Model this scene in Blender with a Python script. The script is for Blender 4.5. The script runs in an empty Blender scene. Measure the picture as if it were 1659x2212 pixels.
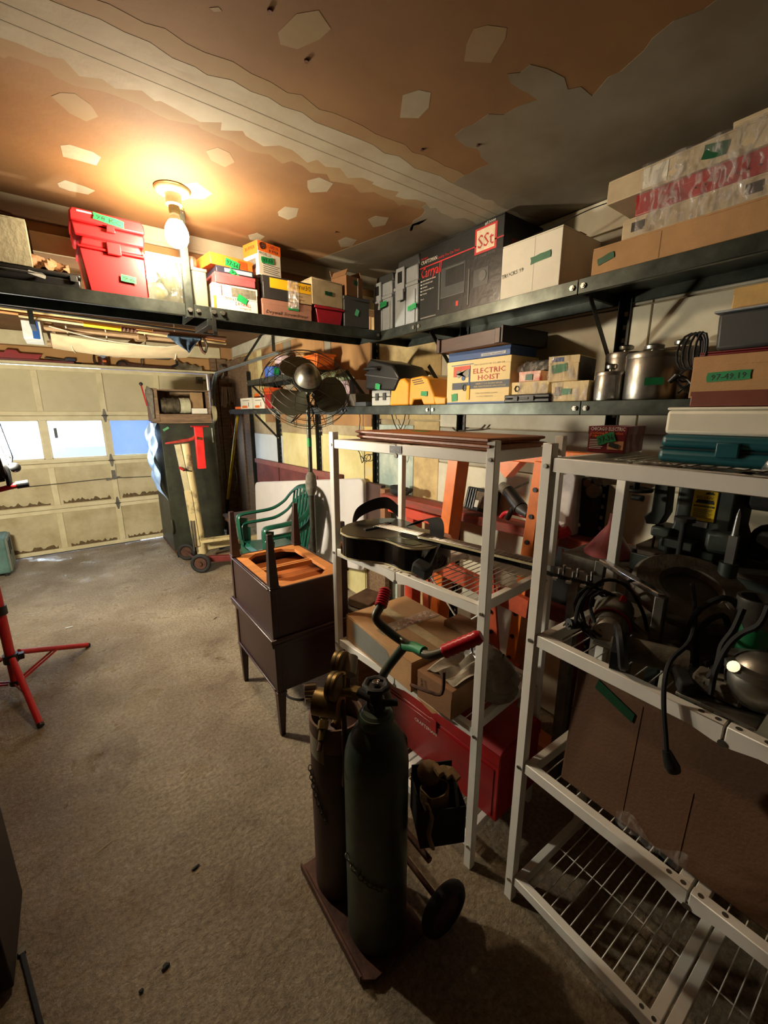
import bpy, math, random
from mathutils import Vector, Matrix, Euler
random.seed(7)
R_ = math.radians
SC = bpy.context.scene
COL = SC.collection

# ---------------------------------------------------------------- camera
CAM = Vector((0, 0, 1.6))
FPX, PITCH, YAW = 901.0, math.atan(213/901.0), math.atan(687.5/925.85)
cd = bpy.data.cameras.new('camera'); cam = bpy.data.objects.new('camera', cd); COL.objects.link(cam)
cam.location = CAM
cam.rotation_euler = Euler((math.pi/2 - PITCH, 0, -YAW))
cd.sensor_fit = 'HORIZONTAL'; cd.sensor_width = 36; cd.lens = FPX/1659*36
cd.clip_start = 0.02; cd.clip_end = 300
SC.camera = cam

# ---------------------------------------------------------------- sky, light, exposure
w = bpy.data.worlds.new('sky'); SC.world = w; w.use_nodes = True
bg = w.node_tree.nodes['Background']
bg.inputs[0].default_value = (0.74, 0.87, 1.0, 1); bg.inputs[1].default_value = 12.0
SC.view_settings.view_transform = 'Standard'
SC.view_settings.look = 'None'
SC.view_settings.exposure = 0.25
SC.view_settings.gamma = 1.0
SC.view_settings.use_curve_mapping = False
BULB_E = 490.0
WORK_E = 1500.0

# ---------------------------------------------------------------- helpers
def ray(px, py):
    a = px-829.5; b = 1106-py
    up = b*math.cos(PITCH)-FPX*math.sin(PITCH); fw = FPX*math.cos(PITCH)+b*math.sin(PITCH)
    return Vector((a*math.cos(YAW)+fw*math.sin(YAW), -a*math.sin(YAW)+fw*math.cos(YAW), up))
def at(px, py, x=None, y=None, z=None):
    """a point of the real room measured off the photograph, on a known plane"""
    r = ray(px, py)
    t = (z-1.6)/r.z if z is not None else (x/r.x if x is not None else y/r.y)
    return Vector((t*r.x, t*r.y, 1.6+t*r.z))

def lin(c):
    return tuple((v/255/12.92 if v/255 <= .04045 else ((v/255+.055)/1.055)**2.4) for v in c)

MATS = {}
def mat(name, c, rough=.6, metal=0., n=0.12, sc=12., bump=0., c2=None, thr=None, det=4., bsc=None, emit=0, spec=.5, coat=0., stretch=None):
    """procedural material: colour broken up by noise (towards c2), fine relief by bump"""
    if name in MATS: return MATS[name]
    m = bpy.data.materials.new(name); m.use_nodes = True; MATS[name] = m
    nt = m.node_tree; N = nt.nodes; Lk = nt.links; p = N['Principled BSDF']
    p.inputs['Roughness'].default_value = rough; p.inputs['Metallic'].default_value = metal
    p.inputs['Specular IOR Level'].default_value = spec
    p.inputs['Coat Weight'].default_value = coat
    c = lin(c); c2 = lin(c2) if c2 else tuple(v*(1-2.6*n) if n < .35 else v*.1 for v in c)
    tc = N.new('ShaderNodeTexCoord'); mp = N.new('ShaderNodeMapping')
    Lk.new(tc.outputs['Object'], mp.inputs[0])
    if stretch: mp.inputs['Scale'].default_value = stretch
    nz = N.new('ShaderNodeTexNoise'); nz.inputs['Scale'].default_value = sc; nz.inputs['Detail'].default_value = det
    nz.inputs['Roughness'].default_value = .62
    Lk.new(mp.outputs[0], nz.inputs['Vector'])
    cr = N.new('ShaderNodeValToRGB')
    lo, hi = thr if thr else (.35, .68)
    cr.color_ramp.elements[0].position = lo; cr.color_ramp.elements[1].position = hi
    cr.color_ramp.elements[0].color = (*c2, 1); cr.color_ramp.elements[1].color = (*c, 1)
    Lk.new(nz.outputs['Fac'], cr.inputs[0]); Lk.new(cr.outputs[0], p.inputs['Base Color'])
    if bump:
        n2 = N.new('ShaderNodeTexNoise'); n2.inputs['Scale'].default_value = bsc or sc*5; n2.inputs['Detail'].default_value = 5
        Lk.new(mp.outputs[0], n2.inputs['Vector'])
        b = N.new('ShaderNodeBump'); b.inputs['Strength'].default_value = bump; b.inputs['Distance'].default_value = .01
        Lk.new(n2.outputs['Fac'], b.inputs['Height']); Lk.new(b.outputs[0], p.inputs['Normal'])
    if emit:
        p.inputs['Emission Color'].default_value = (*c, 1); p.inputs['Emission Strength'].default_value = emit
    return m

def film_mat(name, dens=.25, tint=(235, 235, 235), sc=48.):
    """thin crinkled clear plastic"""
    m = bpy.data.materials.new(name); m.use_nodes = True; MATS[name] = m
    nt = m.node_tree; N = nt.nodes; L = nt.links; N.remove(N['Principled BSDF']); o = N['Material Output']
    tr = N.new('ShaderNodeBsdfTransparent'); gl = N.new('ShaderNodeBsdfGlossy'); df = N.new('ShaderNodeBsdfDiffuse')
    gl.inputs['Roughness'].default_value = .07; df.inputs[0].default_value = (*lin(tint), 1)
    tc = N.new('ShaderNodeTexCoord'); mp = N.new('ShaderNodeMapping'); mp.inputs['Scale'].default_value = (1, 1, .35)
    L.new(tc.outputs['Object'], mp.inputs[0])
    nz = N.new('ShaderNodeTexNoise'); nz.inputs['Scale'].default_value = sc; nz.inputs['Detail'].default_value = 6; nz.inputs['Distortion'].default_value = 1.2
    L.new(mp.outputs[0], nz.inputs['Vector'])
    b = N.new('ShaderNodeBump'); b.inputs['Strength'].default_value = 1.; b.inputs['Distance'].default_value = .04
    L.new(nz.outputs['Fac'], b.inputs['Height']); L.new(b.outputs[0], gl.inputs['Normal'])
    m1 = N.new('ShaderNodeMixShader'); m1.inputs[0].default_value = .35
    L.new(gl.outputs[0], m1.inputs[1]); L.new(df.outputs[0], m1.inputs[2])
    m2 = N.new('ShaderNodeMixShader'); cr = N.new('ShaderNodeValToRGB')
    cr.color_ramp.elements[0].position = .48; cr.color_ramp.elements[1].position = .62
    cr.color_ramp.elements[0].color = (dens*.55,)*3+(1,); cr.color_ramp.elements[1].color = (min(1, dens*2.2),)*3+(1,)
    L.new(nz.outputs['Fac'], cr.inputs[0]); L.new(cr.outputs[0], m2.inputs[0])
    L.new(tr.outputs[0], m2.inputs[1]); L.new(m1.outputs[0], m2.inputs[2]); L.new(m2.outputs[0], o.inputs[0])
    return m

class MB:
    """collects shapes into one mesh"""
    def __init__(s, M=None): s.v = []; s.f = []; s.M = M or Matrix()
    def add(s, vs, fs):
        n = len(s.v); s.v += [tuple(s.M @ Vector(p)) for p in vs]; s.f += [tuple(n+i for i in f) for f in fs]; return s
    def box(s, x0, x1, y0, y1, z0, z1):
        return s.add([(x0,y0,z0),(x1,y0,z0),(x1,y1,z0),(x0,y1,z0),(x0,y0,z1),(x1,y0,z1),(x1,y1,z1),(x0,y1,z1)],
                     [(3,2,1,0),(4,5,6,7),(0,1,5,4),(1,2,6,5),(2,3,7,6),(3,0,4,7)])
    def rbox(s, c, sz, rot=(0,0,0)):
        M0 = s.M; s.M = M0 @ Matrix.Translation(c) @ Euler(rot).to_matrix().to_4x4()
        a, b, h = sz[0]/2, sz[1]/2, sz[2]/2; s.box(-a,a,-b,b,-h,h); s.M = M0; return s
    def bar(s, p0, p1, wd, ht, up=(0,0,1)):
        """rectangular bar between two points"""
        p0 = Vector(p0); p1 = Vector(p1); d = (p1-p0); L = d.length; d.normalize(); u = Vector(up)
        if abs(d.dot(u)) > .98: u = Vector((1,0,0))
        sx = d.cross(u).normalized(); uz = sx.cross(d)
        vs = []
        for t in (p0, p1):
            for a, b in ((-1,-1),(1,-1),(1,1),(-1,1)): vs.append(t+sx*a*wd/2+uz*b*ht/2)
        return s.add(vs, [(3,2,1,0),(4,5,6,7),(0,1,5,4),(1,2,6,5),(2,3,7,6),(3,0,4,7)])
    def cyl(s, p0, p1, r0, r1=None, n=14, cap=True):
        r1 = r0 if r1 is None else r1
        p0 = Vector(p0); p1 = Vector(p1); d = (p1-p0).normalized(); u = Vector((0,0,1)) if abs(d.z) < .95 else Vector((1,0,0))
        a = d.cross(u).normalized(); b = d.cross(a)
        vs = [p0+(a*math.cos(2*math.pi*i/n)+b*math.sin(2*math.pi*i/n))*r0 for i in range(n)] + \
             [p1+(a*math.cos(2*math.pi*i/n)+b*math.sin(2*math.pi*i/n))*r1 for i in range(n)]
        fs = [(i,(i+1)%n,n+(i+1)%n,n+i) for i in range(n)]
        if cap: fs += [tuple(range(n))[::-1], tuple(range(n,2*n))]
        return s.add(vs, fs)
    def tube(s, pts, r, n=7, closed=False, flat=1.):
        pts = [Vector(p) for p in pts]; m = len(pts); rs = list(r) if isinstance(r, (list, tuple)) else [r]*m
        if not closed and 4 <= m <= 12:                       # rounded course through the given points
            P, Q = [], []
            for i in range(m-1):
                p0, p1, p2, p3 = pts[max(i-1, 0)], pts[i], pts[i+1], pts[min(i+2, m-1)]
                t1 = (p2-p0)*.5; t2 = (p3-p1)*.5; L = (p2-p1).length
                if t1.length > L: t1 = t1.normalized()*L
                if t2.length > L: t2 = t2.normalized()*L
                for q in range(4):
                    f = q/4; P.append(p1*(2*f**3-3*f*f+1)+t1*(f**3-2*f*f+f)+p2*(3*f*f-2*f**3)+t2*(f**3-f*f)); Q.append(rs[i]+(rs[i+1]-rs[i])*f)
            pts = P+[pts[-1]]; rs = Q+[rs[-1]]; m = len(pts)
        vs = []; a = None
        for i, p in enumerate(pts):
            if closed: d = pts[(i+1)%m]-pts[i-1]
            else: d = pts[min(i+1,m-1)]-pts[max(i-1,0)]
            d.normalize()
            if a is None:
                u = Vector((0,0,1)) if abs(d.z) < .9 else Vector((1,0,0)); a = d.cross(u).normalized()
            else:
                a = (a-d*a.dot(d)); a = a.normalized() if a.length > 1e-6 else d.orthogonal().normalized()
            b = d.cross(a)
            vs += [p+(a*math.cos(2*math.pi*k/n)+b*flat*math.sin(2*math.pi*k/n))*rs[i] for k in range(n)]
        fs = []
        for i in range(m if closed else m-1):
            j = (i+1)%m
            fs += [(i*n+k, i*n+(k+1)%n, j*n+(k+1)%n, j*n+k) for k in range(n)]
        if not closed: fs += [tuple(range(n))[::-1], tuple(range((m-1)*n, m*n))]
        return s.add(vs, fs)
    def lathe(s, prof, n=22, c=(0,0,0)):
        vs = []; fs = []; m = len(prof)
        for r, z in prof: vs += [(c[0]+r*math.cos(2*math.pi*k/n), c[1]+r*math.sin(2*math.pi*k/n), c[2]+z) for k in range(n)]
        for i in range(m-1): fs += [(i*n+k, i*n+(k+1)%n, (i+1)*n+(k+1)%n, (i+1)*n+k) for k in range(n)]
        if prof[0][0] > 1e-4: fs.append(tuple(range(n))[::-1])
        if prof[-1][0] > 1e-4: fs.append(tuple(range((m-1)*n, m*n)))
        return s.add(vs, fs)
    def prism(s, poly, a0, a1, ax='z'):
        """2-D outline swept along an axis: z -> (x,y), y -> (x,z), x -> (y,z)"""
        def P(p, t):
            return (p[0],p[1],t) if ax == 'z' else ((p[0],t,p[1]) if ax == 'y' else (t,p[0],p[1]))
        n = len(poly)
        return s.add([P(p,a0) for p in poly]+[P(p,a1) for p in poly],
                     [tuple(range(n))[::-1], tuple(range(n,2*n))]+[(i,(i+1)%n,n+(i+1)%n,n+i) for i in range(n)])
    def ell(s, c, r, n=14, m=9, z0=-1., z1=1.):
        vs = []; fs = []; r = (r,r,r) if not isinstance(r,(tuple,list)) else r
        a0 = math.asin(z0); a1 = math.asin(z1)
        for i in range(m+1):
            t = a0+(a1-a0)*i/m
            vs += [(c[0]+r[0]*math.cos(t)*math.cos(2*math.pi*k/n), c[1]+r[1]*math.cos(t)*math.sin(2*math.pi*k/n), c[2]+r[2]*math.sin(t)) for k in range(n)]
        for i in range(m): fs += [(i*n+k, i*n+(k+1)%n, (i+1)*n+(k+1)%n, (i+1)*n+k) for k in range(n)]
        fs += [tuple(range(n))[::-1], tuple(range(m*n,(m+1)*n))]
        return s.add(vs, fs)
    def grid(s, fn, nu, nv, th=0):
        """surface fn(u,v); th gives it thickness along its normal (z if flat)"""
        P = [[Vector(fn(i/nu, j/nv)) for j in range(nv+1)] for i in range(nu+1)]
        def nrm(i, j):
            a = P[min(i+1,nu)][j]-P[max(i-1,0)][j]; b = P[i][min(j+1,nv)]-P[i][max(j-1,0)]
            c = a.cross(b); return c.normalized() if c.length > 1e-9 else Vector((0,0,1))
        vs = [P[i][j] for i in range(nu+1) for j in range(nv+1)]
        k = nv+1; fs = [(i*k+j,(i+1)*k+j,(i+1)*k+j+1,i*k+j+1) for i in range(nu) for j in range(nv)]
        if th:
            n0 = len(vs); vs += [P[i][j]-nrm(i,j)*th for i in range(nu+1) for j in range(nv+1)]
            fs += [tuple(n0+q for q in f[::-1]) for f in fs[:]]
            ring = [i*k for i in range(nu+1)]+[nu*k+j for j in range(1,nv+1)]+[i*k+nv for i in range(nu-1,-1,-1)]+[j for j in range(nv-1,0,-1)]
            for q in range(len(ring)):
                a, b = ring[q], ring[(q+1)%len(ring)]; fs.append((b, a, n0+a, n0+b))
        return s.add(vs, fs)

def part(name, mb, m, parent=None, bevel=0, smooth=True, label=None, kind=None, seg=2):
    me = bpy.data.meshes.new(name); me.from_pydata(mb.v, [], mb.f); me.update()
    me.materials.append(m)
    if smooth:
        me.polygons.foreach_set('use_smooth', [True]*len(me.polygons)); me.set_sharp_from_angle(angle=R_(38))
    o = bpy.data.objects.new(name, me); COL.objects.link(o)
    if parent: o.parent = parent
    if bevel:
        b = o.modifiers.new('bevel', 'BEVEL'); b.width = bevel; b.segments = seg; b.limit_method = 'ANGLE'; b.angle_limit = R_(40)
    if label: o['label'] = label
    if kind: o['kind'] = kind
    return o
def tag(o, label, cat, group=None):
    o['label'] = label; o['category'] = cat
    if group: o['group'] = group
    return o
def thing(name, label, cat, loc=(0,0,0), rz=0, group=None):
    o = bpy.data.objects.new(name, None); COL.objects.link(o); o.location = loc; o.rotation_euler = (0,0,R_(rz)); o.empty_display_size = .05
    return tag(o, label, cat, group)
def absorb(dst, src):
    """make the pieces of src parts of dst, keeping their places"""
    for ch in list(src.children):
        ch.parent = dst; ch.matrix_parent_inverse = dst.matrix_basis.inverted() @ src.matrix_basis
    bpy.data.objects.remove(src)
def dup(root, loc, rz=None, label=None):
    def cp(o, par):
        c = o.copy(); COL.objects.link(c)
        if par: c.parent = par
        for ch in o.children: cp(ch, c)
        return c
    r = cp(root, None); r.location = loc
    if rz is not None: r.rotation_euler = (0,0,R_(rz))
    if label: r['label'] = label
    return r

_fm = {}
def txt(root, s, x, z, size, m, y=-.0015, face='front', rot=0, w=None, name='lettering', th=.0004, shear=0, z2=None):
    """raised flat lettering; x,z is the lower left corner on the face"""
    cu = bpy.data.curves.new('t', 'FONT'); cu.body = s; cu.size = 1; cu.shear = shear; cu.resolution_u = 1
    tmp = bpy.data.objects.new('t', cu); COL.objects.link(tmp)
    bpy.context.view_layer.update()
    me = bpy.data.meshes.new_from_object(tmp.evaluated_get(bpy.context.evaluated_depsgraph_get()))
    bpy.data.objects.remove(tmp); bpy.data.curves.remove(cu)
    if not len(me.vertices): return None
    xs = [v.co.x for v in me.vertices]; wd = max(xs)-min(xs); k = size/.72
    kx = (w/wd) if w else k
    c, sn = math.cos(R_(rot)), math.sin(R_(rot))
    for v in me.vertices:
        a, b = (v.co.x-min(xs))*kx, v.co.y*k
        a, b = a*c-b*sn, a*sn+b*c
        if face == 'front': v.co = (x+a, y, z+b)
        elif face == 'left': v.co = (y, .122-(x+a), z+b)     # the -x side, reading towards the front edge
        elif face == 'right': v.co = (y, x+a, z+b)
        elif face == 'top': v.co = (x+a, z+b, y)
    me.name = name; me.materials.clear(); me.materials.append(m)
    o = bpy.data.objects.new(name, me); COL.objects.link(o); o.parent = root
    return o

TAPE_G = mat('green_tape', (22, 150, 80), .55, n=.1, sc=30)
INK = mat('ink', (25, 30, 28), .6)
def gtape(root, x, z, wd, ht, s=None, rot=0, y=-.003, face='front', m=None):
    """torn strip of tape, x,z its centre on the face"""
    rr = random.Random(int(x*1000+z*777)); n = 4
    top = [(-wd/2+wd*i/n, ht/2+rr.uniform(-.06,.06)*ht) for i in range(n+1)]
    bot = [(wd/2-wd*i/n, -ht/2+rr.uniform(-.06,.06)*ht) for i in range(n+1)]
    jag = [(-wd/2+rr.uniform(-.05,.05)*wd, 0)]
    jr = [(wd/2+rr.uniform(-.05,.05)*wd, 0)]
    c, sn = math.cos(R_(rot)), math.sin(R_(rot))
    pl = [(x+a*c-b*sn, z+a*sn+b*c) for a, b in (jag+top+jr+bot)]
    mb = MB()
    if face == 'front': mb.prism(pl, y, y+.0012, 'y')
    elif face == 'top': mb.prism(pl, y, y+.0012, 'z')
    elif face == 'left': mb.prism([(-a, b) for a, b in pl], y, y+.0012, 'x')
    o = part('green_tape', mb, m or TAPE_G, root, smooth=False)
    if s: txt(o, s, x-wd*.4*c+ht*.3*sn, z-wd*.4*sn-ht*.3*c, ht*.62, INK, y=y-.0006 if face != 'top' else y+.002, face=face, rot=rot, w=wd*.8, name='handwriting')
    return o
def decal(root, x0, x1, z0, z1, m, y=-.0012, name='printed_panel', face='front', label=None):
    mb = MB()
    if face == 'front': mb.box(x0, x1, y, y+.001, z0, z1)
    elif face == 'top': mb.box(x0, x1, z0, z1, y, y+.001)
    elif face == 'left': mb.box(y, y+.001, x0, x1, z0, z1)
    return part(name, mb, m, root, smooth=False, label=label)

# where a thing stands on one of the wall shelves, from its left and right edge in the photograph
def RS(xl, xr, yt, z0, X=1.605, ym=None):
    a = at(xl, ym or yt, x=X); b = at(xr, ym or yt, x=X); h = at(xl, yt, x=X).z-z0
    return Vector((X, (a.y+b.y)/2, z0)), -90, a.y-b.y, h
def LS(xl, xr, yt, z0, Y=2.19, ym=None):
    a = at(xl, ym or yt, y=Y); b = at(xr, ym or yt, y=Y); h = at(xl, yt, y=Y).z-z0
    return Vector(((a.x+b.x)/2, Y, z0)), 0, b.x-a.x, h

def carton(name, label, place, d, m, cat='box', group=None, flaps='closed', rz=None, tape=None, dx=0, dy=0, h=None, w=None):
    """cardboard or printed box: origin mid-bottom of the front face, x along the front, y into depth"""
    loc, r0, wd, ht = place
    if h: ht = h
    if w: wd = w
    root = thing(name, label, cat, loc, r0 if rz is None else rz, group)
    b = MB(); t = .004
    if flaps == 'open':
        b.box(-wd/2, wd/2, 0, t, 0, ht).box(-wd/2, wd/2, d-t, d, 0, ht).box(-wd/2, -wd/2+t, t, d-t, 0, ht).box(wd/2-t, wd/2, t, d-t, 0, ht).box(-wd/2, wd/2, 0, d, 0, t)
        part('body', b, m, root, smooth=False)
        for sg in (-1, 1):
            f = MB(Matrix.Translation((sg*wd/2, 0, ht)) @ Matrix.Rotation(R_(-28*sg), 4, 'Y')); f.box(min(0, sg*.003), max(0, sg*.003), .005, d-.005, 0, wd*.3)
            part('flap', f, m, root, smooth=False)
        f = MB(Matrix.Translation((0, d-.002, ht)) @ Matrix.Rotation(R_(-20), 4, 'X')); f.box(-wd/2+.004, wd/2-.004, 0, .003, 0, d*.4)
        part('flap', f, m, root, smooth=False)
    else:
        b.box(-wd/2, wd/2, 0, d, 0, ht-.005)
        part('body', b, m, root, bevel=.003)
        if flaps == 'closed':
            g = .0015
            part('flap', MB().box(-wd/2+.001, wd/2-.001, .001, d/2-g, ht-.005, ht), m, root, bevel=.001, seg=1)
            part('flap', MB().box(-wd/2+.001, wd/2-.001, d/2+g, d-.001, ht-.005, ht-.001), m, root, bevel=.001, seg=1)
            if tape:
                part('packing_tape', MB().box(-wd/2-.001, wd/2+.001, d/2-.025, d/2+.025, ht, ht+.0008).box(-wd/2-.0015, -wd/2-.0005, d/2-.025, d/2+.025, ht-.06, ht+.0008), tape, root, smooth=False)
        else:
            part('lid', MB().box(-wd/2-.0006, wd/2+.0006, -.0005, d+.001, ht-min(.03, ht*.3), ht), m, root, bevel=.0005, seg=1)
    root['_w'] = wd; root['_h'] = ht
    return root
def dims(root): return root['_w'], root['_h']
# ---------------------------------------------------------------- materials
CARD = mat('cardboard', (176, 136, 92), .85, n=.08, sc=9, bump=.15, bsc=160)
CARD2 = mat('cardboard_brown', (140, 100, 66), .85, n=.1, sc=8, bump=.15, bsc=160)
CARDP = mat('cardboard_pale', (190, 172, 140), .85, n=.08, sc=9, bump=.12, bsc=160)
WHITEC = mat('white_card', (222, 216, 198), .7, n=.05, sc=6)
CREAM = mat('cream_card', (228, 205, 150), .7, n=.04, sc=7)
CLRT = mat('brown_tape', (190, 165, 120), .25, n=.1, sc=20)
STEEL = mat('shelf_steel', (84, 90, 84), .38, .75, n=.12, sc=9, c2=(52, 56, 52), bump=.04)
BLKST = mat('black_steel', (38, 40, 38), .45, .5, n=.1, sc=14)
ZINC = mat('zinc', (190, 190, 182), .35, 1., n=.1, sc=20)
CHROME = mat('chrome', (205, 205, 208), .14, 1., n=.05, sc=20)
DULLM = mat('dull_metal', (120, 116, 106), .5, .8, n=.16, sc=18, bump=.1)
ALU = mat('aluminium', (176, 174, 166), .36, .95, n=.1, sc=16, bump=.05)
WHITEP = mat('white_powder_coat', (232, 230, 222), .42, n=.04, sc=8)
BLK = mat('black_plastic', (24, 25, 26), .4, n=.05, sc=30)
BLKM = mat('black_matte', (20, 20, 21), .8, n=.08, sc=40, bump=.1)
DGREY = mat('dark_grey_plastic', (58, 60, 60), .5, n=.06, sc=22)
GREY = mat('grey_plastic', (146, 152, 156), .5, n=.05, sc=22)
LGREY = mat('light_grey', (180, 182, 176), .5, n=.05, sc=20)
RED = mat('red_plastic', (196, 28, 34), .42, n=.06, sc=14)
REDP = mat('red_paint', (160, 20, 24), .38, n=.1, sc=12, bump=.03)
DRED = mat('dark_red', (118, 28, 32), .5, n=.1, sc=14)
ORG = mat('orange_print', (232, 110, 34), .55, n=.05, sc=14)
ORGP = mat('orange_paint', (232, 122, 44), .4, n=.08, sc=14)
YEL = mat('yellow_print', (232, 178, 24), .55, n=.05, sc=14)
YELM = mat('yellow_machine', (232, 160, 48), .48, n=.06, sc=10)
BLUE = mat('blue_print', (28, 76, 140), .5, n=.1, sc=10)
WOOD = mat('light_wood', (190, 130, 72), .6, n=.12, sc=6, stretch=(1, 6, 6), bump=.08)
OAK = mat('oak_frame', (150, 84, 42), .45, n=.18, sc=5, stretch=(2, 14, 14), bump=.1)
DWOOD = mat('dark_mahogany', (54, 31, 29), .35, n=.14, sc=4, stretch=(3, 3, 12))
RAWWOOD = mat('raw_dresser_wood', (196, 124, 60), .65, n=.1, sc=7, stretch=(1, 5, 5), bump=.06)
OLDWOOD = mat('old_wood', (140, 112, 84), .8, n=.2, sc=6, stretch=(1, 8, 8), bump=.3)
PAPERBR = mat('kraft_paper', (150, 110, 74), .75, n=.15, sc=12, bump=.5, bsc=30)
DGREEN = mat('dark_green_plastic', (22, 84, 64), .33, n=.1, sc=10, c2=(16, 60, 46))
DUST = mat('dusty_dark', (122, 116, 102), .85, n=.2, sc=25, bump=.2)
TEAL = mat('teal_case', (14, 78, 86), .38, n=.06, sc=12)
FOAM = mat('white_foam', (226, 222, 204), .75, n=.03, sc=14)
REDTXT = mat('red_ink', (190, 40, 36), .6); WHTXT = mat('white_ink', (228, 224, 214), .6)
GRYTXT = mat('grey_ink', (110, 106, 98), .6)
RUB = mat('rubber', (34, 33, 31), .75, n=.15, sc=25)
BRASS = mat('dull_brass', (128, 108, 66), .42, .8, n=.18, sc=24)
RUST = mat('rusty_steel', (96, 62, 46), .75, .3, n=.2, sc=18, bump=.2)
PINK = mat('pale_pink', (222, 196, 200), .6, n=.05, sc=14)
FILM = film_mat('clear_film', .3)
FILM2 = film_mat('clear_film_thin', .14, sc=60.)

def m_floor():
    m = bpy.data.materials.new('concrete'); m.use_nodes = True; N = m.node_tree.nodes; L = m.node_tree.links; p = N['Principled BSDF']
    tc = N.new('ShaderNodeTexCoord')
    def nz(sc, det=6, ro=.6, dist=0):
        n = N.new('ShaderNodeTexNoise'); n.inputs['Scale'].default_value = sc; n.inputs['Detail'].default_value = det; n.inputs['Roughness'].default_value = ro
        n.inputs['Distortion'].default_value = dist; L.new(tc.outputs['Object'], n.inputs['Vector']); return n
    def ramp(src, a, b, ca, cb):
        r = N.new('ShaderNodeValToRGB'); r.color_ramp.elements[0].position = a; r.color_ramp.elements[1].position = b
        r.color_ramp.elements[0].color = (*ca, 1); r.color_ramp.elements[1].color = (*cb, 1); L.new(src, r.inputs[0]); return r
    big = ramp(nz(1.6, 5).outputs['Fac'], .3, .72, lin((148, 128, 100)), lin((208, 190, 160)))
    fine = ramp(nz(60, 8, .78).outputs['Fac'], .38, .60, (.36, .34, .31), (1, 1, 1))
    mx = N.new('ShaderNodeMixRGB'); mx.blend_type = 'MULTIPLY'; mx.inputs[0].default_value = .75
    L.new(big.outputs[0], mx.inputs[1]); L.new(fine.outputs[0], mx.inputs[2])
    st = ramp(nz(2.7, 7, .7, .6).outputs['Fac'], .30, .44, lin((150, 126, 100)), (1, 1, 1))
    mx2 = N.new('ShaderNodeMixRGB'); mx2.blend_type = 'MULTIPLY'; mx2.inputs[0].default_value = .6
    L.new(mx.outputs[0], mx2.inputs[1]); L.new(st.outputs[0], mx2.inputs[2]); L.new(mx2.outputs[0], p.inputs['Base Color'])
    rr = ramp(nz(3.2, 6, .6, .4).outputs['Fac'], .50, .64, (.62,)*3, (.13,)*3); L.new(rr.outputs[0], p.inputs['Roughness'])
    ad = N.new('ShaderNodeMath'); ad.operation = 'ADD'; L.new(nz(48, 7, .72).outputs['Fac'], ad.inputs[0]); L.new(nz(11, 8, .7).outputs['Fac'], ad.inputs[1])
    b = N.new('ShaderNodeBump'); b.inputs['Strength'].default_value = 1.; b.inputs['Distance'].default_value = .022
    L.new(ad.outputs[0], b.inputs['Height']); L.new(b.outputs[0], p.inputs['Normal'])
    return m
FLOORM = m_floor()
GYP = mat('drywall_paper', (126, 92, 52), .85, n=.08, sc=2.2, c2=(108, 76, 42), bump=.05, bsc=60)
MUD = mat('joint_compound', (150, 144, 126), .8, n=.12, sc=3.5, c2=(132, 120, 98), bump=.12, bsc=30)
MUDF = mat('joint_compound_faint', (132, 114, 84), .8, n=.1, sc=5, c2=(124, 102, 70))
WALLR = mat('painted_block', (206, 200, 180), .75, n=.1, sc=2.4, c2=(168, 160, 140), bump=.15, bsc=30)
WALLP = mat('bare_plywood_wall', (196, 150, 96), .8, n=.16, sc=1.6, c2=(140, 100, 64), bump=.1, stretch=(1, 1, .4))
DOORM = mat('door_cream_paint', (232, 222, 184), .6, n=.06, sc=5, c2=(212, 200, 158))
DOORP = mat('door_panel_grimy', (208, 196, 158), .65, n=.16, sc=3.5, c2=(174, 158, 118), thr=(.3, .6))
GRIME = mat('grime', (120, 100, 68), .9, n=.2, sc=30)
# ---------------------------------------------------------------- the room
H, W, D = 2.45, 1.90, 6.02
XL, YB = -2.5, -1.7
def struct(name, mb, m, parent=None, **k):
    o = part(name, mb, m, parent, **k); o['kind'] = 'structure'; return o
floor = struct('floor', MB().box(XL-.1, W+.1, YB-.1, D+.12, -.12, 0), FLOORM, smooth=False)
struct('trim_1', MB().box(-30, 30, D+.12, 26, -.16, -.04), mat('drive_blue_shade', (14, 44, 84), .9, n=.1, sc=.6), smooth=False)  # near ground: bluish shade put into its colour, turns the lower panes blue
struct('trim_5', MB().box(-60, 60, 26.01, 120, -.16, -.03), mat('far_ground_bright', (150, 160, 176), .9, n=.03, sc=.6), smooth=False)  # far ground coloured pale so the upper panes read as bright daylight
struct('trim_6', MB().box(1.0, 9, 15, 15.4, -.04, 3.2).box(.9, 9, 14.9, 15.5, 3.2, 3.3), mat('added_blue_wall', (14, 46, 94), .8, n=.06, sc=2), smooth=False)  # made-up wall, added outside to give the right pane its blue light
ceil = struct('ceiling', MB().box(XL-.1, W+.1, YB-.1, D+.1, H, H+.1), GYP, smooth=False)
struct('wall_left', MB().box(XL-.1, XL, YB, D, 0, H), mat('dark_boards', (92, 70, 50), .85, n=.15, sc=3), smooth=False)
struct('wall_back', MB().box(XL, W, YB-.1, YB, 0, H), MATS['dark_boards'], smooth=False)
wr = struct('wall_right', MB().box(W, W+.1, YB, D, 0, H), mat('wall_base', (196, 182, 150), .85, n=.12, sc=3, c2=(150, 130, 96)), smooth=False)
DX0, DX1, DH = -.86, 1.55, 2.10
wf = struct('wall_front', MB().box(XL, DX0-.02, D, D+.1, 0, H).box(DX1+.02, W, D, D+.1, 0, H).box(DX0-.02, DX1+.02, D+.005, D+.1, DH+.01, H), WALLP, smooth=False)

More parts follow.
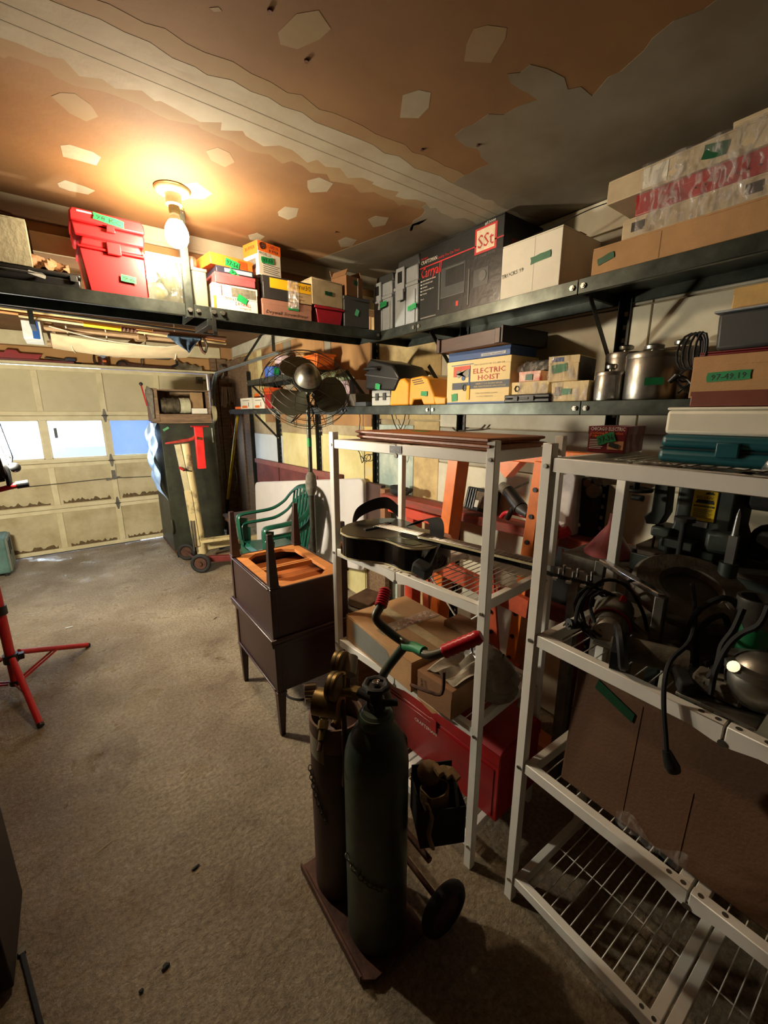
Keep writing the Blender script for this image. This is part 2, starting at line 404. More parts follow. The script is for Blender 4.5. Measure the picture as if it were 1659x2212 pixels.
# sheets fixed on the right wall
def sheet(y0, y1, z0, z1, m, th=.012, nm='wall_sheet'):
    return part(nm, MB().box(W-th, W+.001, y0, y1, z0, z1), m, wr, bevel=.002, seg=1, smooth=False)
PW1 = mat('sheet_grey_white', (188, 184, 168), .7, n=.08, sc=3, c2=(150, 146, 130), bump=.05)
PW2 = mat('sheet_white', (216, 212, 192), .65, n=.08, sc=4, c2=(186, 180, 156), bump=.05)
PW3 = mat('sheet_mottled', (196, 204, 190), .7, n=.1, sc=6, c2=(140, 158, 150), bump=.1)
PW4 = mat('sheet_cream', (232, 222, 168), .65, n=.05, sc=3, c2=(206, 190, 128))
PW5 = mat('sheet_bluewhite', (212, 218, 220), .65, n=.05, sc=2)
PW6 = mat('sheet_yellow', (214, 180, 76), .7, n=.12, sc=7, c2=(196, 186, 150))
PW7 = mat('sheet_beige', (206, 182, 128), .75, n=.1, sc=9, c2=(170, 146, 100))
ys = [-1.65, -.43, .79, 1.95]
for a, b in zip(ys[:-1], ys[1:]):
    sheet(a+.003, b-.003, 2.02, 2.32, PW1); sheet(a+.003, b-.003, 1.52, 2.014, PW2, .016); sheet(a+.003, b-.003, 1.30, 1.514, PW1, .014)
    sheet(a+.003, b-.003, .72, 1.294, PW2, .018); sheet(a+.003, b-.003, .02, .714, PW2, .014)
sheet(-1.65, 5.9, 2.325, 2.445, PW2, .02, 'wall_board')
sheet(1.955, 2.2, .02, 1.55, PW7); sheet(2.2, 2.66, .02, 1.52, PW3, .016); sheet(2.66, 2.80, .02, 1.50, PW6, .014)
sheet(2.81, 3.50, .02, 1.42, PW4, .016); sheet(3.51, 4.42, .02, 1.40, PW4, .014); sheet(4.43, 5.3, .02, 1.36, PW5, .016)
sheet(1.955, 2.7, 1.56, 2.31, PW7); 
for a, b, mm in ((2.71, 3.3, WALLP), (3.31, 3.42, MUD), (3.43, 4.1, WALLP), (4.11, 4.3, MUD), (4.31, 4.9, WALLP), (4.91, 5.05, PW4), (5.06, 5.6, PW7)):
    sheet(a, b, 1.5, 2.31, mm, .01)
# far right corner: dark old boards
for i, (a, b, th) in enumerate(((5.35, 5.55, .05), (5.56, 5.72, .07), (5.73, 5.9, .06), (5.91, 6.01, .09))):
    sheet(a, b, .0, 2.28, OLDWOOD, th, 'corner_board')
for a, b in ((1.60, 1.68), (1.69, 1.81)):
    part('corner_board', MB().box(a, b, D-.05, D+.001, 0, 2.3), OLDWOOD, wf, bevel=.003, seg=1)
part('header_board', MB().box(XL+.05, W-.15, D-.02, D+.001, 2.30, 2.44), DOORM, wf, bevel=.003, seg=1)
part('header_board', MB().box(XL+.05, DX1+.2, D-.015, D+.001, 2.13, 2.29), mat('brown_panel', (186, 142, 88), .8, n=.12, sc=2, c2=(208, 196, 164), thr=(.28, .4)), wf, bevel=.002, seg=1)

# low boxed beam that crosses the ceiling
bm = struct('trim_2', MB().box(XL, W, 2.42, 2.60, 2.26, H), GYP, smooth=False)
part('corner_bead', MB().box(XL, W, 2.412, 2.42, 2.385, 2.45).box(XL, W, 2.404, 2.42, 2.372, 2.386), MUD, bm, bevel=.002, seg=1)
part('corner_bead', MB().box(XL, W, 2.408, 2.42, 2.255, 2.33), mat('bead_cream', (206, 190, 146), .8, n=.1, sc=6), bm, bevel=.002, seg=1)

# joint compound on the ceiling boards (thin, raised)
def cp(pts, m, th=.0004, nm='compound_patch'):
    pl = [at(px, py, z=H) for px, py in pts]; b = MB()
    b.prism([(q.x, q.y) for q in pl], H-th, H+.001)
    return part(nm, b, m, ceil, smooth=False)
def jag(pts, amp, step=.05, sd=1):
    rr = random.Random(sd); out = []
    for (x0, y0), (x1, y1) in zip(pts[:-1], pts[1:]):
        n = max(1, int(math.hypot(x1-x0, y1-y0)/step))
        for i in range(n): out.append((x0+(x1-x0)*i/n+rr.uniform(-amp, amp), y0+(y1-y0)*i/n+rr.uniform(-amp, amp)))
    out.append(pts[-1]); return out
for pts, m in (([(600,70),(640,30),(688,22),(715,62),(690,85),(642,106),(606,96)], MUDF), ([(1024,62),(1052,54),(1095,60),(1092,82),(1060,136),(1003,132),(1008,96)], MUDF),
    ([(870,205),(905,194),(931,200),(926,232),(904,255),(864,254)], MUD), ([(110,208),(130,200),(162,202),(196,226),(212,252),(186,262),(150,244)], MUDF),
    ([(130,314),(150,312),(200,328),(218,340),(208,357),(168,346),(136,338)], MUD), ([(124,396),(140,389),(180,402),(205,412),(190,420),(150,412),(128,404)], MUD),
    ([(445,326),(470,318),(496,330),(507,350),(486,361),(456,346)], MUDF), ([(395,398),(424,394),(458,418),(440,430),(400,428)], MUD),
    ([(664,390),(690,383),(720,396),(706,414),(670,416),(664,404)], MUD), ([(600,458),(616,446),(645,450),(640,468),(622,475),(602,466)], MUD),
    ([(795,474),(812,466),(840,470),(832,486),(806,491)], MUD), ([(730,520),(748,512),(771,518),(760,532),(736,534)], MUD),
    ([(862,550),(880,545),(901,549),(892,557),(868,558)], MUD), ([(536,508),(556,503),(572,511),(560,520),(540,518)], MUD), ([(452,17),(472,15),(480,24),(462,25)], MUDF)):
    cp(pts, m)
# taped seams
def band(y0, y1, x0, x1, sd, th=.0005, m=MUDF):
    up = jag([(x0, y0), (x1, y0)], .012, .05, sd); dn = jag([(x1, y1), (x0, y1)], .022, .04, sd+1)
    part('taped_seam', MB().prism(up+dn, H-th, H+.001), m, ceil, smooth=False)
band(1.25, 1.56, XL, 1.35, 3, .0004, mat('seam_smear', (128, 106, 72), .85, n=.1, sc=4, c2=(122, 92, 58), thr=(.3, .6))); band(1.31, 1.50, XL, 1.88, 8, .0008, MUD)
for yy in (1.378, 1.432):
    part('seam_ridge', MB().box(XL, 1.8, yy-.002, yy+.002, H-.0012, H), mat('ridge', (140, 128, 106), .8), ceil, smooth=False)
# broad skim of compound near the right wall
edge = [(925,470),(880,500),(925,440),(900,425),(970,398),(1057,357),(1040,340),(985,292),(1000,284),(1034,266),(1062,246),(1090,240),(1120,232),(1165,212),(1098,165),(1130,150),(1155,135),(1200,165),(1250,195),(1275,203),(1310,170),(1345,150),(1390,110),(1460,50),(1560,-10)]
pl = [at(px, py, z=H) for px, py in edge]
pl = jag([(q.x, q.y) for q in pl], .012, .03, 5)+[(pl[-1].x+.02, YB), (W-.001, YB), (W-.001, 2.41), (1.25, 2.41)]
part('compound_skim', MB().prism(pl, H-.0007, H+.001), mat('skim', (124, 118, 102), .8, n=.15, sc=2.2, c2=(100, 88, 68), bump=.15, bsc=14), ceil, smooth=False)
for px, py in ((583,22),(662,130),(912,322),(1033,312),(725,790)):
    q = at(px, min(py, 500), z=H); part('nail_head', MB().cyl((q.x, q.y, H-.004), (q.x, q.y, H), .006, n=8), RUST, ceil)

# ---------------------------------------------------------------- overhead door
door = bpy.data.objects.new('door_1', None); COL.objects.link(door); door['kind'] = 'structure'; door.location = (0, D, 0)
xs = [DX0, -.22, .365, .95, 1.55]; SH = .525
GLS = bpy.data.materials.new('frosted_glass'); GLS.use_nodes = True
_n = GLS.node_tree; _n.nodes.remove(_n.nodes['Principled BSDF'])
_tr = _n.nodes.new('ShaderNodeBsdfTransparent'); _tl = _n.nodes.new('ShaderNodeBsdfTranslucent'); _mx = _n.nodes.new('ShaderNodeMixShader'); _gl = _n.nodes.new('ShaderNodeBsdfGlossy'); _m2 = _n.nodes.new('ShaderNodeMixShader')
_tr.inputs[0].default_value = (.9, .95, 1, 1); _tl.inputs[0].default_value = (.85, .92, 1, 1); _mx.inputs[0].default_value = .035; _m2.inputs[0].default_value = .05; _gl.inputs[0].default_value = (.8, .8, .8, 1); _gl.inputs['Roughness'].default_value = .2
_n.links.new(_tr.outputs[0], _mx.inputs[1]); _n.links.new(_tl.outputs[0], _mx.inputs[2]); _n.links.new(_mx.outputs[0], _m2.inputs[1]); _n.links.new(_gl.outputs[0], _m2.inputs[2]); _n.links.new(_m2.outputs[0], _n.nodes['Material Output'].inputs[0])
for r in range(4):
    z0, z1 = r*SH+(.002 if r else .013), (r+1)*SH-.002
    fr = MB(); rl = .045; fr.box(DX0+.01, DX1-.01, .03, .036, max(z0-.02, .014), min(z1+.02, DH))  if r != 2 else fr.box(DX0+.01, DX1-.01, .03, .036, z0-.02, z0+.03)
    fr.box(DX0, DX1, -.012, .03, z0, z0+rl).box(DX0, DX1, -.012, .03, z1-rl, z1)
    for i, x in enumerate(xs):
        a = x-.03 if 0 < i < 4 else (x if i == 0 else x-.05); fr.box(a, a+(.06 if 0 < i < 4 else .05), -.012, .03, z0+rl, z1-rl)
    part('door_section', fr, DOORM, door, bevel=.003, seg=1, smooth=False)
    for i in range(4):
        a, b = xs[i]+(.03 if i else .05), xs[i+1]-(.03 if i < 3 else .05)
        if r == 2:
            part('glass_pane', MB().box(a, b, .006, .010, z0+rl, z1-rl), GLS, door, smooth=False)
            part('glazing_bead', MB().box(a, b, -.004, .004, z0+rl, z0+rl+.012).box(a, b, -.004, .004, z1-rl-.012, z1-rl).box(a, a+.012, -.004, .004, z0+rl, z1-rl).box(b-.012, b, -.004, .004, z0+rl, z1-rl), DOORM, door, bevel=.001, seg=1)
        else:
            part('door_panel', MB().box(a, b, .004, .012, z0+rl, z1-rl), DOORP if r < 2 else mat('door_panel_paint', (210, 200, 164), .6, n=.05, sc=3, c2=(196, 186, 148)), door, smooth=False)
rr = random.Random(4)
for r, i in ((0, 0), (0, 1), (0, 2), (1, 0), (1, 1), (1, 2)):                  # ragged dirt lines along the panel bottoms
    a, b = xs[i]+.06, xs[i+1]-.06; z0 = r*SH+.05; n = 26
    top = [(a+(b-a)*k/n, z0+.012+rr.uniform(.005, .05)) for k in range(n+1)]
    part('dirt_line', MB().prism([(b, z0+.004), (a, z0+.004)]+top, .0028, .0042, 'y'), GRIME, door, smooth=False)
def hinge(x, z):
    b = MB().prism([(x-.022, z+.004), (x+.022, z+.004), (x+.008, z+.075), (x-.008, z+.075)], -.018, -.012, 'y').prism([(x-.022, z-.004), (x-.008, z-.075), (x+.008, z-.075), (x+.022, z-.004)], -.018, -.012, 'y')
    b.cyl((x-.032, -.020, z), (x+.032, -.020, z), .007, n=8).cyl((x, -.022, z+.04), (x, -.012, z+.04), .005, n=6).cyl((x, -.022, z-.04), (x, -.012, z-.04), .005, n=6)
    part('door_hinge', b, DULLM, door)
for z in (SH, 2*SH, 3*SH): hinge(.365, z)
part('latch_bar', MB().tube([(DX0, -.03, .80), (-.2, -.04, .82), (.32, -.05, .84)], .005, 6).tube([(.36, -.05, .84), (DX1-.1, -.03, .79)], .005, 6), DULLM, door)
part('latch_handle', MB().box(.345, .385, -.02, -.012, .84, .93).cyl((.365, -.06, .845), (.365, -.012, .845), .022, n=10).bar((.28, -.06, .825), (.42, -.06, .85), .012, .018), DULLM, door)
part('window_sticker', MB().box(-.135, -.105, .0, .004, 1.33, 1.44), DGREY, door, smooth=False)
part('top_bracket', MB().box(1.42, 1.50, -.03, -.012, 1.98, 2.06).cyl((1.44, -.04, 2.02), (1.53, -.04, 2.02), .012, n=8), DULLM, door)
part('weather_strip', MB().box(DX0, .55, -.004, .03, 0.004, .016), RUB, door, smooth=False)
struct('trim_3', MB().box(DX0-.12, DX1+.12, 5.90, D, DH+.004, DH+.03), DOORM, bevel=.003, seg=1)
struct('trim_7', MB().box(DX0-.06, DX0+.003, 5.95, D+.04, 0, DH+.01), DOORM, bevel=.002, seg=1)
struct('trim_4', MB().box(DX1+.02, DX1+.06, 5.93, D, 0, DH), OLDWOOD, bevel=.003, seg=1)

# tracks of the overhead door
def track(x, lab):
    t = thing('door_track', lab, 'track', (x, D-.08, 0))
    pts = [(0, 0, .05), (0, 0, 1.75)]+[(0, -.32*(1-math.cos(a)), 1.75+.35*math.sin(a)) for a in [math.pi/2*k/7 for k in range(1, 8)]]+[(0, -2.2, 2.13)]
    part('rail', MB().tube([Vector(p)+Vector((.018, 0, 0)) for p in pts], .009, 6).tube([Vector(p)-Vector((.018, 0, 0)) for p in pts], .009, 6).tube(pts, .014, 6, flat=.3), ZINC if False else mat('galvanised', (150, 156, 152), .45, .6, n=.1, sc=12), t)
    part('hanger_bracket', MB().bar((0, -2.1, 2.15), (0, -2.1, 2.44), .03, .004, (0, 1, 0)).bar((0, -2.1, 2.43), (-.0, -1.3, 2.14), .025, .004), STEEL, t)
    part('roller', MB().cyl((-.03, -.012, 1.62), (.05, -.012, 1.62), .02, n=10), DULLM, t)
track(DX1+.05, 'galvanised door track curving up beside the cream garage door')
# outside the right door window: the added blue wall and the tinted ground
# ---------------------------------------------------------------- steel wall shelving
def slot_post(y, label, z0=.0, z1=2.1):
    t = thing('slotted_post', label, 'shelf post', (W-.02, y, 0), 0, None)
    b = MB(); b.box(-.002, 0, -.018, -.007, z0, z1).box(-.002, 0, .007, .018, z0, z1); z = z0
    while z < z1-.02: b.box(-.002, 0, -.007, .007, z, z+.032); z += .05
    b.box(-.034, 0, .016, .018, z0, z1)
    part('slotted_face', b, BLKST, t, smooth=False)
    return t
PY = [-.02, .884, 1.75, 2.616, 3.54, 4.47, 5.3]
plab = ['black slotted shelf post on wall behind the blue-green tool case', 'black slotted shelf post rising behind the tall metal canisters', 'black slotted shelf post behind the electric hoist box and orange frame',
        'black slotted shelf post behind the guitar strap and white folding table', 'slotted shelf post just right of the fan pole', 'slotted shelf post in the middle of the cream wall left of the fan', 'slotted shelf post nearest the yellow shovel handle']
for y, l in zip(PY, plab): slot_post(y, l)
def mshelf(loc, rz, L, dp, label, group, lip=.042, dirty=STEEL):
    """sheet steel shelf with folded lips: x along the front, y into depth, top at z=0"""
    t = thing('steel_shelf', label, 'shelf', loc, rz, group)
    part('deck', MB().box(0, L, 0, dp, -.0025, 0), dirty, t, smooth=False)
    part('front_lip', MB().box(0, L, -.0025, 0, -lip, .008).box(0, L, -.0025, .014, -lip-.002, -lip), dirty, t, bevel=.001, seg=1)
    part('back_lip', MB().box(0, L, dp, dp+.0025, -lip, 0).box(0, L, dp-.012, dp+.002, -lip-.002, -lip), dirty, t, bevel=.001, seg=1)
    for xx in (.001, L-.004): part('end_lip', MB().box(xx, xx+.003, 0, dp, -lip, -.001), dirty, t, smooth=False)
    for x in (.02, L-.02): part('bolt', MB().cyl((x, -.009, -.018), (x, -.002, -.018), .010, n=6).cyl((x, -.012, -.018), (x, -.008, -.018), .006, n=8), ZINC, t)
    return t
ZU, ZM = 2.072, 1.637
XF, YF = 1.585, 2.165
# upper right run (joints measured at the front edge)
ju = [at(803, 722, x=XF).y+.02, at(901, 698, x=XF).y, at(1251, 612, x=XF).y, -.02, -.93]
for k, l in enumerate(('short dark steel shelf under the two grey tool cases', 'dark steel shelf under the black printed box and white carton', 'dark steel shelf under the red box and long cartons', 'dark steel shelf high on the right wall towards the camera')):
    mshelf((XF, ju[k], ZU), -90, ju[k]-ju[k+1]-.003, .30, 'upper '+l, None)
# hanging left run
jl = [-1.9, -.46, at(418, 668, y=YF).x, XF-.003]
for k, l in enumerate(('hanging dark steel shelf at far left, under the black tool box', 'hanging dark steel shelf under the red tool boxes and clear tote', 'hanging dark steel shelf under the white buffer carton')):
    mshelf((jl[k], YF, ZU), 0, jl[k+1]-jl[k]-.003, .245 if False else .23, l, None)
# middle run
jm = [5.25, 4.33, at(1256-500, 881, x=XF).y+.9, None, at(931, 881, x=XF).y, at(1256, 873, x=XF).y, -.02, -.93]
jm = [5.25, 4.35, 3.45, 2.60, at(931, 881, x=XF).y, at(1256, 873, x=XF).y, -.02, -.93]
for k, l in enumerate(('under the small orange and white boxes in the far corner', 'hidden behind the fan blades', 'right behind the fan cage under the pink box', 'under the black tool bag and yellow machine', 'under the electric hoist box', 'under the metal canisters', 'behind the stacked cases at right')):
    mshelf((XF, jm[k], ZM), -90, jm[k]-jm[k+1]-.003, .30, 'middle dark steel wall shelf '+l, None)
# small upper shelf in the far corner
mshelf((1.6, 4.6, 1.93), -90, 1.6, .28, 'far upper steel shelf behind the fan under blue tape roll', None)
# diagonal braces
def brace(y, z, label, s=1, L=.27):
    t = thing('shelf_brace', label, 'brace', (0, 0, 0))
    part('strut', MB().bar((XF+.03, y, z-.045), (W-.03, y, z-.045-L), .022, .004, (0, 1, 0)), BLKST, t)
    part('bolt', MB().cyl((W-.045, y-.006, z-.03-L), (W-.045, y+.006, z-.03-L), .007, n=8), ZINC, t)
brace(.90, ZU, 'black diagonal brace under upper shelf beside the small wrapped carton'); brace(1.76, ZU, 'short black brace under upper shelf behind the dark drawer')
brace(2.62, ZM+.3, 'black diagonal brace behind the black tool bag'); brace(4.47, ZM, 'diagonal brace under middle shelf left of the fan'); brace(3.56, 1.93, 'diagonal brace under the far upper shelf'); brace(1.77, ZM+.26, 'black diagonal brace right of the yellow machine')
brace(4.5, 1.93, 'grey diagonal brace under far upper shelf near the corner', L=.25)
# hangers of the left run
def hanger(x, y, label, ztop=H, zb=ZU-.05, w_=.034):
    t = thing('shelf_hanger', label, 'hanger', (x, y, 0))
    part('angle_iron', MB().box(-w_/2, w_/2, -.003, 0, zb, ztop-.002).box(-w_/2, -w_/2+.003, 0, .03, zb, ztop-.002), STEEL if x < 1 else BLKST, t, bevel=.001, seg=1)
    part('bolt', MB().cyl((0, -.012, ZU-.02), (0, -.003, ZU-.02), .010, n=6).cyl((0, -.01, ztop-.05), (0, -.003, ztop-.05), .008, n=6), ZINC, t)
hanger(at(407, 640, y=2.155).x, 2.155, 'steel angle hanger beside the lit bulb holding the hanging shelf')
hanger(-.9, 2.155, 'steel angle hanger left of frame holding the shelf')
t = thing('shelf_bracket', 'black angle bracket joining the hanging shelf near the orange boxes', 'bracket', (at(470, 680, y=YF).x, YF-.008, ZU))
part('plate', MB().box(-.035, .035, -.003, 0, -.045, .002), STEEL, t, bevel=.001, seg=1)
part('tail', MB().box(-.05, -.02, 0, .24, -.075, -.048).box(-.03, -.012, -.004, .004, -.1, 0), BLKST, t, bevel=.001, seg=1)
for x in (-.02, .02): part('bolt', MB().cyl((x, -.012, -.015), (x, -.003, -.015), .010, n=8), ZINC, t)

# ---------------------------------------------------------------- white folding wire racks
def rack(loc, rz, L, dp, Ht, zs, label, mid=True, nw=12):
    root = thing('wire_rack', label, 'shelving unit', loc, rz)
    q = .029
    for x in (0, L):
        for y in (0, dp):
            b = MB().box(x-q/2, x+q/2, y-q/2, y+q/2, 0, Ht)
            o = part('leg', b, WHITEP, root, bevel=.002, seg=1)
            for z in zs: part('rivet', MB().cyl((x, y-q/2-.004, z-.022), (x, y-q/2+.001, z-.022), .006, n=8), ZINC, o)
    for z in zs:
        b = MB(); hm = L/2
        x0, x1, y0, y1 = q/2, L-q/2, -q/2+.004, dp+q/2-.004
        for a, c in ((x0, hm-.002), (hm+.002, x1)):
            b.box(a, c, y0, y0+.026, z-.036, z).box(a, c, y1-.026, y1, z-.036, z)
        for xa in (x0, x1-.024): b.box(xa, xa+.024, y0+.026, y1-.026, z-.036, z)
        for xa in (hm-.030, hm+.003): b.box(xa, xa+.027, y0+.026, y1-.026, z-.030, z-.003)
        sh = part('shelf', b, WHITEP, root, bevel=.0018, seg=1)
        wv = MB()
        for a, c in ((x0+.024, hm-.03), (hm+.03, x1-.024)):
            for i in range(1, nw):
                x = a+(c-a)*i/nw; wv.cyl((x, y0+.01, z-.010), (x, y1-.01, z-.010), .0019, n=5, cap=False)
            wv.cyl((a-.01, dp*.5, z-.014), (c+.01, dp*.5, z-.014), .0022, n=5, cap=False)
        part('wires', wv, WHITEP, sh, kind='stuff', smooth=False)
        hb = MB()
        for xx in (hm-.045, hm-.016, hm+.018, hm+.062): hb.cyl((xx, y0+.013, z-.002), (xx, y0+.013, z+.0006), .006, n=8)
        hb.cyl((hm, y0-.002, z-.040), (hm, y0+.004, z-.040), .008, n=10)
        part('hinge', hb, DULLM, sh)
        for yy in ((0, dp) if z < 1.4 else ()): part('hinge_ear', MB().prism([(hm-.06, z-.034), (hm+.06, z-.034), (hm+.015, z-.044), (hm-.015, z-.044)], yy-.0105, yy-.0085, 'y'), WHITEP, sh, smooth=False)
    return root
RA = rack((.885, 1.545, 0), -84.9, .782, .40, 1.526, [.118, .579, 1.022, 1.495], 'white folding wire rack holding the black guitar and the wooden frames')
decal(RA, .36, .42, 1.464, 1.49, BLK, y=-.0125, name='name_plate'); txt(RA, 'origami', .368, 1.472, .010, LGREY, y=-.0135)
part('cross_brace', MB().tube([(.02, .41, 1.0), (.76, .41, .3)], .004, 6).tube([(.76, .41, 1.0), (.02, .41, .3)], .004, 6), WHITEP, RA)
RB = rack((.992, .615, 0), -91, .90, .42, 1.526, [.105, .556, .991, 1.490], 'white folding wire rack in right foreground carrying power tools and the large flat carton')
part('corner_tab', MB().box(.0, .045, .405, .41, 1.49, 1.555).cyl((.022, .40, 1.53), (.022, .405, 1.53), .006, n=8), WHITEP, RB)
# ---------------------------------------------------------------- bulb on the ceiling
q = at(372, 408, z=H)
t = thing('ceiling_lamp', 'bare lit light bulb in a porcelain ceiling holder', 'lamp', (q.x, q.y, H))
part('canopy', MB().lathe([(.062, 0), (.062, -.006), (.058, -.014), (.03, -.02), (.028, -.05), (.030, -.055), (.024, -.06)], 28), mat('porcelain', (226, 214, 180), .35), t)
part('base_ring', MB().lathe([(.066, 0), (.067, -.003), (.063, -.0062)], 28), BRASS, t)
part('socket', MB().lathe([(.0, -.055), (.021, -.056), (.021, -.08), (.018, -.088)], 18).tube([(.02, 0, -.05), (.035, 0, -.06), (.03, 0, -.075)], .002, 5), BRASS, t)
BE = bpy.data.materials.new('lit_bulb'); BE.use_nodes = True; e = BE.node_tree.nodes['Principled BSDF']
e.inputs['Emission Color'].default_value = (1, .80, .54, 1); e.inputs['Emission Strength'].default_value = BULB_E; e.inputs['Base Color'].default_value = (1, 1, 1, 1)
part('bulb_neck', MB().lathe([(.015, -.082), (.016, -.095), (.020, -.103), (.026, -.112), (.0, -.1125)], 20), mat('bulb_white', (226, 214, 190), .35), t)
part('bulb', MB().lathe([(.0, -.1127), (.0265, -.113), (.036, -.128), (.0425, -.145), (.0445, -.16), (.042, -.177), (.034, -.192), (.020, -.202), (.0, -.205)], 20), BE, t)

# ---------------------------------------------------------------- upper right shelf
ZS = ZU+.009
def toolcase(pl, lab):
    loc, rz, w_, h_ = pl
    t = thing('tool_case', lab, 'tool case', loc, rz, 'grey plastic tool cases on the upper shelf'); d = .30
    part('body', MB().box(-w_/2+.004, w_/2-.004, .006, d, 0, h_*.58), GREY, t, bevel=.008)
    part('rim', MB().box(-w_/2, w_/2, 0, d+.004, h_*.56, h_*.61), GREY, t, bevel=.003)
    part('lid', MB().prism([(-w_/2+.003, h_*.61), (w_/2-.003, h_*.61), (w_/2-.006, h_*.84), (-w_/2+.006, h_*.84)], .004, d, 'y'), GREY, t, bevel=.008)
    part('dark_cap', MB().prism([(-w_/2+.006, h_*.84), (w_/2-.006, h_*.84), (w_/2-.02, h_), (-w_/2+.02, h_)], .02, d-.02, 'y'), DGREY, t, bevel=.008)
    l = part('latch', MB().box(-w_*.32, w_*.02, -.012, .0, h_*.5, h_*.86), GREY, t, bevel=.003)
    part('latch_window', MB().box(-w_*.24, -w_*.06, -.0135, -.0115, h_*.64, h_*.8), BLK, l)
    part('latch_tongue', MB().box(-w_*.24, w_*.02, -.02, -.010, h_*.38, h_*.54), GREY, t, bevel=.003)
    part('rib', MB().box(-w_*.05, w_*.0, .0, .01, .01, h_*.5).box(w_*.34, w_*.4, .0, .01, .01, h_*.5), GREY, t, bevel=.003)
    return t
tc = toolcase(RS(804, 846, 601, ZS), 'grey plastic tool case standing beside a dark bin, leftmost of the two'); gtape(tc, .03, .145, .07, .028, '97-12', y=-.014, rot=4)
tc = toolcase(RS(850, 903, 566, ZS), 'taller grey plastic tool case next to the black printed box'); gtape(tc, .07, .085, .07, .026, '91-13', y=-.008, rot=8)
BLKBOX = mat('black_print_box', (34, 36, 36), .32, n=.08, sc=10, bump=.1, bsc=40)
pl = RS(908, 1087, 541, ZS)
a = at(1091, 458, x=1.605); cb = carton('printed_box', 'black printed carton with red square logo on the upper shelf', pl, .29, BLKBOX, 'box'); w_, h_ = dims(cb)
x0 = -w_/2
S_RED = mat('box_red', (196, 36, 38), .45)
decal(cb, x0, w_/2, h_*.735, h_*.75, S_RED)
txt(cb, 'SEARS', x0+.012, h_*.845, .010, S_RED, w=.05); txt(cb, 'CRAFTSMAN', x0+.010, h_*.785, .018, WHTXT, w=.12)
txt(cb, 'Carryall', x0+.012, h_*.60, .05, S_RED, w=.155, shear=.25)
txt(cb, 'Quality You Can Trust', x0+w_*.25, h_*.78, .012, S_RED, w=.15)
for i, s_ in enumerate(('EXTRA STRENGTH DESIGN', 'LIGHT WEIGHT, EASY', 'PORTABLE', 'DOUBLE LATCHED TOP', 'STORAGE')): txt(cb, s_, x0+.022, h_*(.55-.045*i), .006, WHTXT); decal(cb, x0+.010, x0+.016, h_*(.55-.045*i), h_*(.55-.045*i)+.006, WHTXT, name='bullet')
txt(cb, 'Step-2', x0+.012, h_*.30, .007, WHTXT); decal(cb, x0+.012, x0+.13, .012, .018, GRYTXT, name='small_print')
lg = decal(cb, x0+w_*.70, x0+w_*.93, h_*.64, h_*.94, S_RED, name='logo_square'); decal(cb, x0+w_*.72, x0+w_*.91, h_*.665, h_*.915, mat('logo_cream', (226, 206, 176), .5), y=-.002, name='logo_field')
txt(cb, 'SSt', x0+w_*.735, h_*.70, h_*.16, S_RED, w=w_*.165, y=-.003)
txt(cb, '#53000', x0+w_*.80, h_*.945, .012, WHTXT, w=.06); txt(cb, 'SIT STAND TOTE', x0+w_*.70, h_*.59, .010, GRYTXT, w=w_*.22)
# the picture of the tote printed on the box
DKP = mat('box_print_grey', (62, 66, 66), .35, n=.1, sc=30); DKP2 = mat('box_print_grey2', (92, 94, 90), .35)
decal(cb, x0+w_*.30, x0+w_*.60, h_*.24, h_*.63, DKP, name='tote_picture'); decal(cb, x0+w_*.36, x0+w_*.585, h_*.38, h_*.6, BLKBOX, y=-.002, name='tote_picture')
for s_ in ((.30, .60, .235, .245), (.36, .585, .6, .61), (.27, .29, .1, .6), (.64, .655, .06, .5)): decal(cb, x0+w_*s_[0], x0+w_*s_[1], h_*s_[2], h_*s_[3], DKP2, y=-.0025, name='picture_edge')
decal(cb, x0+w_*.50, x0+w_*.53, .03, h_*.15, S_RED, name='picture_mark'); decal(cb, x0+w_*.70, x0+w_*.86, h_*.25, h_*.46, DKP, name='lower_picture'); part('picture_ring', MB().cyl((x0+w_*.8, -.003, h_*.37), (x0+w_*.8, -.001, h_*.37), .022, n=16), DKP2, cb)
txt(cb, 'GREAT FOR', x0+w_*.80, h_*.14, .009, GRYTXT); txt(cb, 'TRAVEL USE', x0+w_*.80, h_*.09, .009, GRYTXT)
decal(cb, 0, 0.001, 0, .001, BLKBOX) if False else None
sd = MB().box(w_/2, w_/2+.001, .05, .13, h_*.45, h_*.75); part('side_logo', sd, DRED, cb, smooth=False)
pl = RS(1086, 1214, 534, ZS); wb = carton('white_carton', 'white carton with small green tape, next to the black printed box', pl, .28, WHITEC, 'box', flaps='closed', tape=CLRT); w_, h_ = dims(wb)
decal(wb, .02, .0215, .01, h_-.01, mat('fold_grey', (196, 190, 172), .7), y=-.0006, name='fold_line')
txt(wb, 'TRUCKS 99', -w_*.48, h_*.40, .016, INK, w=.11, rot=4, name='handwriting'); gtape(wb, w_*.18, h_*.58, .09, .026, None, rot=4, m=mat('tape_dark', (30, 110, 72), .5))
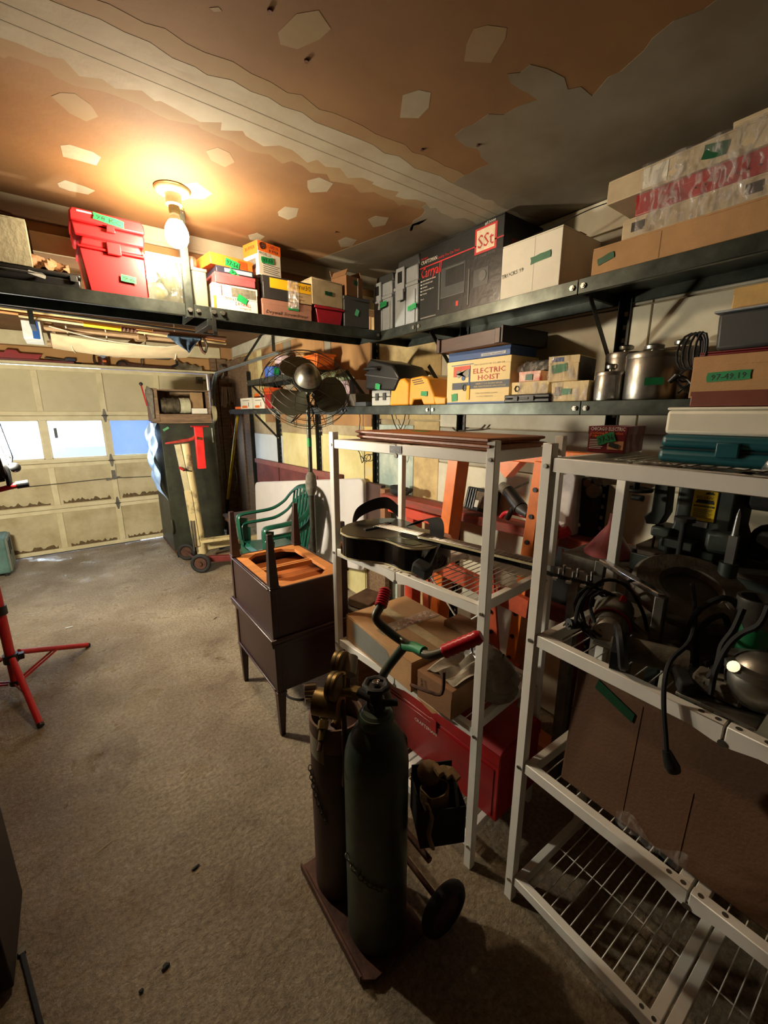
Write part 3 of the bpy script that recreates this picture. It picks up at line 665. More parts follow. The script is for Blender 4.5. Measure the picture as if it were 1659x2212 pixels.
# stack of long wrapped boxes
X1 = 1.60
def longbox(yl, L, z, d, h, m, name, lab, dxx=0, rot=0, **k):
    return carton(name, lab, (Vector((X1+dxx, yl-L/2, z)), -90, L, h), d, m, 'box', rz=-90+rot, **k)
yl = at(1278, 575, x=X1).y
b1 = longbox(yl, 1.16, ZS+.004, .27, .088, CARD, 'long_carton', 'long plain cardboard carton lowest in the wrapped stack by the ceiling'); gtape(b1, -.53, .045, .055, .022, None, rot=14, m=mat('tape_dk2', (16, 84, 50), .4)); 
for xx in (-.36, -.04): decal(b1, xx, xx+.002, .003, .08, CARD2, y=-.0006, name='crease')
b2 = longbox(yl-.09, 1.06, ZS+.093, .24, .062, CARDP, 'pale_carton', 'pale carton with dark printed strips under the red box', .01)
for a, b in ((-.50, -.46), (-.20, -.16), (.0, .10), (.12, .19), (.24, .34)): decal(b2, a, b, .018, .046, mat('print_brown', (64, 58, 44), .6, n=.3, sc=90), name='printed_strip')
b3 = longbox(yl-.125, .74, ZS+.156, .22, .062, REDP, 'red_carton', 'flat red box with white lettering in the wrapped stack', .012, flaps='lid'); txt(b3, 'CRAFTSMAN', .03, .02, .022, mat('faint_white', (214, 150, 146), .5), w=.20, shear=.2)
for k in range(7): part('hole', MB().cyl((-.20+.025*k, -.002, .022), (-.20+.025*k, -.0005, .022), .0025, n=6), BLK, b3)
b4 = longbox(yl-.03, .95, ZS+.219, .23, .070, CARDP, 'long_carton', 'long pale carton topmost in the wrapped stack beside the ceiling', .0); gtape(b4, -.17, .035, .06, .035, None, rot=-10, m=MATS['tape_dk2'])
decal(b4, -.36, -.29, .006, .062, WHITEC, name='shipping_label')
b5 = longbox(yl-.36, .30, ZS+.290, .14, .030, CARDP, 'small_carton', 'small flat box on the very top of the wrapped stack', .03, flaps='lid')
# film: a loose skin around the stack
f = MB(); rr = random.Random(3)
f.grid(lambda u, v: (X1-.006-.006*math.sin(u*31+v*7)-.004*math.sin(v*23), yl-.14-.46*u, ZS+.092+.20*v), 26, 12)
part('film', f, FILM, None).name = 'stretch_film'
tag(bpy.data.objects['stretch_film'], 'clear crinkled stretch film wrapped round the long cartons by the ceiling', 'plastic film')
cbl = thing('wire', 'thin dark wire drooping from the ceiling corner to the white carton', 'wire', (1.62, 1.0, 2.4)); part('cable', MB().tube([(.24, -.35, .03), (.2, -.15, .0), (.12, .0, -.03), (.08, .12, -.06), (.05, .2, -.075)], .002, 5), BLK, cbl)

# ---------------------------------------------------------------- hanging left shelf
def L(xl, xr, yt, z0=None, Y=2.18): return LS(xl, xr, yt, ZS if z0 is None else z0, Y)
# far left: black tool box, canvas, carton
loc, rz, w_, h_ = L(-60, 166, 556); t = thing('black_toolbox', 'long black plastic tool box at the left end of the hanging shelf', 'tool box', loc, rz)
part('body', MB().box(-w_/2, w_/2, .004, .20, 0, h_*.62), BLK, t, bevel=.006); part('lid', MB().box(-w_/2-.004, w_/2+.004, 0, .204, h_*.64, h_), BLK, t, bevel=.008)
part('handle', MB().tube([(-.1, -.006, h_*.5), (-.09, -.02, h_*.52), (.03, -.02, h_*.52), (.04, -.006, h_*.5)], .006, 6), DGREY, t); part('latch', MB().box(.12, .145, -.008, 0, h_*.4, h_*.8), DGREY, t, bevel=.002)
gtape(t, .02, h_*.45, .05, .012, None, y=-.026, rot=-14, m=LGREY)
zt = ZS+h_
loc, rz, w_, h_ = L(-40, 50, 452, zt); c_ = carton('torn_carton', 'whitish torn carton on top of the long black tool box', (loc, rz, w_, h_*.98), .16, mat('dusty_card', (166, 160, 132), .85, n=.12, sc=10, bump=.3), tape=None)
t = thing('kraft_paper_roll', 'crumpled brown kraft paper lying on the black tool box', 'paper', (at(92, 545, y=2.25).x, 2.25, zt))
rr = random.Random(11)
part('paper', MB().grid(lambda u, v: (-.075+.15*u, .05*math.cos(math.pi*v)+.012*math.sin(u*17+v*9), .005+(.058-.03*u)*math.sin(math.pi*v)+.006*math.sin(u*29+v*13)+.004*math.sin(v*41)), 16, 14, .002), PAPERBR, t)
t = thing('angle_iron', 'dark brown metal angle leaning over the carton at far left', 'frame', (at(28, 500, y=2.36).x, 2.36, zt)); part('frame_bar', MB().bar((-.09, 0, .20), (.03, 0, .17), .02, .03).bar((.035, 0, .19), (.04, 0, .004), .02, .03).tube([(-.09, 0, .235), (.0, 0, .225), (.04, 0, .20)], .004, 6), RUST, t)
# red tool boxes
REDT = mat('red_toolbox', (206, 36, 40), .38, n=.04, sc=10)
loc, rz, w_, h_ = L(166, 306, 506); t = thing('red_toolbox', 'red plastic tool box standing under another red box, green tape on front', 'tool box', loc, rz)
part('body', MB().prism([(-w_*.42, 0), (w_*.5, 0), (w_*.5, h_*.78), (-w_*.5, h_*.80)], .006, .21, 'y'), REDT, t, bevel=.005)
part('rim', MB().box(-w_*.53, w_*.51, -.004, .216, h_*.785, h_*.83), REDT, t, bevel=.004)
part('lid', MB().prism([(-w_*.5, h_*.83), (w_*.5, h_*.83), (w_*.44, h_), (-w_*.44, h_)], .004, .20, 'y'), REDT, t, bevel=.008)
part('latch', MB().box(-.02, .03, -.010, .004, h_*.74, h_*.97), REDT, t, bevel=.003); gtape(t, .045, h_*.33, .055, .024, '96', rot=-5)
zt2 = ZS+h_
loc, rz, w_, h_ = L(146, 305, 443, zt2); t = thing('red_toolbox', 'smaller red plastic tool box with hinged lid, topmost, beside the bulb', 'tool box', loc, rz)
part('body', MB().prism([(-w_*.48, 0), (w_*.48, 0), (w_*.5, h_*.5), (-w_*.5, h_*.5)], .006, .2, 'y'), REDT, t, bevel=.008)
part('lid', MB().prism([(-w_*.505, h_*.52), (w_*.505, h_*.52), (w_*.5, h_*.86), (w_*.46, h_), (-w_*.46, h_), (-w_*.5, h_*.86)], .0, .206, 'y'), REDT, t, bevel=.006)
part('latch', MB().prism([(-.012, h_*.3), (.02, h_*.3), (.016, h_*.56), (-.008, h_*.56)], -.012, .002, 'y'), REDT, t, bevel=.002); gtape(t, .002, h_*.76, .105, .026, '98 KC', rot=-6, y=-.006)
decal(t, -w_*.4, -w_*.12, h_*.86, h_*.92, PINK, y=-.002, name='price_strip')
# clear tote with contents
loc, rz, w_, h_ = L(312, 399, 556); t = thing('clear_tote', 'clear plastic tote with plastic bags of parts, just left of the hanger', 'storage box', loc, rz)
CLR = film_mat('clear_plastic', .34, (150, 156, 140), 9.)
part('shell', MB().box(-w_/2, w_/2, 0, .003, 0, h_).box(-w_/2, -w_/2+.003, .003, .19, 0, h_).box(w_/2-.003, w_/2, .003, .19, 0, h_).box(-w_/2, w_/2, .19, .193, 0, h_).box(-w_/2, w_/2, 0, .19, 0, .003), CLR, t, smooth=False)
part('lid', MB().box(-w_/2-.006, w_/2+.006, -.006, .198, h_, h_+.012).box(-w_/2+.005, w_/2-.005, .01, .185, h_+.012, h_+.03), mat('frost_lid', (214, 216, 210), .3), t, bevel=.004)
for k in range(5):
    part('parts_bag', MB().ell((-.04+.02*k, .05+.02*(k%3), .035+.02*k), (.035, .03, .03+.004*k), 10, 6), mat('bag_%d' % (k%3), ((120, 110, 60), (150, 150, 132), (70, 90, 70))[k%3], .6, n=.2, sc=40), t)
# silver can + grey bin
loc, rz, w_, h_ = L(413, 444, 577, None, 2.19); t = thing('grey_bin', 'olive grey bin with rolled rim right of the hanger', 'bin', loc, rz)
part('body', MB().prism([(-w_*.44, 0), (w_*.5, 0), (w_*.5, h_), (-w_*.5, h_)], 0, .18, 'y'), mat('olive_grey', (112, 112, 92), .6), t, bevel=.004); part('rim', MB().box(-w_*.56, w_*.56, -.004, .186, h_-.012, h_+.002), MATS['olive_grey'], t, bevel=.003)
zt3 = ZS+h_+.004; t = thing('spray_can', 'dull silver can lying upright on the grey bin', 'can', (loc.x-.015, 2.24, zt3)); part('can', MB().lathe([(.02, 0), (.022, .004), (.022, .04), (.017, .052), (.0, .054)], 16), ALU, t)
# orange and white boxes
loc, rz, w_, h_ = L(458, 554, 609); wbx = carton('screw_box', 'white and orange printed screw carton with green tape on hanging shelf', (loc, rz, w_, h_), .19, WHITEC, flaps='lid'); w_, h_ = dims(wbx)
decal(wbx, -w_/2, -w_/2+.012, 0, h_*.5, ORG); decal(wbx, -w_/2, w_/2, h_*.5, h_*.505, GRYTXT); decal(wbx, -.02, w_*.46, h_*.56, h_*.93, mat('drill_picture', (120, 116, 100), .6, n=.2, sc=60)); decal(wbx, -w_*.32, -w_*.30, h_*.55, h_*.95, REDTXT)
txt(wbx, 'SCREW & DRILL', -w_*.3, h_*.40, .012, INK, w=.09); txt(wbx, 'DRYWALL', -.005, h_*.24, .016, REDTXT, w=.075, rot=-2); txt(wbx, 'screwgun kit', .01, h_*.12, .009, REDTXT, w=.06, rot=-2); txt(wbx, 'made in usa', -w_*.42, h_*.06, .007, REDTXT)
gtape(wbx, .03, h_*.50, .05, .028, None, rot=-25)
z4 = ZS+h_
c4 = carton('pink_tote', 'pink and red plastic tote lid between the orange case and white box', (Vector((loc.x+.002, 2.172, z4+.001)), 0, .19, .045), .2, mat('dusty_pink', (176, 84, 88), .45, n=.15, sc=16), 'box', flaps='lid')
c5 = carton('dark_box', 'dark navy box with pale label strip under the orange case', (Vector((loc.x+.004, 2.176, z4+.047)), 0, .175, .028), .19, mat('navy', (40, 40, 56), .5), 'box', flaps='lid'); decal(c5, -.05, .08, .006, .022, LGREY, name='label_strip')
c6 = carton('orange_case', 'flat orange carton on top of the dark navy box', (Vector((loc.x-.005, 2.185, z4+.076)), 8, .21, .048), .17, ORG, 'box', flaps='lid'); decal(c6, .03, .075, .006, .04, mat('deep_orange', (176, 76, 24), .5)); gtape(c6, .0, .018, .07, .032, '97-56', rot=-10); gtape(c6, .02, -.03, .09, .022, '97-72', rot=-22, y=-.012)
# DEWALT + drywall boxes under the buffer carton
loc, rz, w_, h_ = L(566, 672, 644); dw = carton('drywall_box', 'low brown carton marked Drywall Screwdriver at the shelf edge', (loc, rz, w_, h_*1.02), .19, mat('brown_pinkish', (150, 106, 88), .75, n=.08, sc=12), flaps='lid'); w_, h_ = dims(dw)
txt(dw, 'Drywall Screwdriver', -w_*.44, h_*.16, .016, INK, w=w_*.86, shear=.3); gtape(dw, .03, h_*.66, .06, .02, None)
z5 = ZS+h_
dd = carton('power_tool_box', 'yellow and black power tool box lying upside down on drywall carton', (Vector((loc.x+.005, 2.176, z5+.001)), 0, w_*.98, .105), .19, mat('tool_black', (48, 46, 46), .5), flaps='lid')
decal(dd, -w_*.36, w_*.48, .052, .098, YEL); o = txt(dd, 'DEWALT', w_*.46, .088, .022, INK, w=w_*.36, rot=180); decal(dd, w_*.02, w_*.48, .002, .05, mat('dk_tan', (176, 150, 110), .6)); txt(dd, 'Heavy Duty', w_*.10, .03, .008, INK); txt(dd, 'screwdriver', w_*.14, .014, .008, INK)
part('packing_tape', MB().box(-.005, .055, -.0045, -.003, -.03, .10), film_mat('tape_film', .4, (190, 180, 160)), dd, smooth=False)
be = carton('brown_carton', 'small brown carton wedged left of the yellow power tool box', (Vector((loc.x-w_*.42, 2.23, z5+.001)), 0, .05, .125), .14, CARD2, flaps='closed')
z6 = z5+.107
# buffer box turned so two sides show
p = at(584, 598, y=2.19); bf = carton('buffer_box', 'white and orange buffer carton turned cornerwise, reads MODEL 25', (Vector((p.x+.008, 2.205, z6+.002)), -6, .135, .152), .125, WHITEC, flaps='closed', rz=14)
w_, h_ = dims(bf)
decal(bf, -w_/2, w_/2, h_*.70, h_*.99, ORG); txt(bf, 'CARBON', -.008, h_*.85, .018, REDTXT, w=.062); txt(bf, 'BUFFER', -.002, h_*.74, .014, INK, w=.055); txt(bf, 'MODEL 25', -w_*.46, h_*.60, .013, INK, w=.068)
part('round_logo', MB().tube([(-.043+.014*math.cos(k*math.pi/8), -.0025, h_*.86+.014*math.sin(k*math.pi/8)) for k in range(16)], .0018, 5, closed=True).tube([(-.043+.007*math.cos(k*math.pi/5), -.0025, h_*.86+.007*math.sin(k*math.pi/5)) for k in range(10)], .0015, 5, closed=True), INK, bf)
gtape(bf, -.015, h_*.47, .07, .028, '97-53', rot=6)
for i in range(5): decal(bf, -w_*.30, w_*.40-.01*(i%2), h_*(.34-.06*i), h_*(.34-.06*i)+.003, GRYTXT, name='small_print')
decal(bf, .002, .122, h_*.62, h_*.99, ORG, face='left', y=-w_/2-.0012); decal(bf, .02, .09, h_*.2, h_*.5, GRYTXT, face='left', y=-w_/2-.0012); txt(bf, 'BUFFER', .02, h_*.78, .016, INK, face='left', y=-w_/2-.002, w=.08)
# small cream box on red bin, open carton on black bin
loc, rz, w_, h_ = L(680, 741, 658); t = thing('red_bin', 'small dark red bin with overhanging rim under the cream box', 'bin', loc, rz)
part('body', MB().prism([(-w_*.38, 0), (w_*.42, 0), (w_*.5, h_*.86), (-w_*.46, h_*.86)], .004, .17, 'y'), mat('bin_red', (150, 22, 40), .35), t, bevel=.004); part('rim', MB().box(-w_*.52, w_*.55, -.004, .176, h_*.84, h_), MATS['bin_red'], t, bevel=.004)
z7 = ZS+h_+.001
loc, rz, w_, h_ = L(671, 741, 598, z7); cc = carton('cream_carton', 'small square cream carton with dark green tape on the red bin', (loc, rz, w_, h_), .16, mat('greyish_cream', (186, 170, 136), .75), flaps='closed', rz=5); gtape(cc, .005, h_*.5, .05, .020, '97', m=MATS['tape_dk2'])
loc, rz, w_, h_ = L(742, 800, 637, None); t = thing('black_bin', 'dark grey plastic bin under the open cardboard box at the corner', 'bin', (loc.x-.002, loc.y, loc.z), rz)
part('body', MB().box(-w_/2+.004, w_/2-.006, .0, .18, 0, h_*.9), DGREY, t, bevel=.006); part('lid', MB().box(-w_/2, w_/2-.002, -.004, .184, h_*.88, h_), DGREY, t, bevel=.005); gtape(t, -.002, h_*.5, .022, .034, None, rot=-20, m=mat('tape_mint', (96, 200, 150), .5))
z8 = ZS+h_+.001
oc = carton('open_carton', 'small cardboard box with open flaps, green tape, in the shelf corner', (Vector((loc.x-.01, 2.19, z8)), 0, .125, .105), .13, CARD2, flaps='open', rz=10); gtape(oc, .005, .075, .03, .024, None, m=MATS['tape_dk2'])
decal(oc, .022, .028, .0, .104, WHITEC, name='pale_edge')
# ---------------------------------------------------------------- middle shelf
ZP = ZM+.009
# far end
for (xl, xr, yt, nm, lab, m, z) in ((508, 519, 879, 'orange_box', 'tiny flat orange box at the far end of the middle shelf', ORG, ZP), (519, 543, 861, 'small_box', 'small white box with orange picture at far end of middle shelf', WHITEC, ZP), (547, 569, 860, 'small_box', 'small white box with orange lid, second from the far shelf end', WHITEC, ZP)):
    b = carton(nm, lab, RS(xl, xr, yt, z, 1.61), .12, m, flaps='lid'); w_, h_ = dims(b)
    if m is WHITEC: decal(b, -w_*.36, w_*.1, h_*.1, h_*.32, ORG, name='picture'); decal(b, -w_*.3, w_*.3, h_*.74, h_*.8, GRYTXT); decal(b, w_*.2, w_*.24, h_*.2, h_*.6, INK)
p2 = RS(523, 545, 851, ZP, 1.65); b = carton('orange_carton', 'orange lidded carton standing behind the small white boxes', (Vector((1.74, p2[0].y-.05, ZP)), -90, .16, .17), .11, WHITEC, flaps='lid'); decal(b, -.08, .08, .11, .17, ORG)
p2 = RS(545, 570, 843, ZP, 1.65); b = carton('orange_carton', 'taller orange and white carton at far shelf end, behind', (Vector((1.74, p2[0].y-.02, ZP)), -90, .2, .215), .11, mat('red_orange', (224, 84, 30), .5), flaps='lid')
b = carton('red_carton', 'small red carton between the far white boxes and the fan', RS(571, 584, 852, ZP, 1.62), .1, REDP, flaps='lid')
# on the far upper shelf
zf = 1.93+.009
t = thing('tape_roll', 'roll of bright blue masking tape bundle on the far upper shelf', 'tape', (1.66, at(588, 775, x=1.66).y, zf)); part('roll', MB().lathe([(.03, 0), (.075, 0), (.08, .005), (.08, .09), (.075, .095), (.03, .095), (.03, 0)], 20), mat('masking_blue', (62, 104, 190), .5), t); gtape(t, 0, .05, .05, .06, None, y=-.083)
b = carton('small_carton', 'cream carton with green tape on the far upper shelf', RS(607, 640, 748, zf, 1.62), .16, WHITEC, h=.13); gtape(b, -.04, .09, .06, .05, None, rot=10); gtape(b, .05, .04, .08, .05, None, rot=12)
b = carton('pink_carton', 'pale pink carton behind the blue tape on the far upper shelf', RS(592, 605, 745, zf, 1.72), .1, PINK, h=.2, w=.16)
b = thing('orange_bin', 'orange plastic bin under the hanging shelf at the far upper shelf end', 'bin', (1.66, at(668, 745, x=1.66).y, zf), -90); part('body', MB().prism([(-.10, 0), (.10, 0), (.13, .11), (-.13, .11)], 0, .16, 'y'), ORG, b, bevel=.006); part('rim', MB().box(-.14, .14, -.008, .168, .11, .125), ORG, b, bevel=.003)
b = carton('brown_carton', 'brown carton between cream carton and orange bin, far upper shelf', (Vector((1.66, at(645, 745, x=1.66).y, zf)), -90, .10, .12), .15, CARD2)
# behind the fan
t = carton('pink_box', 'long pale pink printed box behind the fan cage', RS(700, 768, 824, ZP+.09, 1.70), .12, PINK, flaps='lid', h=.10); w_, h_ = dims(t); decal(t, w_*.34, w_*.5, 0, h_, mat('dk_plum', (60, 44, 50), .5)); txt(t, 'SOCKET SET', -w_*.4, h_*.5, .02, mat('pink_ink', (180, 110, 130), .5), w=w_*.6)
t = carton('grey_carton', 'dull grey carton low behind the fan at the shelf edge', RS(735, 768, 846, ZP, 1.63), .16, mat('dull_taupe', (116, 104, 90), .7), h=.088)
t = carton('white_carton', 'white carton with blue base and green tape behind the fan', RS(703, 733, 846, ZP, 1.63), .16, WHITEC, h=.088); w_, h_ = dims(t); decal(t, -w_/2, w_/2, 0, .03, BLUE); gtape(t, 0, .065, .05, .03)
t = thing('green_bag', 'crumpled green plastic bag above the pink box by the fan', 'bag', (1.70, at(725, 815, x=1.7).y, ZP+.192)); part('bag', MB().grid(lambda u, v: (.09*math.cos(math.pi*v), -.13+.26*u, .002+(.06+.02*math.sin(u*9))*math.sin(math.pi*v)+.008*math.sin(u*31+v*17)), 14, 12, .002), mat('bag_green', (84, 110, 70), .35, n=.25, sc=20, c2=(180, 176, 150)), t)
t = carton('grey_case', 'small slate-grey case at shelf edge right of the fan', RS(766, 790, 869, ZP, 1.60), .1, mat('slate', (74, 80, 84), .5), flaps='lid')
# black tool bag leaning on grey case
a = at(812, 872, x=1.60); t = thing('grey_case', 'grey ribbed plastic case under the leaning black tool bag', 'case', (1.63, a.y-.01, ZP), -90)
part('body', MB().box(-.10, .10, 0, .16, 0, .055), LGREY, t, bevel=.006); part('lid', MB().box(-.10, .10, 0, .16, .058, .10), LGREY, t, bevel=.006)
part('latch', MB().box(-.05, -.02, -.008, 0, .035, .08), DGREY, t, bevel=.002); part('latch', MB().box(.03, .06, -.008, 0, .035, .08), DGREY, t, bevel=.002)
a = at(795, 848, x=1.56); t = thing('tool_bag', 'black hard tool case tilted on top of the grey ribbed case', 'tool case', (1.60, a.y+.04, ZP+.105), -90)
M0 = Matrix.Translation((-.02, 0, .0)) @ Matrix.Rotation(R_(8), 4, 'Y')
part('body', MB(M0).prism([(.0, 0), (.30, .02), (.34, .10), (.26, .165), (.03, .19), (-.01, .15)], -.02, .23, 'y'), BLK, t, bevel=.012)
part('seam', MB(M0).box(-.014, .335, -.024, .234, .085, .095), DGREY, t, bevel=.002); part('handle', MB(M0).tube([(.02, -.02, .12), (.02, -.05, .125), (.14, -.05, .135), (.14, -.02, .13)], .008, 6), BLKM, t); gtape(t, .13, .01, .05, .035, None, rot=-10, y=-.03)
# yellow machine
loc, rz, w_, h_ = RS(842, 962, 808, ZP, 1.595, ym=870); t = thing('yellow_machine', 'yellow-orange moulded bench machine with vents, left of the hoist box', 'power tool', loc, rz); h_ = .155
sidep = [(-w_*.5, 0), (-w_*.46, h_*.74), (-w_*.38, h_*.95), (-w_*.22, h_*.98), (-w_*.12, h_*.78), (-w_*.12, 0)]
part('left_hood', MB().prism(sidep, -.004, .20, 'y'), YELM, t, bevel=.01)
mid = [(-w_*.12, .03), (-w_*.10, h_*.96), (w_*.10, h_), (w_*.20, h_*.9), (w_*.27, h_*.55), (w_*.32, h_*.3), (w_*.34, 0), (w_*.14, 0), (w_*.10, .03), (-w_*.04, .03), (-w_*.06, .0), (-w_*.12, 0)]
part('main_hood', MB().prism(mid, .0, .22, 'y'), YELM, t, bevel=.008)
part('base_skirt', MB().prism([(w_*.34, 0), (w_*.5, 0), (w_*.5, h_*.22), (w_*.3, h_*.28)], .0, .22, 'y'), YELM, t, bevel=.006)
for k in range(3): part('vent', MB().rbox((w_*(.02+.02*k), -.001, h_*(.88-.07*k)), (w_*.17, .004, .004), (0, R_(-4), 0)), BLK, t)
gtape(t, w_*.16, h_*.38, .05, .026, None, rot=-4, y=-.005); part('motor_housing', MB().cyl((0, .10, h_*.86), (w_*.1, .24, h_*.86), .035, n=14), mat('pale_knob', (196, 186, 150), .5), t)
# hoist box and neighbours
loc, rz, w_, h_ = RS(967, 1104, 784, ZP); hb = carton('hoist_box', 'cream carton printed ELECTRIC HOIST on the middle shelf', (loc, rz, w_, h_), .20, CREAM, flaps='lid'); w_, h_ = dims(hb); x0 = -w_/2
txt(hb, 'ELECTRIC', x0+w_*.45, h_*.68, h_*.115, REDTXT, w=w_*.48); txt(hb, 'HOIST', x0+w_*.53, h_*.53, h_*.115, REDTXT, w=w_*.32); txt(hb, 'PRO HOISTS UP TO 880 LB', x0+w_*.46, h_*.86, .006, GRYTXT, w=w_*.46)
decal(hb, x0+w_*.10, x0+w_, h_*.34, h_*.50, mat('navy_band', (42, 52, 66), .5)); txt(hb, 'PERFECT FOR ENGINE REPAIR', x0+w_*.50, h_*.43, .007, CREAM, w=w_*.40, y=-.002); txt(hb, 'AND MAINTENANCE APPLICATIONS', x0+w_*.47, h_*.37, .007, CREAM, w=w_*.48, y=-.002)
decal(hb, x0, x0+w_, 0, h_*.04, BLUE); txt(hb, 'STEEL MOUNTING CLAMPS', x0+w_*.5, h_*.22, .006, GRYTXT, w=w_*.34); txt(hb, '110 VOLT OPERATION', x0+w_*.52, h_*.15, .006, GRYTXT, w=w_*.25)
part('hoist_picture', MB().prism([(x0+w_*.12, h_*.88), (x0+w_*.4, h_*.88), (x0+w_*.4, h_*.80), (x0+w_*.2, h_*.76), (x0+w_*.16, h_*.64), (x0+w_*.12, h_*.64)], -.0025, -.001, 'y'), mat('hoist_red', (206, 72, 40), .5), hb, smooth=False)
part('hoist_picture', MB().prism([(x0+w_*(.28+.11*math.cos(k/7*math.pi)), h_*(.70+.09*math.sin(k/7*math.pi*2))) for k in range(14)], -.0035, -.002, 'y'), DULLM, hb, smooth=False)
part('hook_picture', MB().box(x0+w_*.38, x0+w_*.40, -.0024, -.001, h_*.36, h_*.8).box(x0+w_*.08, x0+w_*.45, -.0024, -.001, h_*.9, h_*.915).cyl((x0+w_*.29, -.0026, h_*.6), (x0+w_*.29, -.001, h_*.6), .012, n=12), BLUE, hb)
part('remote_picture', MB().box(x0+w_*.355, x0+w_*.405, -.0035, -.0015, h_*.10, h_*.42), YEL, hb, smooth=False); part('cable_picture', MB().tube([(x0+w_*(.32+.03*math.cos(k*math.pi/6)), -.003, h_*(.38+.07*math.sin(k*math.pi/6))) for k in range(12)], .002, 5, closed=True), INK, hb)
gtape(hb, x0+w_*.15, h_*.16, .04, .035, None, rot=6)
gap = .001; zb = ZP+h_+gap
bb = carton('blue_box', 'flat blue box printed CENTRAL MACHINERY on top of the hoist carton', (Vector((loc.x+.0, loc.y+.0, zb)), -90, w_*.97, .042), .19, BLUE, flaps='lid'); decal(bb, w_*.06, w_*.42, .008, .020, LGREY); txt(bb, 'CENTRAL MACHINERY', w_*.08, .010, .007, BLUE, w=w_*.32, y=-.003)
# dark wooden drawer
zb2 = zb+.043; a0 = at(945, 750, x=1.56); a1 = at(1090, 730, x=1.56)
t = thing('furniture_tray', 'dark brown wooden drawer box lying on the flat blue box', 'drawer', (1.555, (a0.y+a1.y)/2, zb2+.001), -93); wd = a0.y-a1.y
BRN = mat('drawer_brown', (84, 62, 54), .45, n=.14, sc=5, stretch=(1, 8, 8)); DBL = mat('drawer_dark', (36, 32, 34), .5)
part('front_board', MB().box(-wd/2, wd/2, 0, .012, 0, .062), BRN, t, bevel=.002); part('side_board', MB().box(wd/2-.004, wd/2+.008, -.006, .30, 0, .07), DBL, t, bevel=.002); part('side_board', MB().box(-wd/2-.008, -wd/2+.004, -.006, .30, 0, .07), DBL, t, bevel=.002)
part('back_board', MB().box(-wd/2, wd/2, .29, .30, 0, .07), DBL, t); part('bottom', MB().box(-wd/2, wd/2, .012, .29, .004, .009), WOOD, t, smooth=False); part('moulding', MB().box(-wd/2-.002, -wd/2+.02, -.010, .0, .0, .062), BRN, t, bevel=.003); part('moulding', MB().box(wd/2-.035, wd/2-.004, -.010, .0, .0, .062), BRN, t, bevel=.003)
# right of the hoist box
loc, rz, w_, h_ = RS(1094, 1192, 850, ZP); t = thing('black_case', 'low black plastic case with latches in front of hoist box', 'case', (loc.x-.015, loc.y, loc.z), rz); h_ = .033
part('body', MB().box(-w_/2, w_/2, 0, .14, 0, h_*.5), BLK, t, bevel=.004); part('lid', MB().box(-w_/2, w_/2, 0, .14, h_*.53, h_), BLK, t, bevel=.004)
for x in (-.05, .03): part('latch', MB().box(x-.012, x+.012, -.005, .001, h_*.2, h_*.8), DGREY, t, bevel=.001)
part('handle', MB().box(-.03, .015, -.006, .001, h_*.4, h_*.65), DGREY, t, bevel=.001)
zc = ZP+h_+.001; loc, rz, w_, h_ = RS(1107, 1187, 819, zc); b = carton('wrapped_carton', 'cream carton in crinkled film standing on the low black case', (loc, rz, w_, .052), .13, CREAM, flaps='lid'); w_, h_ = dims(b)
part('hex_logo', MB().tube([(-w_*.34+.012*math.cos(k*math.pi/3), -.003, h_*.48+.012*math.sin(k*math.pi/3)) for k in range(6)], .0025, 4, closed=True), INK, b); part('film', MB().grid(lambda u, v: (-w_*.3+w_*.78*u, -.005-.003*math.sin(u*40+v*9), .0+h_*v), 12, 6), FILM, b)
zc2 = zc+.053; b = carton('red_carton', 'small red wrapped carton on the cream wrapped carton', (Vector((1.615, at(1140, 800, x=1.6).y, zc2)), -90, .105, .042), .1, mat('reddish', (190, 70, 56), .5, n=.2, sc=30, c2=(220, 200, 180)), flaps='lid'); gtape(b, 0, .018, .035, .024, None, m=MATS['tape_dk2'])
t = thing('parts_bag', 'clear bag of small metal parts on the small red carton', 'bag', (1.68, at(1150, 785, x=1.62).y, zc2+.043)); part('contents', MB().ell((0, 0, .018), (.045, .075, .02), 14, 8), mat('metal_bits', (120, 112, 92), .4, .5, n=.3, sc=60, bump=.6), t); part('bag', MB().grid(lambda u, v: (.05*math.cos(math.pi*v), -.085+.17*u, .001+.045*math.sin(math.pi*v)+.003*math.sin(u*40)), 12, 8), FILM, t)
# two wrapped cartons
loc, rz, w_, h_ = RS(1193, 1272, 826, ZP); b = carton('wrapped_carton', 'lower of two film-wrapped cream cartons beside the canisters', (loc, rz, w_, h_), .16, CREAM, flaps='lid'); w_, h_ = dims(b)
gtape(b, -.01, h_*.5, .04, .022, None, m=mat('tape_mid', (24, 130, 76), .5)); decal(b, -w_*.4, -w_*.2, h_*.3, h_*.75, mat('pic_taupe', (120, 100, 80), .5, n=.3, sc=60)); part('film', MB().grid(lambda u, v: (-w_/2+w_*u, -.005-.003*math.sin(u*36+v*9), .002+h_*.96*v), 14, 8), FILM, b)
zq = ZP+h_+.001; loc, rz, w_, h_ = RS(1191, 1252, 772, zq); b = carton('wrapped_carton', 'upper film-wrapped cream carton turned to show its dark side', (Vector((loc.x-.005, loc.y+.0, zq)), rz, w_, h_), .17, CREAM, flaps='lid', rz=-82); w_, h_ = dims(b)
decal(b, -w_*.4, 0, h_*.78, h_*.95, BLUE); gtape(b, -.015, h_*.52, .06, .03, None, rot=8, m=MATS['tape_mid']); part('side_print', MB().box(w_/2, w_/2+.0012, .004, .166, .004, h_-.004), mat('side_dark', (78, 68, 54), .5, n=.25, sc=40), b, smooth=False); part('film', MB().grid(lambda u, v: (-w_/2+w_*u, -.005-.003*math.sin(u*30+v*9), .004+h_*.96*v), 14, 8), FILM, b)
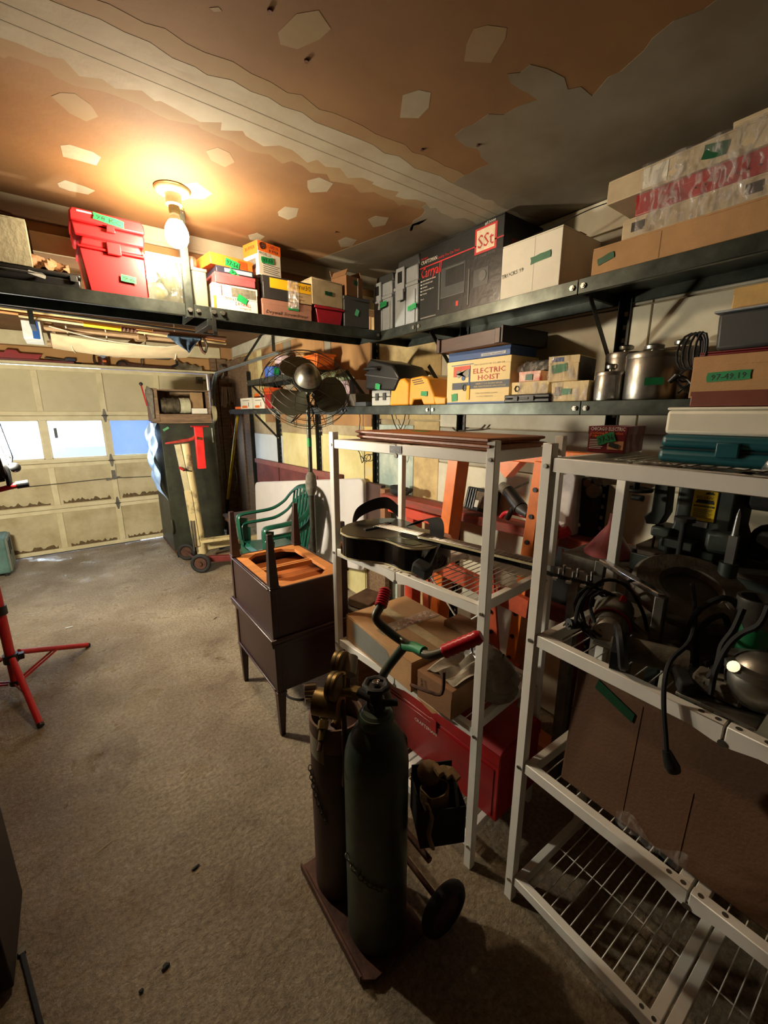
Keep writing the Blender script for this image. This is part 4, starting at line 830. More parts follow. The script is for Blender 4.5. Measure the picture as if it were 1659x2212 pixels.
# canisters
def canister(px, yy, X, r, h, lab, z=ZP, lbl=None):
    y = at(px, yy, x=X).y; t = thing('canister', lab, 'canister', (X, y, z), 0, None)
    part('body', MB().lathe([(r*.97, 0), (r, .006), (r, h*.80), (r*.985, h*.81)], 32), ALU, t); l = part('lid', MB().lathe([(r*1.015, h*.79), (r*1.02, h*.86), (r*.97, h*.90), (r*.3, h*.915), (0, h*.915)], 32), ALU, t)
    part('knob', MB().lathe([(r*.16, h*.91), (r*.16, h*.91+.008), (r*.36, h*.91+.012), (r*.38, h*.91+.022), (r*.3, h*.91+.027), (0, h*.91+.028)], 20), ZINC, l); return t
canister(1316, 840, 1.655, .052, .115, 'small film-wrapped aluminium canister at the front of the canister group')
canister(1345, 820, 1.775, .068, .20, 'aluminium canister standing behind the small wrapped one')
cn = canister(1403, 830, 1.69, .083, .178, 'large aluminium canister with green tape at the shelf front'); gtape(cn, 0, .06, .055, .024, None, y=-.0845, m=MATS['tape_mid']); cn.rotation_euler.z = R_(-60)
canister(1462, 830, 1.80, .072, .20, 'aluminium canister half hidden behind the coiled cord')
t = thing('plastic_wrap', 'clear stretch film round the small aluminium canister', 'plastic film', (1.655, at(1316, 840, x=1.655).y, ZP)); part('wrap', MB().lathe([(.0535, .008), (.054, .05), (.0535, .09)], 24), FILM2, t)
y = at(1488, 790, x=1.60).y; t = thing('power_cord', 'black coiled power cord tied in a hank beside the canisters', 'cord', (1.615, y, ZP))
pts = []
for k in range(4):
    a = .018+.006*k
    pts += [(0+.004*k, a*math.sin(s_*math.pi/6)*(.9)-.02+.012*k, .145+.055*math.cos(s_*math.pi/6)) for s_ in range(0, 12)]
part('hank', MB().tube(pts, .0035, 6), BLK, t); part('lower_loop', MB().tube([(-.004+.002*k, .03*math.sin(k*.9)+.01, .06+.045*math.cos(k*.7)*math.sin(k*.33)) for k in range(26)], .0035, 6), BLK, t); part('plug', MB().cyl((-.01, .03, .075), (-.01, .05, .055), .011, .008, n=10), BLK, t)
# cardboard box with tub
loc, rz, w_, h_ = RS(1500, 1700, 772, ZP, 1.605); b = carton('labelled_carton', 'brown cardboard carton with long green tape, right of the canisters', (loc, rz, w_, h_), .26, CARD, flaps='lid'); w_, h_ = dims(b); gtape(b, -w_*.06, h_*.5, .105, .028, '97-49.19', rot=2, m=MATS['tape_mid'])
zk = ZP+h_+.001; t = carton('red_tray', 'flat dark red tray between the carton and the grey tub', (Vector((loc.x+.01, loc.y-.0, zk)), -90, w_*.9, .012), .24, DRED, flaps='lid')
zk += .013; t = thing('grey_tub', 'grey plastic tub with flared rim stacked on the brown carton', 'tub', (loc.x+.0, loc.y-.035, zk), -90); w2 = w_*.92
part('body', MB().prism([(-w2*.47, 0), (w2*.47, 0), (w2*.5, .105), (-w2*.5, .105)], 0, .24, 'y'), DGREY, t, bevel=.01); part('rim', MB().box(-w2*.545, w2*.53, -.010, .25, .105, .111), GREY, t, bevel=.002)
zk += .112; t = carton('tan_box', 'tan yellow box resting on the rim of the grey tub', (Vector((loc.x+.03, loc.y-.05, zk)), -90, w2*.95, .062), .2, mat('tan_yellow', (206, 168, 100), .6), flaps='lid')
# ---------------------------------------------------------------- things on rack B (right)
def onB(lx, ly, z): # rack B local -> world
    return RB.matrix_basis @ Vector((lx, ly, z)) if False else Matrix.Translation(RB.location) @ Matrix.Rotation(RB.rotation_euler.z, 4, 'Z') @ Vector((lx, ly, z))
def onA(lx, ly, z): return Matrix.Translation(RA.location) @ Matrix.Rotation(RA.rotation_euler.z, 4, 'Z') @ Vector((lx, ly, z))
zt = 1.492
p = at(1308, 978, z=1.47)
XR = 1.06
loc, rz, w_, h_ = RS(1268, 1346, 920, zt, 1.20, ym=980); b = carton('oscillating_tool_box', 'dark red printed power tool box with green tape on right rack', (Vector((1.20, loc.y, zt)), -90, w_, h_), .15, mat('maroon_print', (112, 22, 36), .4), flaps='lid', rz=-84); w_, h_ = dims(b); x0 = -w_/2
txt(b, 'CHICAGO ELECTRIC', x0+.006, h_*.84, .010, WHTXT, w=w_*.9); txt(b, 'Oscillating Multifunction', x0+.006, h_*.70, .008, ORG, w=w_*.86); txt(b, 'Power Tool', x0+.006, h_*.58, .011, ORG, w=w_*.55)
for i in range(6): decal(b, x0+.006, x0+w_*(.42-.04*(i%2)), h_*(.48-.065*i), h_*(.48-.065*i)+.0018, WHTXT, name='small_print')
decal(b, x0+w_*.55, x0+w_*.96, h_*.14, h_*.46, mat('tool_picture', (206, 150, 110), .5)); part('tool_silhouette', MB().rbox((x0+w_*.72, -.003, h_*.3), (w_*.26, .001, .012), (0, R_(14), 0)), INK, b, smooth=False)
gtape(b, x0+w_*.50, h_*.55, .048, .026, '97-36', rot=18, m=MATS['tape_mid'])
part('film', MB().grid(lambda u, v: (w_/2+.003+.01*math.sin(v*9)*math.sin(u*14)*.3, .15*u, h_*v), 10, 8), FILM2, b)
# teal case, foam, cigar box (front at px 1415.., y 880..1000)
yl = at(1418, 985, x=1.08).y
t = thing('teal_case', 'teal plastic tool case in clear film on top of right rack', 'tool case', (1.075, yl-.25, zt), -91); hh = .062; w_ = .50
part('lower_shell', MB().box(-w_/2, w_/2, 0, .24, 0, hh*.5), TEAL, t, bevel=.012, seg=3); part('upper_shell', MB().box(-w_/2+.002, w_/2, .002, .238, hh*.53, hh), TEAL, t, bevel=.012, seg=3)
part('seam', MB().box(-w_/2+.003, w_/2, .004, .236, hh*.48, hh*.55), mat('teal_dark', (8, 44, 50), .4), t); part('catch', MB().box(-.14, -.10, -.006, .004, hh*.3, hh*.8), TEAL, t, bevel=.003)
zf_ = zt+hh+.001
f = thing('foam_block', 'white foam packing block between teal case and red-brown box', 'foam', (1.085, yl-.25, zf_), -91); part('block', MB().box(-w_/2+.004, w_/2, 0, .25, 0, .052), FOAM, f, bevel=.008); part('ledge', MB().box(-w_/2+.004, w_/2, .0, .25, .0521, .058), FOAM, f, bevel=.003)
zc_ = zf_+.059
c = carton('cigar_box', 'flat red-brown box on the white foam block', (Vector((1.10, yl-.29, zc_)), -91, .50, .032), .2, mat('red_brown', (122, 66, 50), .5, n=.08, sc=14), flaps='lid')
fm = thing('cling_film', 'crinkled clear film stretched over the teal case and foam', 'plastic film', (1.07, yl-.25, zt), -91)
part('sheet', MB().grid(lambda u, v: (-.06+.08*v+.28*u, -.010-.005*math.sin(u*33+v*11)-.004*math.sin(v*19), .002+.155*v), 22, 16), film_mat('film_dense', .45, (235, 235, 235), 36.), fm)
# saw
SH2 = .993
t = thing('miter_saw', 'old metal circular saw with round table and long chrome handle', 'power tool', (1.28, .33, SH2))
part('turntable', MB().lathe([(.125, 0), (.13, .004), (.13, .02), (.118, .026), (.0, .026)], 32), DULLM, t)
M1 = Matrix.Translation((.03, .03, .115)) @ Matrix.Rotation(R_(-18), 4, 'Y') @ Matrix.Rotation(R_(14), 4, 'X')
part('blade_guard', MB(M1).lathe([(.07, .0), (.13, .0), (.14, .01), (.14, .03), (.13, .04), (.075, .04), (.07, .03), (.07, 0)], 34), DUST, t); part('blade', MB(M1).lathe([(.0, .014), (.118, .014), (.118, .017), (.0, .017)], 34), DULLM, t)
part('motor', MB().cyl((.02, -.06, .09), (.08, -.12, .10), .042, .046, n=18), DUST, t); part('column', MB().rbox((.10, .06, .06), (.04, .05, .12)), DULLM, t, bevel=.004)
t2 = thing('chrome_bar', 'long square chrome handle bar with dropped end over the saw', 'handle', (0, 0, 0))
A_ = at(1300, 1212, x=1.22); B_ = at(1430, 1288, x=1.10)
part('bar', MB().bar(A_, B_, .020, .016), CHROME, t2, bevel=.003); part('end_post', MB().bar(B_, (B_.x, B_.y, SH2+.001), .024, .024, (0, 1, 0)), DULLM, t2, bevel=.003); part('end_post', MB().bar(A_, (A_.x+.01, A_.y+.01, A_.z-.11), .018, .03, (0, 1, 0)), DULLM, t2, bevel=.003)
part('lower_bar', MB().bar((A_.x+.01, A_.y+.01, A_.z-.11), (B_.x+.01, B_.y, SH2+.03), .016, .028), DULLM, t2, bevel=.003)
absorb(t, t2)
# drill / grinder with coiled cord
g = at(1318, 1350, z=1.05)
t = thing('angle_grinder', 'old black grinder with D-handle and red strap, cord coiled round it', 'power tool', (g.x, g.y, SH2), 20)
part('motor_body', MB().cyl((-.05, 0, .06), (.09, 0, .065), .044, .05, n=20), DUST, t); part('gear_head', MB().ell((.12, 0, .055), (.05, .045, .05), 16, 10), ALU, t)
part('rear_cap', MB().cyl((-.07, 0, .06), (-.05, 0, .06), .034, .043, n=20), ALU, t)
part('d_handle', MB().tube([(-.06, -.02, .085), (-.11, -.03, .09), (-.135, -.04, .055), (-.125, -.045, .018), (-.10, -.04, .014), (-.07, -.03, .02)], .012, 8), BLK, t); part('handle_web', MB().prism([(-.11, .08), (-.13, .05), (-.12, .0), (-.07, .02), (-.06, .07)], -.045, -.015, 'y'), BLKM, t)
part('strap', MB().tube([(-.02, .047*math.sin(k*math.pi/8), .062+.049*math.cos(k*math.pi/8)) for k in range(16)], .004, 5, closed=True), REDP, t)
part('strap_tail', MB().rbox((.03, -.02, .125), (.03, .012, .016), (.3, .5, .2)), REDP, t)
rr = random.Random(9); grinder = t
def coil(cx, cy, cz, r, n, wob, tilt=(0, 0), sd=2, rz_=.7):
    q = random.Random(sd); o = []
    for k in range(n*12):
        a = k*math.pi/6; rr_ = r*(1+.10*math.sin(k*.37+sd))
        o.append((cx+rr_*math.cos(a), cy+rr_*rz_*math.sin(a)+k*wob/(n*12), cz+tilt[0]*math.cos(a)*r+tilt[1]*math.sin(a)*r+.012*math.sin(k*.23)))
    return o
c = thing('power_cord', 'dark grey cord coiled around the old grinder, two-pin plug at left', 'cord', (g.x, g.y, SH2+.06), 10)
part('coil', MB().tube(coil(0, 0, .02, .075, 4, .05, (.3, .45), 3), .0048, 6), BLKM, c); part('arch', MB().tube([(-.09, .06, .0), (-.07, .06, .07), (0, .03, .115), (.07, -.01, .09), (.10, -.05, .02), (.10, -.07, -.035)], .0048, 6), BLKM, c)
pp = at(1228, 1348, z=1.06); v = pp-c.location; v = Matrix.Rotation(-R_(10), 4, 'Z') @ v
part('plug', MB().cyl(v, v+Vector((.03, -.022, -.006)), .015, .010, n=10).cyl(v+Vector((.03, -.022, -.006)), v+Vector((.055, -.035, -.02)), .006, n=8), BLK, c); part('prong', MB().box(v.x-.016, v.x, v.y-.006, v.y-.004, v.z-.003, v.z+.003), ZINC, c); part('prong', MB().box(v.x-.016, v.x, v.y+.006, v.y+.008, v.z-.003, v.z+.003), ZINC, c); part('lead', MB().tube([v+Vector((.05, -.034, -.018)), v+Vector((.09, -.05, -.03)), v+Vector((.12, -.03, -.02))], .0048, 6), BLKM, c)
absorb(grinder, c)
# hanging cable with plug
c = thing('hanging_cord', 'black cable hanging over the shelf rail with plug at its end', 'cord', (0, 0, 0))
pl = [at(1495, 1262, x=1.25), at(1502, 1330, x=1.16), at(1490, 1385, x=1.08), at(1450, 1425, x=1.0), at(1436, 1470, x=.966), at(1434, 1530, x=.958), at(1438, 1590, x=.955), at(1440, 1622, x=.955)]
part('cable', MB().tube(pl, .0052, 7), BLKM, c); e = pl[-1]; f_ = at(1452, 1655, x=.955)
part('plug', MB().cyl(e, f_, .009, .016, n=10).cyl(f_, f_+(f_-e).normalized()*.012, .016, .013, n=10), BLK, c)
c = thing('power_cord', 'thick black cords looping between the chrome handle and the pipe', 'cord', (1.14, .27, SH2+.04), 0)
part('loop', MB().tube([(-.02, .03, -.02), (-.0, .02, .10), (.03, -.02, .15), (.05, -.05, .12), (.03, -.07, .03), (-.02, -.09, -.02)], .007, 7), BLKM, c); part('loop', MB().tube([(.0, .0, -.03), (.02, .01, .06), (.05, -.02, .10), (.06, -.04, .05), (.05, -.06, -.01)], .007, 7), BLKM, c)
part('coil', MB().tube([(p_[0]-.03, p_[1]-.08, p_[2]-.03) for p_ in coil(0, 0, .01, .045, 3, .03, (.2, .5), 5)], .0065, 7), BLKM, c); part('plug', MB().cyl((.08, -.05, .10), (.08, -.06, .06), .012, .016, n=10), BLK, c)
c = thing('cable', 'dark cable crossing in front of the green-taped pipe', 'cord', (0, 0, 0)); part('cable', MB().tube([at(1660, 1310, x=1.08), at(1640, 1350, x=1.06), at(1600, 1370, x=1.06), at(1570, 1400, x=1.05), at(1545, 1450, x=1.03), at(1535, 1500, x=1.02)], .006, 7), BLKM, c)
part('cable', MB().tube([at(1605, 1315, x=1.10), at(1585, 1360, x=1.08), at(1560, 1395, x=1.07), at(1548, 1440, x=1.05), at(1520, 1475, x=1.04)], .0065, 7), BLKM, c)
# pipe
q = at(1625, 1440, z=1.0); t = thing('metal_pipe', 'short upright steel pipe with torn green tape at right edge', 'pipe', (1.19, .195, SH2))
part('tube', MB().lathe([(.034, 0), (.034, .19), (.037, .195), (.037, .205), (.030, .205), (.029, .01)], 24), DULLM, t); part('flange', MB().lathe([(.05, .0), (.05, .01), (.036, .012)], 24), DULLM, t)
part('green_tape', MB().grid(lambda u, v: (.0348*math.cos(R_(150+110*u)), .0348*math.sin(R_(150+110*u)), .05+.09*v+.006*math.sin(u*22)), 12, 4, .0006), MATS['tape_mid'], t)
# wooden/metal block behind
t = thing('bench_vise', 'small dusty brown vise body behind the cords', 'vise', (1.33, .20, SH2), 15); part('base', MB().box(-.06, .06, -.06, .06, 0, .02), DUST, t, bevel=.004); part('body', MB().prism([(-.05, .02), (.05, .02), (.04, .09), (-.02, .1), (-.05, .07)], -.04, .04, 'y'), RUST, t, bevel=.006); part('bore', MB().cyl((-.0, -.055, .06), (0, .05, .06), .022, n=16), RUST, t); part('jaw', MB().box(-.055, .05, -.06, -.042, .03, .085), RUST, t, bevel=.003)
t = thing('steel_plate', 'dull steel plate lying under the pipe and cords', 'plate', (1.16, .13, SH2), 8); part('plate', MB().box(-.07, .10, -.12, .08, 0, .006), ALU, t, bevel=.001); part('bracket', MB().box(-.07, .0, -.02, .02, .0061, .03), ALU, t, bevel=.002)
# chrome sander dome
q = at(1632, 1470, x=1.05); t = thing('sander', 'old polished metal sander with domed nose at right edge', 'power tool', (q.x+.02, q.y-.005, SH2), 0)
part('dome', MB(Matrix.Translation((0, 0, .072)) @ Matrix.Rotation(R_(-25), 4, 'Y')).ell((0, 0, 0), (.06, .06, .066), 24, 14), ALU, t); part('collar', MB(Matrix.Translation((0, 0, .09))).lathe([(.062, 0), (.066, .003), (.066, .018), (.058, .022), (.0, .022)], 28), ZINC, t)
part('front_pad', MB().rbox((-.01, .06, .03), (.05, .09, .04)), DUST, t, bevel=.006); part('foot_plate', MB().box(-.07, .05, -.02, .12, 0, .008), DULLM, t, bevel=.002); part('oil_cap', MB().cyl((-.045, .03, .10), (-.058, .036, .11), .012, n=14), ZINC, t); part('screw', MB().cyl((0, 0, .11), (0, 0, .135), .004, n=8), ZINC, t)
t = thing('hammer_drill', 'dark drill lying low between the cords at mid shelf', 'power tool', (1.07, .33, SH2), -70); part('barrel', MB().cyl((-.10, 0, .035), (.06, 0, .035), .028, .032, n=16), DUST, t); part('chuck', MB().cyl((-.10, 0, .035), (-.14, 0, .035), .016, .012, n=14), DULLM, t); part('grip', MB().rbox((.05, -.05, .022), (.032, .09, .03), (0, 0, .2)), BLKM, t, bevel=.006)
# big flat carton on the shelf below
a = at(1212, 1690, x=1.03); b_ = at(1548, 1950, x=1.02)
t = thing('flat_carton', 'big plain brown flat carton standing on the right rack shelf', 'box', (1.022, a.y, .558), -91); wd = a.y-at(1560, 1850, x=1.0).y+.02
CRT = mat('dark_carton', (104, 74, 50), .8, n=.1, sc=4, bump=.15, bsc=120)
Mt = Matrix.Rotation(R_(-4), 4, 'X')
bx = MB(Mt); bx.box(0, .47, 0, .05, 0, .375); part('body', bx, CRT, t, bevel=.004)
part('flap_edge', MB(Mt).box(.0, .47, -.002, .0, .355, .374), CRT, t); part('crease', MB(Mt).box(.17, .172, -.0012, 0, .01, .34).box(.0, .17, -.0012, 0, .235, .237).box(.30, .302, -.0012, 0, .02, .2), mat('crease_brown', (112, 78, 50), .8), t, smooth=False)
mb = MB(Mt).prism([(.055, .325), (.155, .285), (.158, .31), (.06, .352)], -.003, -.001, 'y'); part('green_tape', mb, mat('tape_deep', (10, 74, 44), .5), t, smooth=False)
part('torn_film', MB(Mt).grid(lambda u, v: (.16+.16*u, -.006-.012*(1-v)*abs(math.sin(u*9)), .0+.05*v*(.6+.4*math.sin(u*8))), 12, 5), FILM2, t)

# ---------------------------------------------------------------- things on rack A
zt = 1.497
def frame(z, lab, sh, rz_, L=.62, Wd=.40):
    c0 = Vector((.952, 1.482, 0)); 
    t = thing('picture_frame', lab, 'frame', (c0.x+sh, c0.y-sh, z), rz_, 'moulded wooden frames on the rack top')
    b = .055
    prof = [(.012, 0), (b, 0), (b, .012), (.03, .013), (.006, .0175), (.0, .015), (.0, .009), (.010, .005)]
    for nm, A, B_, nx in (('rail', (0, 0), (L, 0), (0, 1)), ('rail', (0, Wd), (L, Wd), (0, -1)), ('stile', (0, 0), (0, Wd), (1, 0)), ('stile', (L, 0), (L, Wd), (-1, 0))):
        d = Vector((B_[0]-A[0], B_[1]-A[1], 0)); ln = d.length; d.normalize(); n_ = Vector((*nx, 0)); vs = []
        for o_, h_ in prof: vs.append(Vector((*A, 0))+n_*o_+d*o_+Vector((0, 0, h_)))
        for o_, h_ in prof: vs.append(Vector((*B_, 0))+n_*o_-d*o_+Vector((0, 0, h_)))
        n = len(prof); m_ = MB().add(vs, [tuple(range(n))[::-1], tuple(range(n, 2*n))]+[(i, (i+1)%n, n+(i+1)%n, n+i) for i in range(n)])
        part(nm, m_, OAK, t)
    part('backing', MB().box(b*.9, L-b*.9, b*.9, Wd-b*.9, .0105, .0125), mat('backing_oak', (176, 104, 50), .55, n=.1, sc=6, stretch=(1, 8, 8)), t, smooth=False)
    return t
FL = Vector((.952, 1.482, 0)); FM = Vector((.93, .77, 0))
import_ang = math.degrees(math.atan2(FM.y-FL.y, FM.x-FL.x)); FLen = (FM-FL).length
FR = at(1178, 940, z=1.52)
frame(1.497, 'lower of two stacked brown moulded wooden frames on the rack', .004, import_ang, FLen, .264)
t = frame(1.497+.018, 'upper of two stacked brown moulded wooden frames on the rack', .0, import_ang, FLen, .264); gtape(t, .16, .22, .09, .03, None, face='top', y=.0127)
# guitar
GT = at(744, 1122, z=1.14); GH = at(1212, 1240, z=1.14)
ang = math.degrees(math.atan2(GH.y-GT.y, GH.x-GT.x)); Lg = 1.02
Zg = 1.024
t = thing('acoustic_guitar', 'black acoustic guitar with cream binding lying on the white rack shelf', 'guitar', (GT.x+.05, GT.y-.01, Zg), ang)
def half(u):
    """half width of the body along its length 0..1"""
    k = [(0, .0), (.02, .075), (.08, .140), (.18, .185), (.28, .196), (.38, .186), (.50, .148), (.60, .126), (.70, .132), (.80, .144), (.90, .136), (.96, .105), (.99, .06), (1, .03)]
    for (a, va), (b_, vb) in zip(k[:-1], k[1:]):
        if a <= u <= b_:
            s_ = (u-a)/(b_-a); s_ = s_*s_*(3-2*s_)*.5+s_*.5; return va+(vb-va)*s_
    return .03
Lb = .48; us = [0, .004, .01, .02, .04, .07, .11, .16, .22, .28, .34, .4, .46, .52, .58, .64, .7, .76, .82, .87, .91, .945, .97, .985, 1]
KW = .88
out = [(u*Lb, -half(u)*KW) for u in us]+[(u*Lb, half(u)*KW) for u in us[::-1]]
def sc_(o, k, d=0): return [(Lb/2+(x-Lb/2)*k, y*k) for x, y in o]
GB = mat('gloss_black', (10, 10, 12), .12, n=.02, coat=.5); GTOP = mat('guitar_top', (52, 46, 36), .3, n=.06, sc=3, coat=.4); BIND = mat('binding', (214, 202, 160), .4)
part('body', MB().prism(sc_(out, .995), .004, .096, 'z'), GB, t); part('top_plate', MB().prism(sc_(out, .985), .096, .102, 'z'), GTOP, t); part('binding', MB().prism(out, .0925, .099, 'z'), BIND, t); part('binding', MB().prism(out, .0, .006, 'z'), BIND, t)
part('sound_hole', MB().cyl((.335, 0, .1015), (.335, 0, .1028), .048, n=28), BLKM, t); part('rosette', MB().tube([(.335+.056*math.cos(k*math.pi/14), .056*math.sin(k*math.pi/14), .1025) for k in range(28)], .0035, 5, closed=True), mat('rosette', (150, 150, 110), .4, n=.3, sc=80), t)
part('bridge', MB().prism([(.13, -.075), (.15, -.08), (.16, -.03), (.16, .03), (.15, .08), (.13, .075), (.125, 0)], .102, .109, 'z'), BLKM, t, bevel=.002); part('saddle', MB().box(.148, .151, -.035, .035, .109, .113), BIND, t); part('pickguard', MB().prism([(.30, -.05), (.34, -.06), (.38, -.045), (.43, -.06), (.42, -.10), (.34, -.115), (.28, -.10)], .102, .1035, 'z'), mat('pickguard', (60, 66, 52), .15), t)
nk = part('neck', MB().prism([(.38, -.028), (.38, .028), (.86, .0215), (.86, -.0215)], .092, .112, 'z'), GB, t, bevel=.004); part('fingerboard', MB().prism([(.38, -.0285), (.38, .0285), (.86, .022), (.86, -.022)], .112, .118, 'z'), mat('rosewood', (44, 30, 24), .5), nk)
part('edge_binding', MB().prism([(.38, -.030), (.38, -.0285), (.86, -.022), (.86, -.0235)], .110, .118, 'z').prism([(.38, .0285), (.38, .030), (.86, .0235), (.86, .022)], .110, .118, 'z'), BIND, nk)
fb = MB(); [fb.box(.40+.46*(1-.943**k)/(1-.943**20), .4012+.46*(1-.943**k)/(1-.943**20), -.022, .022, .118, .1192) for k in range(20)]; part('frets', fb, ZINC, nk, kind='stuff')
sb = MB(); [sb.cyl((.15, -.027+.0108*k, .114), (.86, -.018+.0072*k, .1225), .0007, n=4) for k in range(6)]; part('strings', sb, ZINC, nk, kind='stuff')
hs = part('headstock', MB().prism([(.86, -.022), (.86, .022), (.90, .034), (1.03, .036), (1.04, .0), (1.03, -.036), (.90, -.034)], .094, .108, 'z'), GB, t, bevel=.003); part('nut', MB().box(.857, .862, -.022, .022, .112, .122), BIND, nk)
for sg in (-1, 1):
    for k in range(3):
        x = .92+.04*k; part('tuning_peg', MB().cyl((x, sg*.02, .108), (x, sg*.02, .122), .004, n=8).cyl((x, sg*.03, .100), (x, sg*.048, .100), .0025, n=6).rbox((x, sg*.054, .100), (.014, .012, .006)), ZINC, hs)
st = thing('guitar_strap', 'wide black webbing strap lying in a loop over the guitar', 'strap', (GT.x+.05, GT.y-.01, Zg), ang)
def ribbon(pts, wv, th=.003, nv=2):
    P = [Vector(p_) for p_ in pts]
    def fn(u, v):
        s_ = u*(len(P)-1); i = min(int(s_), len(P)-2); f_ = s_-i
        p0, p1, p2, p3 = P[max(i-1, 0)], P[i], P[i+1], P[min(i+2, len(P)-1)]
        q_ = .5*((2*p1)+(p2-p0)*f_+(2*p0-5*p1+4*p2-p3)*f_*f_+(3*p1-p0-3*p2+p3)*f_**3)
        return q_+Vector(wv)*(v-.5)
    return MB().grid(fn, len(P)*5, nv, th)
part('webbing', ribbon([(.0, .0, .05), (-.035, .02, .07), (-.045, .06, .12), (-.01, .12, .155), (.04, .17, .165), (.09, .19, .13)], (0, .0, .055)), BLKM, st)
part('webbing', ribbon([(.25, .10, .112), (.31, .105, .145), (.38, .08, .16), (.43, .03, .13), (.46, -.03, .10), (.47, -.09, .05), (.48, -.115, .016)], (.052, .02, .018)), BLKM, st); part('strap_end', MB().rbox((.475, -.115, .03), (.07, .05, .05), (.2, .3, .1)), BLKM, st, bevel=.01)
# cartons on the third shelf
z3 = .581
P0 = at(733, 1378, z=z3); P1 = at(882, 1505, z=z3); LW = .42
rzA = math.degrees(math.atan2(P1.y-P0.y, P1.x-P0.x)); c0 = (P0+P1)/2+Vector((.022, -.008, 0))
b = carton('large_carton', 'large cardboard carton with a grey painted patch on rack A' .replace(' on rack A', ' behind the green handlebar'), (Vector((c0.x, c0.y, z3)), rzA, (P1-P0).length*.93, zat_ if False else .125), .35, CARD, flaps='closed', tape=CLRT)
w_, h_ = dims(b)
part('grey_patch', MB().prism([(-w_*.36, h_*.9), (-w_*.30, h_*.94), (w_*.16, h_*.80), (w_*.20, h_*.7), (w_*.22, .01), (-w_*.30, .012), (-w_*.35, h_*.3)], -.0012, 0, 'y'), mat('grey_primer', (122, 122, 116), .6, n=.06, sc=20), b, smooth=False)
part('top_tape', MB().box(-.04, .02, .03, .34, h_, h_+.001).box(-.05, .01, .05, .33, h_+.0011, h_+.002), film_mat('tape_film2', .5, (210, 190, 150), 40), b, smooth=False)
P2 = at(872, 1508, z=z3); P3 = at(965, 1540, z=z3); rz2 = rzA+4; ww = .20
b = carton('torn_carton', 'small battered brown carton with handwriting at the rack shelf edge', (Vector((P2.x+.050, P2.y-.105, z3)), rz2, .165, .112), .24, CARD2, flaps='none'); w_, h_ = dims(b)
txt(b, 'WADE', -w_*.42, h_*.78, .014, INK, w=.05, rot=-80, name='handwriting'); txt(b, 'SHOP', -w_*.30, h_*.80, .014, INK, w=.045, rot=-80, name='handwriting')
part('torn_edge', MB().prism([(-w_*.5, 0), (-w_*.2, -.014), (0.0, -.02), (.02, -.006), (.03, 0)], -.004, -.001, 'y'), CARD, b, smooth=False)
part('paper_wrap', MB().grid(lambda u, v: (-w_*.35+w_*.86*u, .02+.2*v, h_+.001+.02*abs(math.sin(u*4+v*3))+.006*math.sin(u*19)), 10, 8, .001), mat('dusty_wrap', (170, 160, 142), .5, n=.2, sc=12, bump=.3), b)
t = thing('plastic_bag', 'greyish clear plastic bag bulging behind the battered brown carton', 'bag', (P2.x+.30, P2.y-.13, z3), rz2)
BAG = mat('bag_grey', (128, 120, 106), .25, n=.25, sc=8, bump=.6, bsc=22, c2=(92, 84, 74))
part('bag', MB().grid(lambda u, v: ((.13+.01*math.sin(v*19))*math.cos(2*math.pi*u)*math.sin(math.pi*(.08+.46*v)+.9)*.95, (.10+.008*math.sin(u*23))*math.sin(2*math.pi*u)*math.sin(math.pi*(.08+.46*v)+.9), .002+.14*v+.008*math.sin(u*25)), 26, 10), BAG, t); part('bag_top', MB().ell((0, 0, .135), (.065, .05, .03), 16, 8), BAG, t)
b = carton('dark_carton', 'dark cardboard carton behind the plastic bag', (Vector((P2.x+.34, P2.y+.06, z3)), rz2, .16, .15), .10, CARD2, flaps='closed')
# red tool chest
z4 = .12; PC = at(985, 1690, z=z4)
t = thing('tool_chest', 'large red steel tool chest on the lowest shelf of the guitar rack', 'tool chest', (1.055, 1.05, z4), -86.5)
part('body', MB().box(-.33, .30, 0, .27, 0, .235), REDP, t, bevel=.004); part('lid', MB().box(-.333, .303, -.004, .274, .24, .29), REDP, t, bevel=.005); part('slope', MB().prism([(-.004, .29), (.274, .29), (.24, .325), (.03, .325)], -.333, .303, 'x'), REDP, t, bevel=.004)
part('front_panel', MB().box(-.31, .28, -.0035, 0, .015, .22), mat('chest_red2', (144, 17, 21), .35), t, bevel=.001, seg=1)
txt(t, 'CRAFTSMAN', -.13, .175, .016, WHTXT, w=.13, y=-.005); part('keyhole', MB().box(-.015, -.009, -.008, -.003, .20, .235), BLK, t); part('lock_hasp', MB().box(-.035, 0, -.009, -.004, .19, .25), REDP, t, bevel=.002)
# ---------------------------------------------------------------- welding cart with two gas cylinders
C1 = Vector((.573, .808, 0)); C2 = Vector((.553, .995, 0))
GCY = mat('cylinder_green', (54, 72, 56), .42, n=.14, sc=6, c2=(34, 44, 36), bump=.08)
BCY = mat('cylinder_brown', (74, 52, 44), .5, .2, n=.16, sc=7, bump=.1)
t = thing('oxygen_cylinder', 'tall dark green gas cylinder with round black valve wheel, nearest', 'gas cylinder', C1+Vector((0, 0, .022)))
part('body', MB().lathe([(.07, 0), (.088, .006), (.092, .02), (.092, .62), (.089, .655), (.080, .69), (.064, .722), (.05, .742), (.046, .748), (.046, .775), (.036, .785), (.0, .785)], 40), GCY, t)
part('neck_ring', MB().lathe([(.047, .745), (.049, .75), (.049, .772), (.045, .778)], 30), mat('neck_green', (66, 86, 70), .5), t)
part('valve', MB().cyl((0, 0, .78), (0, 0, .852), .017, n=14).cyl((0, .0, .815), (-.02, .055, .818), .013, n=12).rbox((.0, .0, .80), (.036, .036, .02)).cyl((0, 0, .805), (.05, -.03, .805), .010, n=10), BLKM, t)
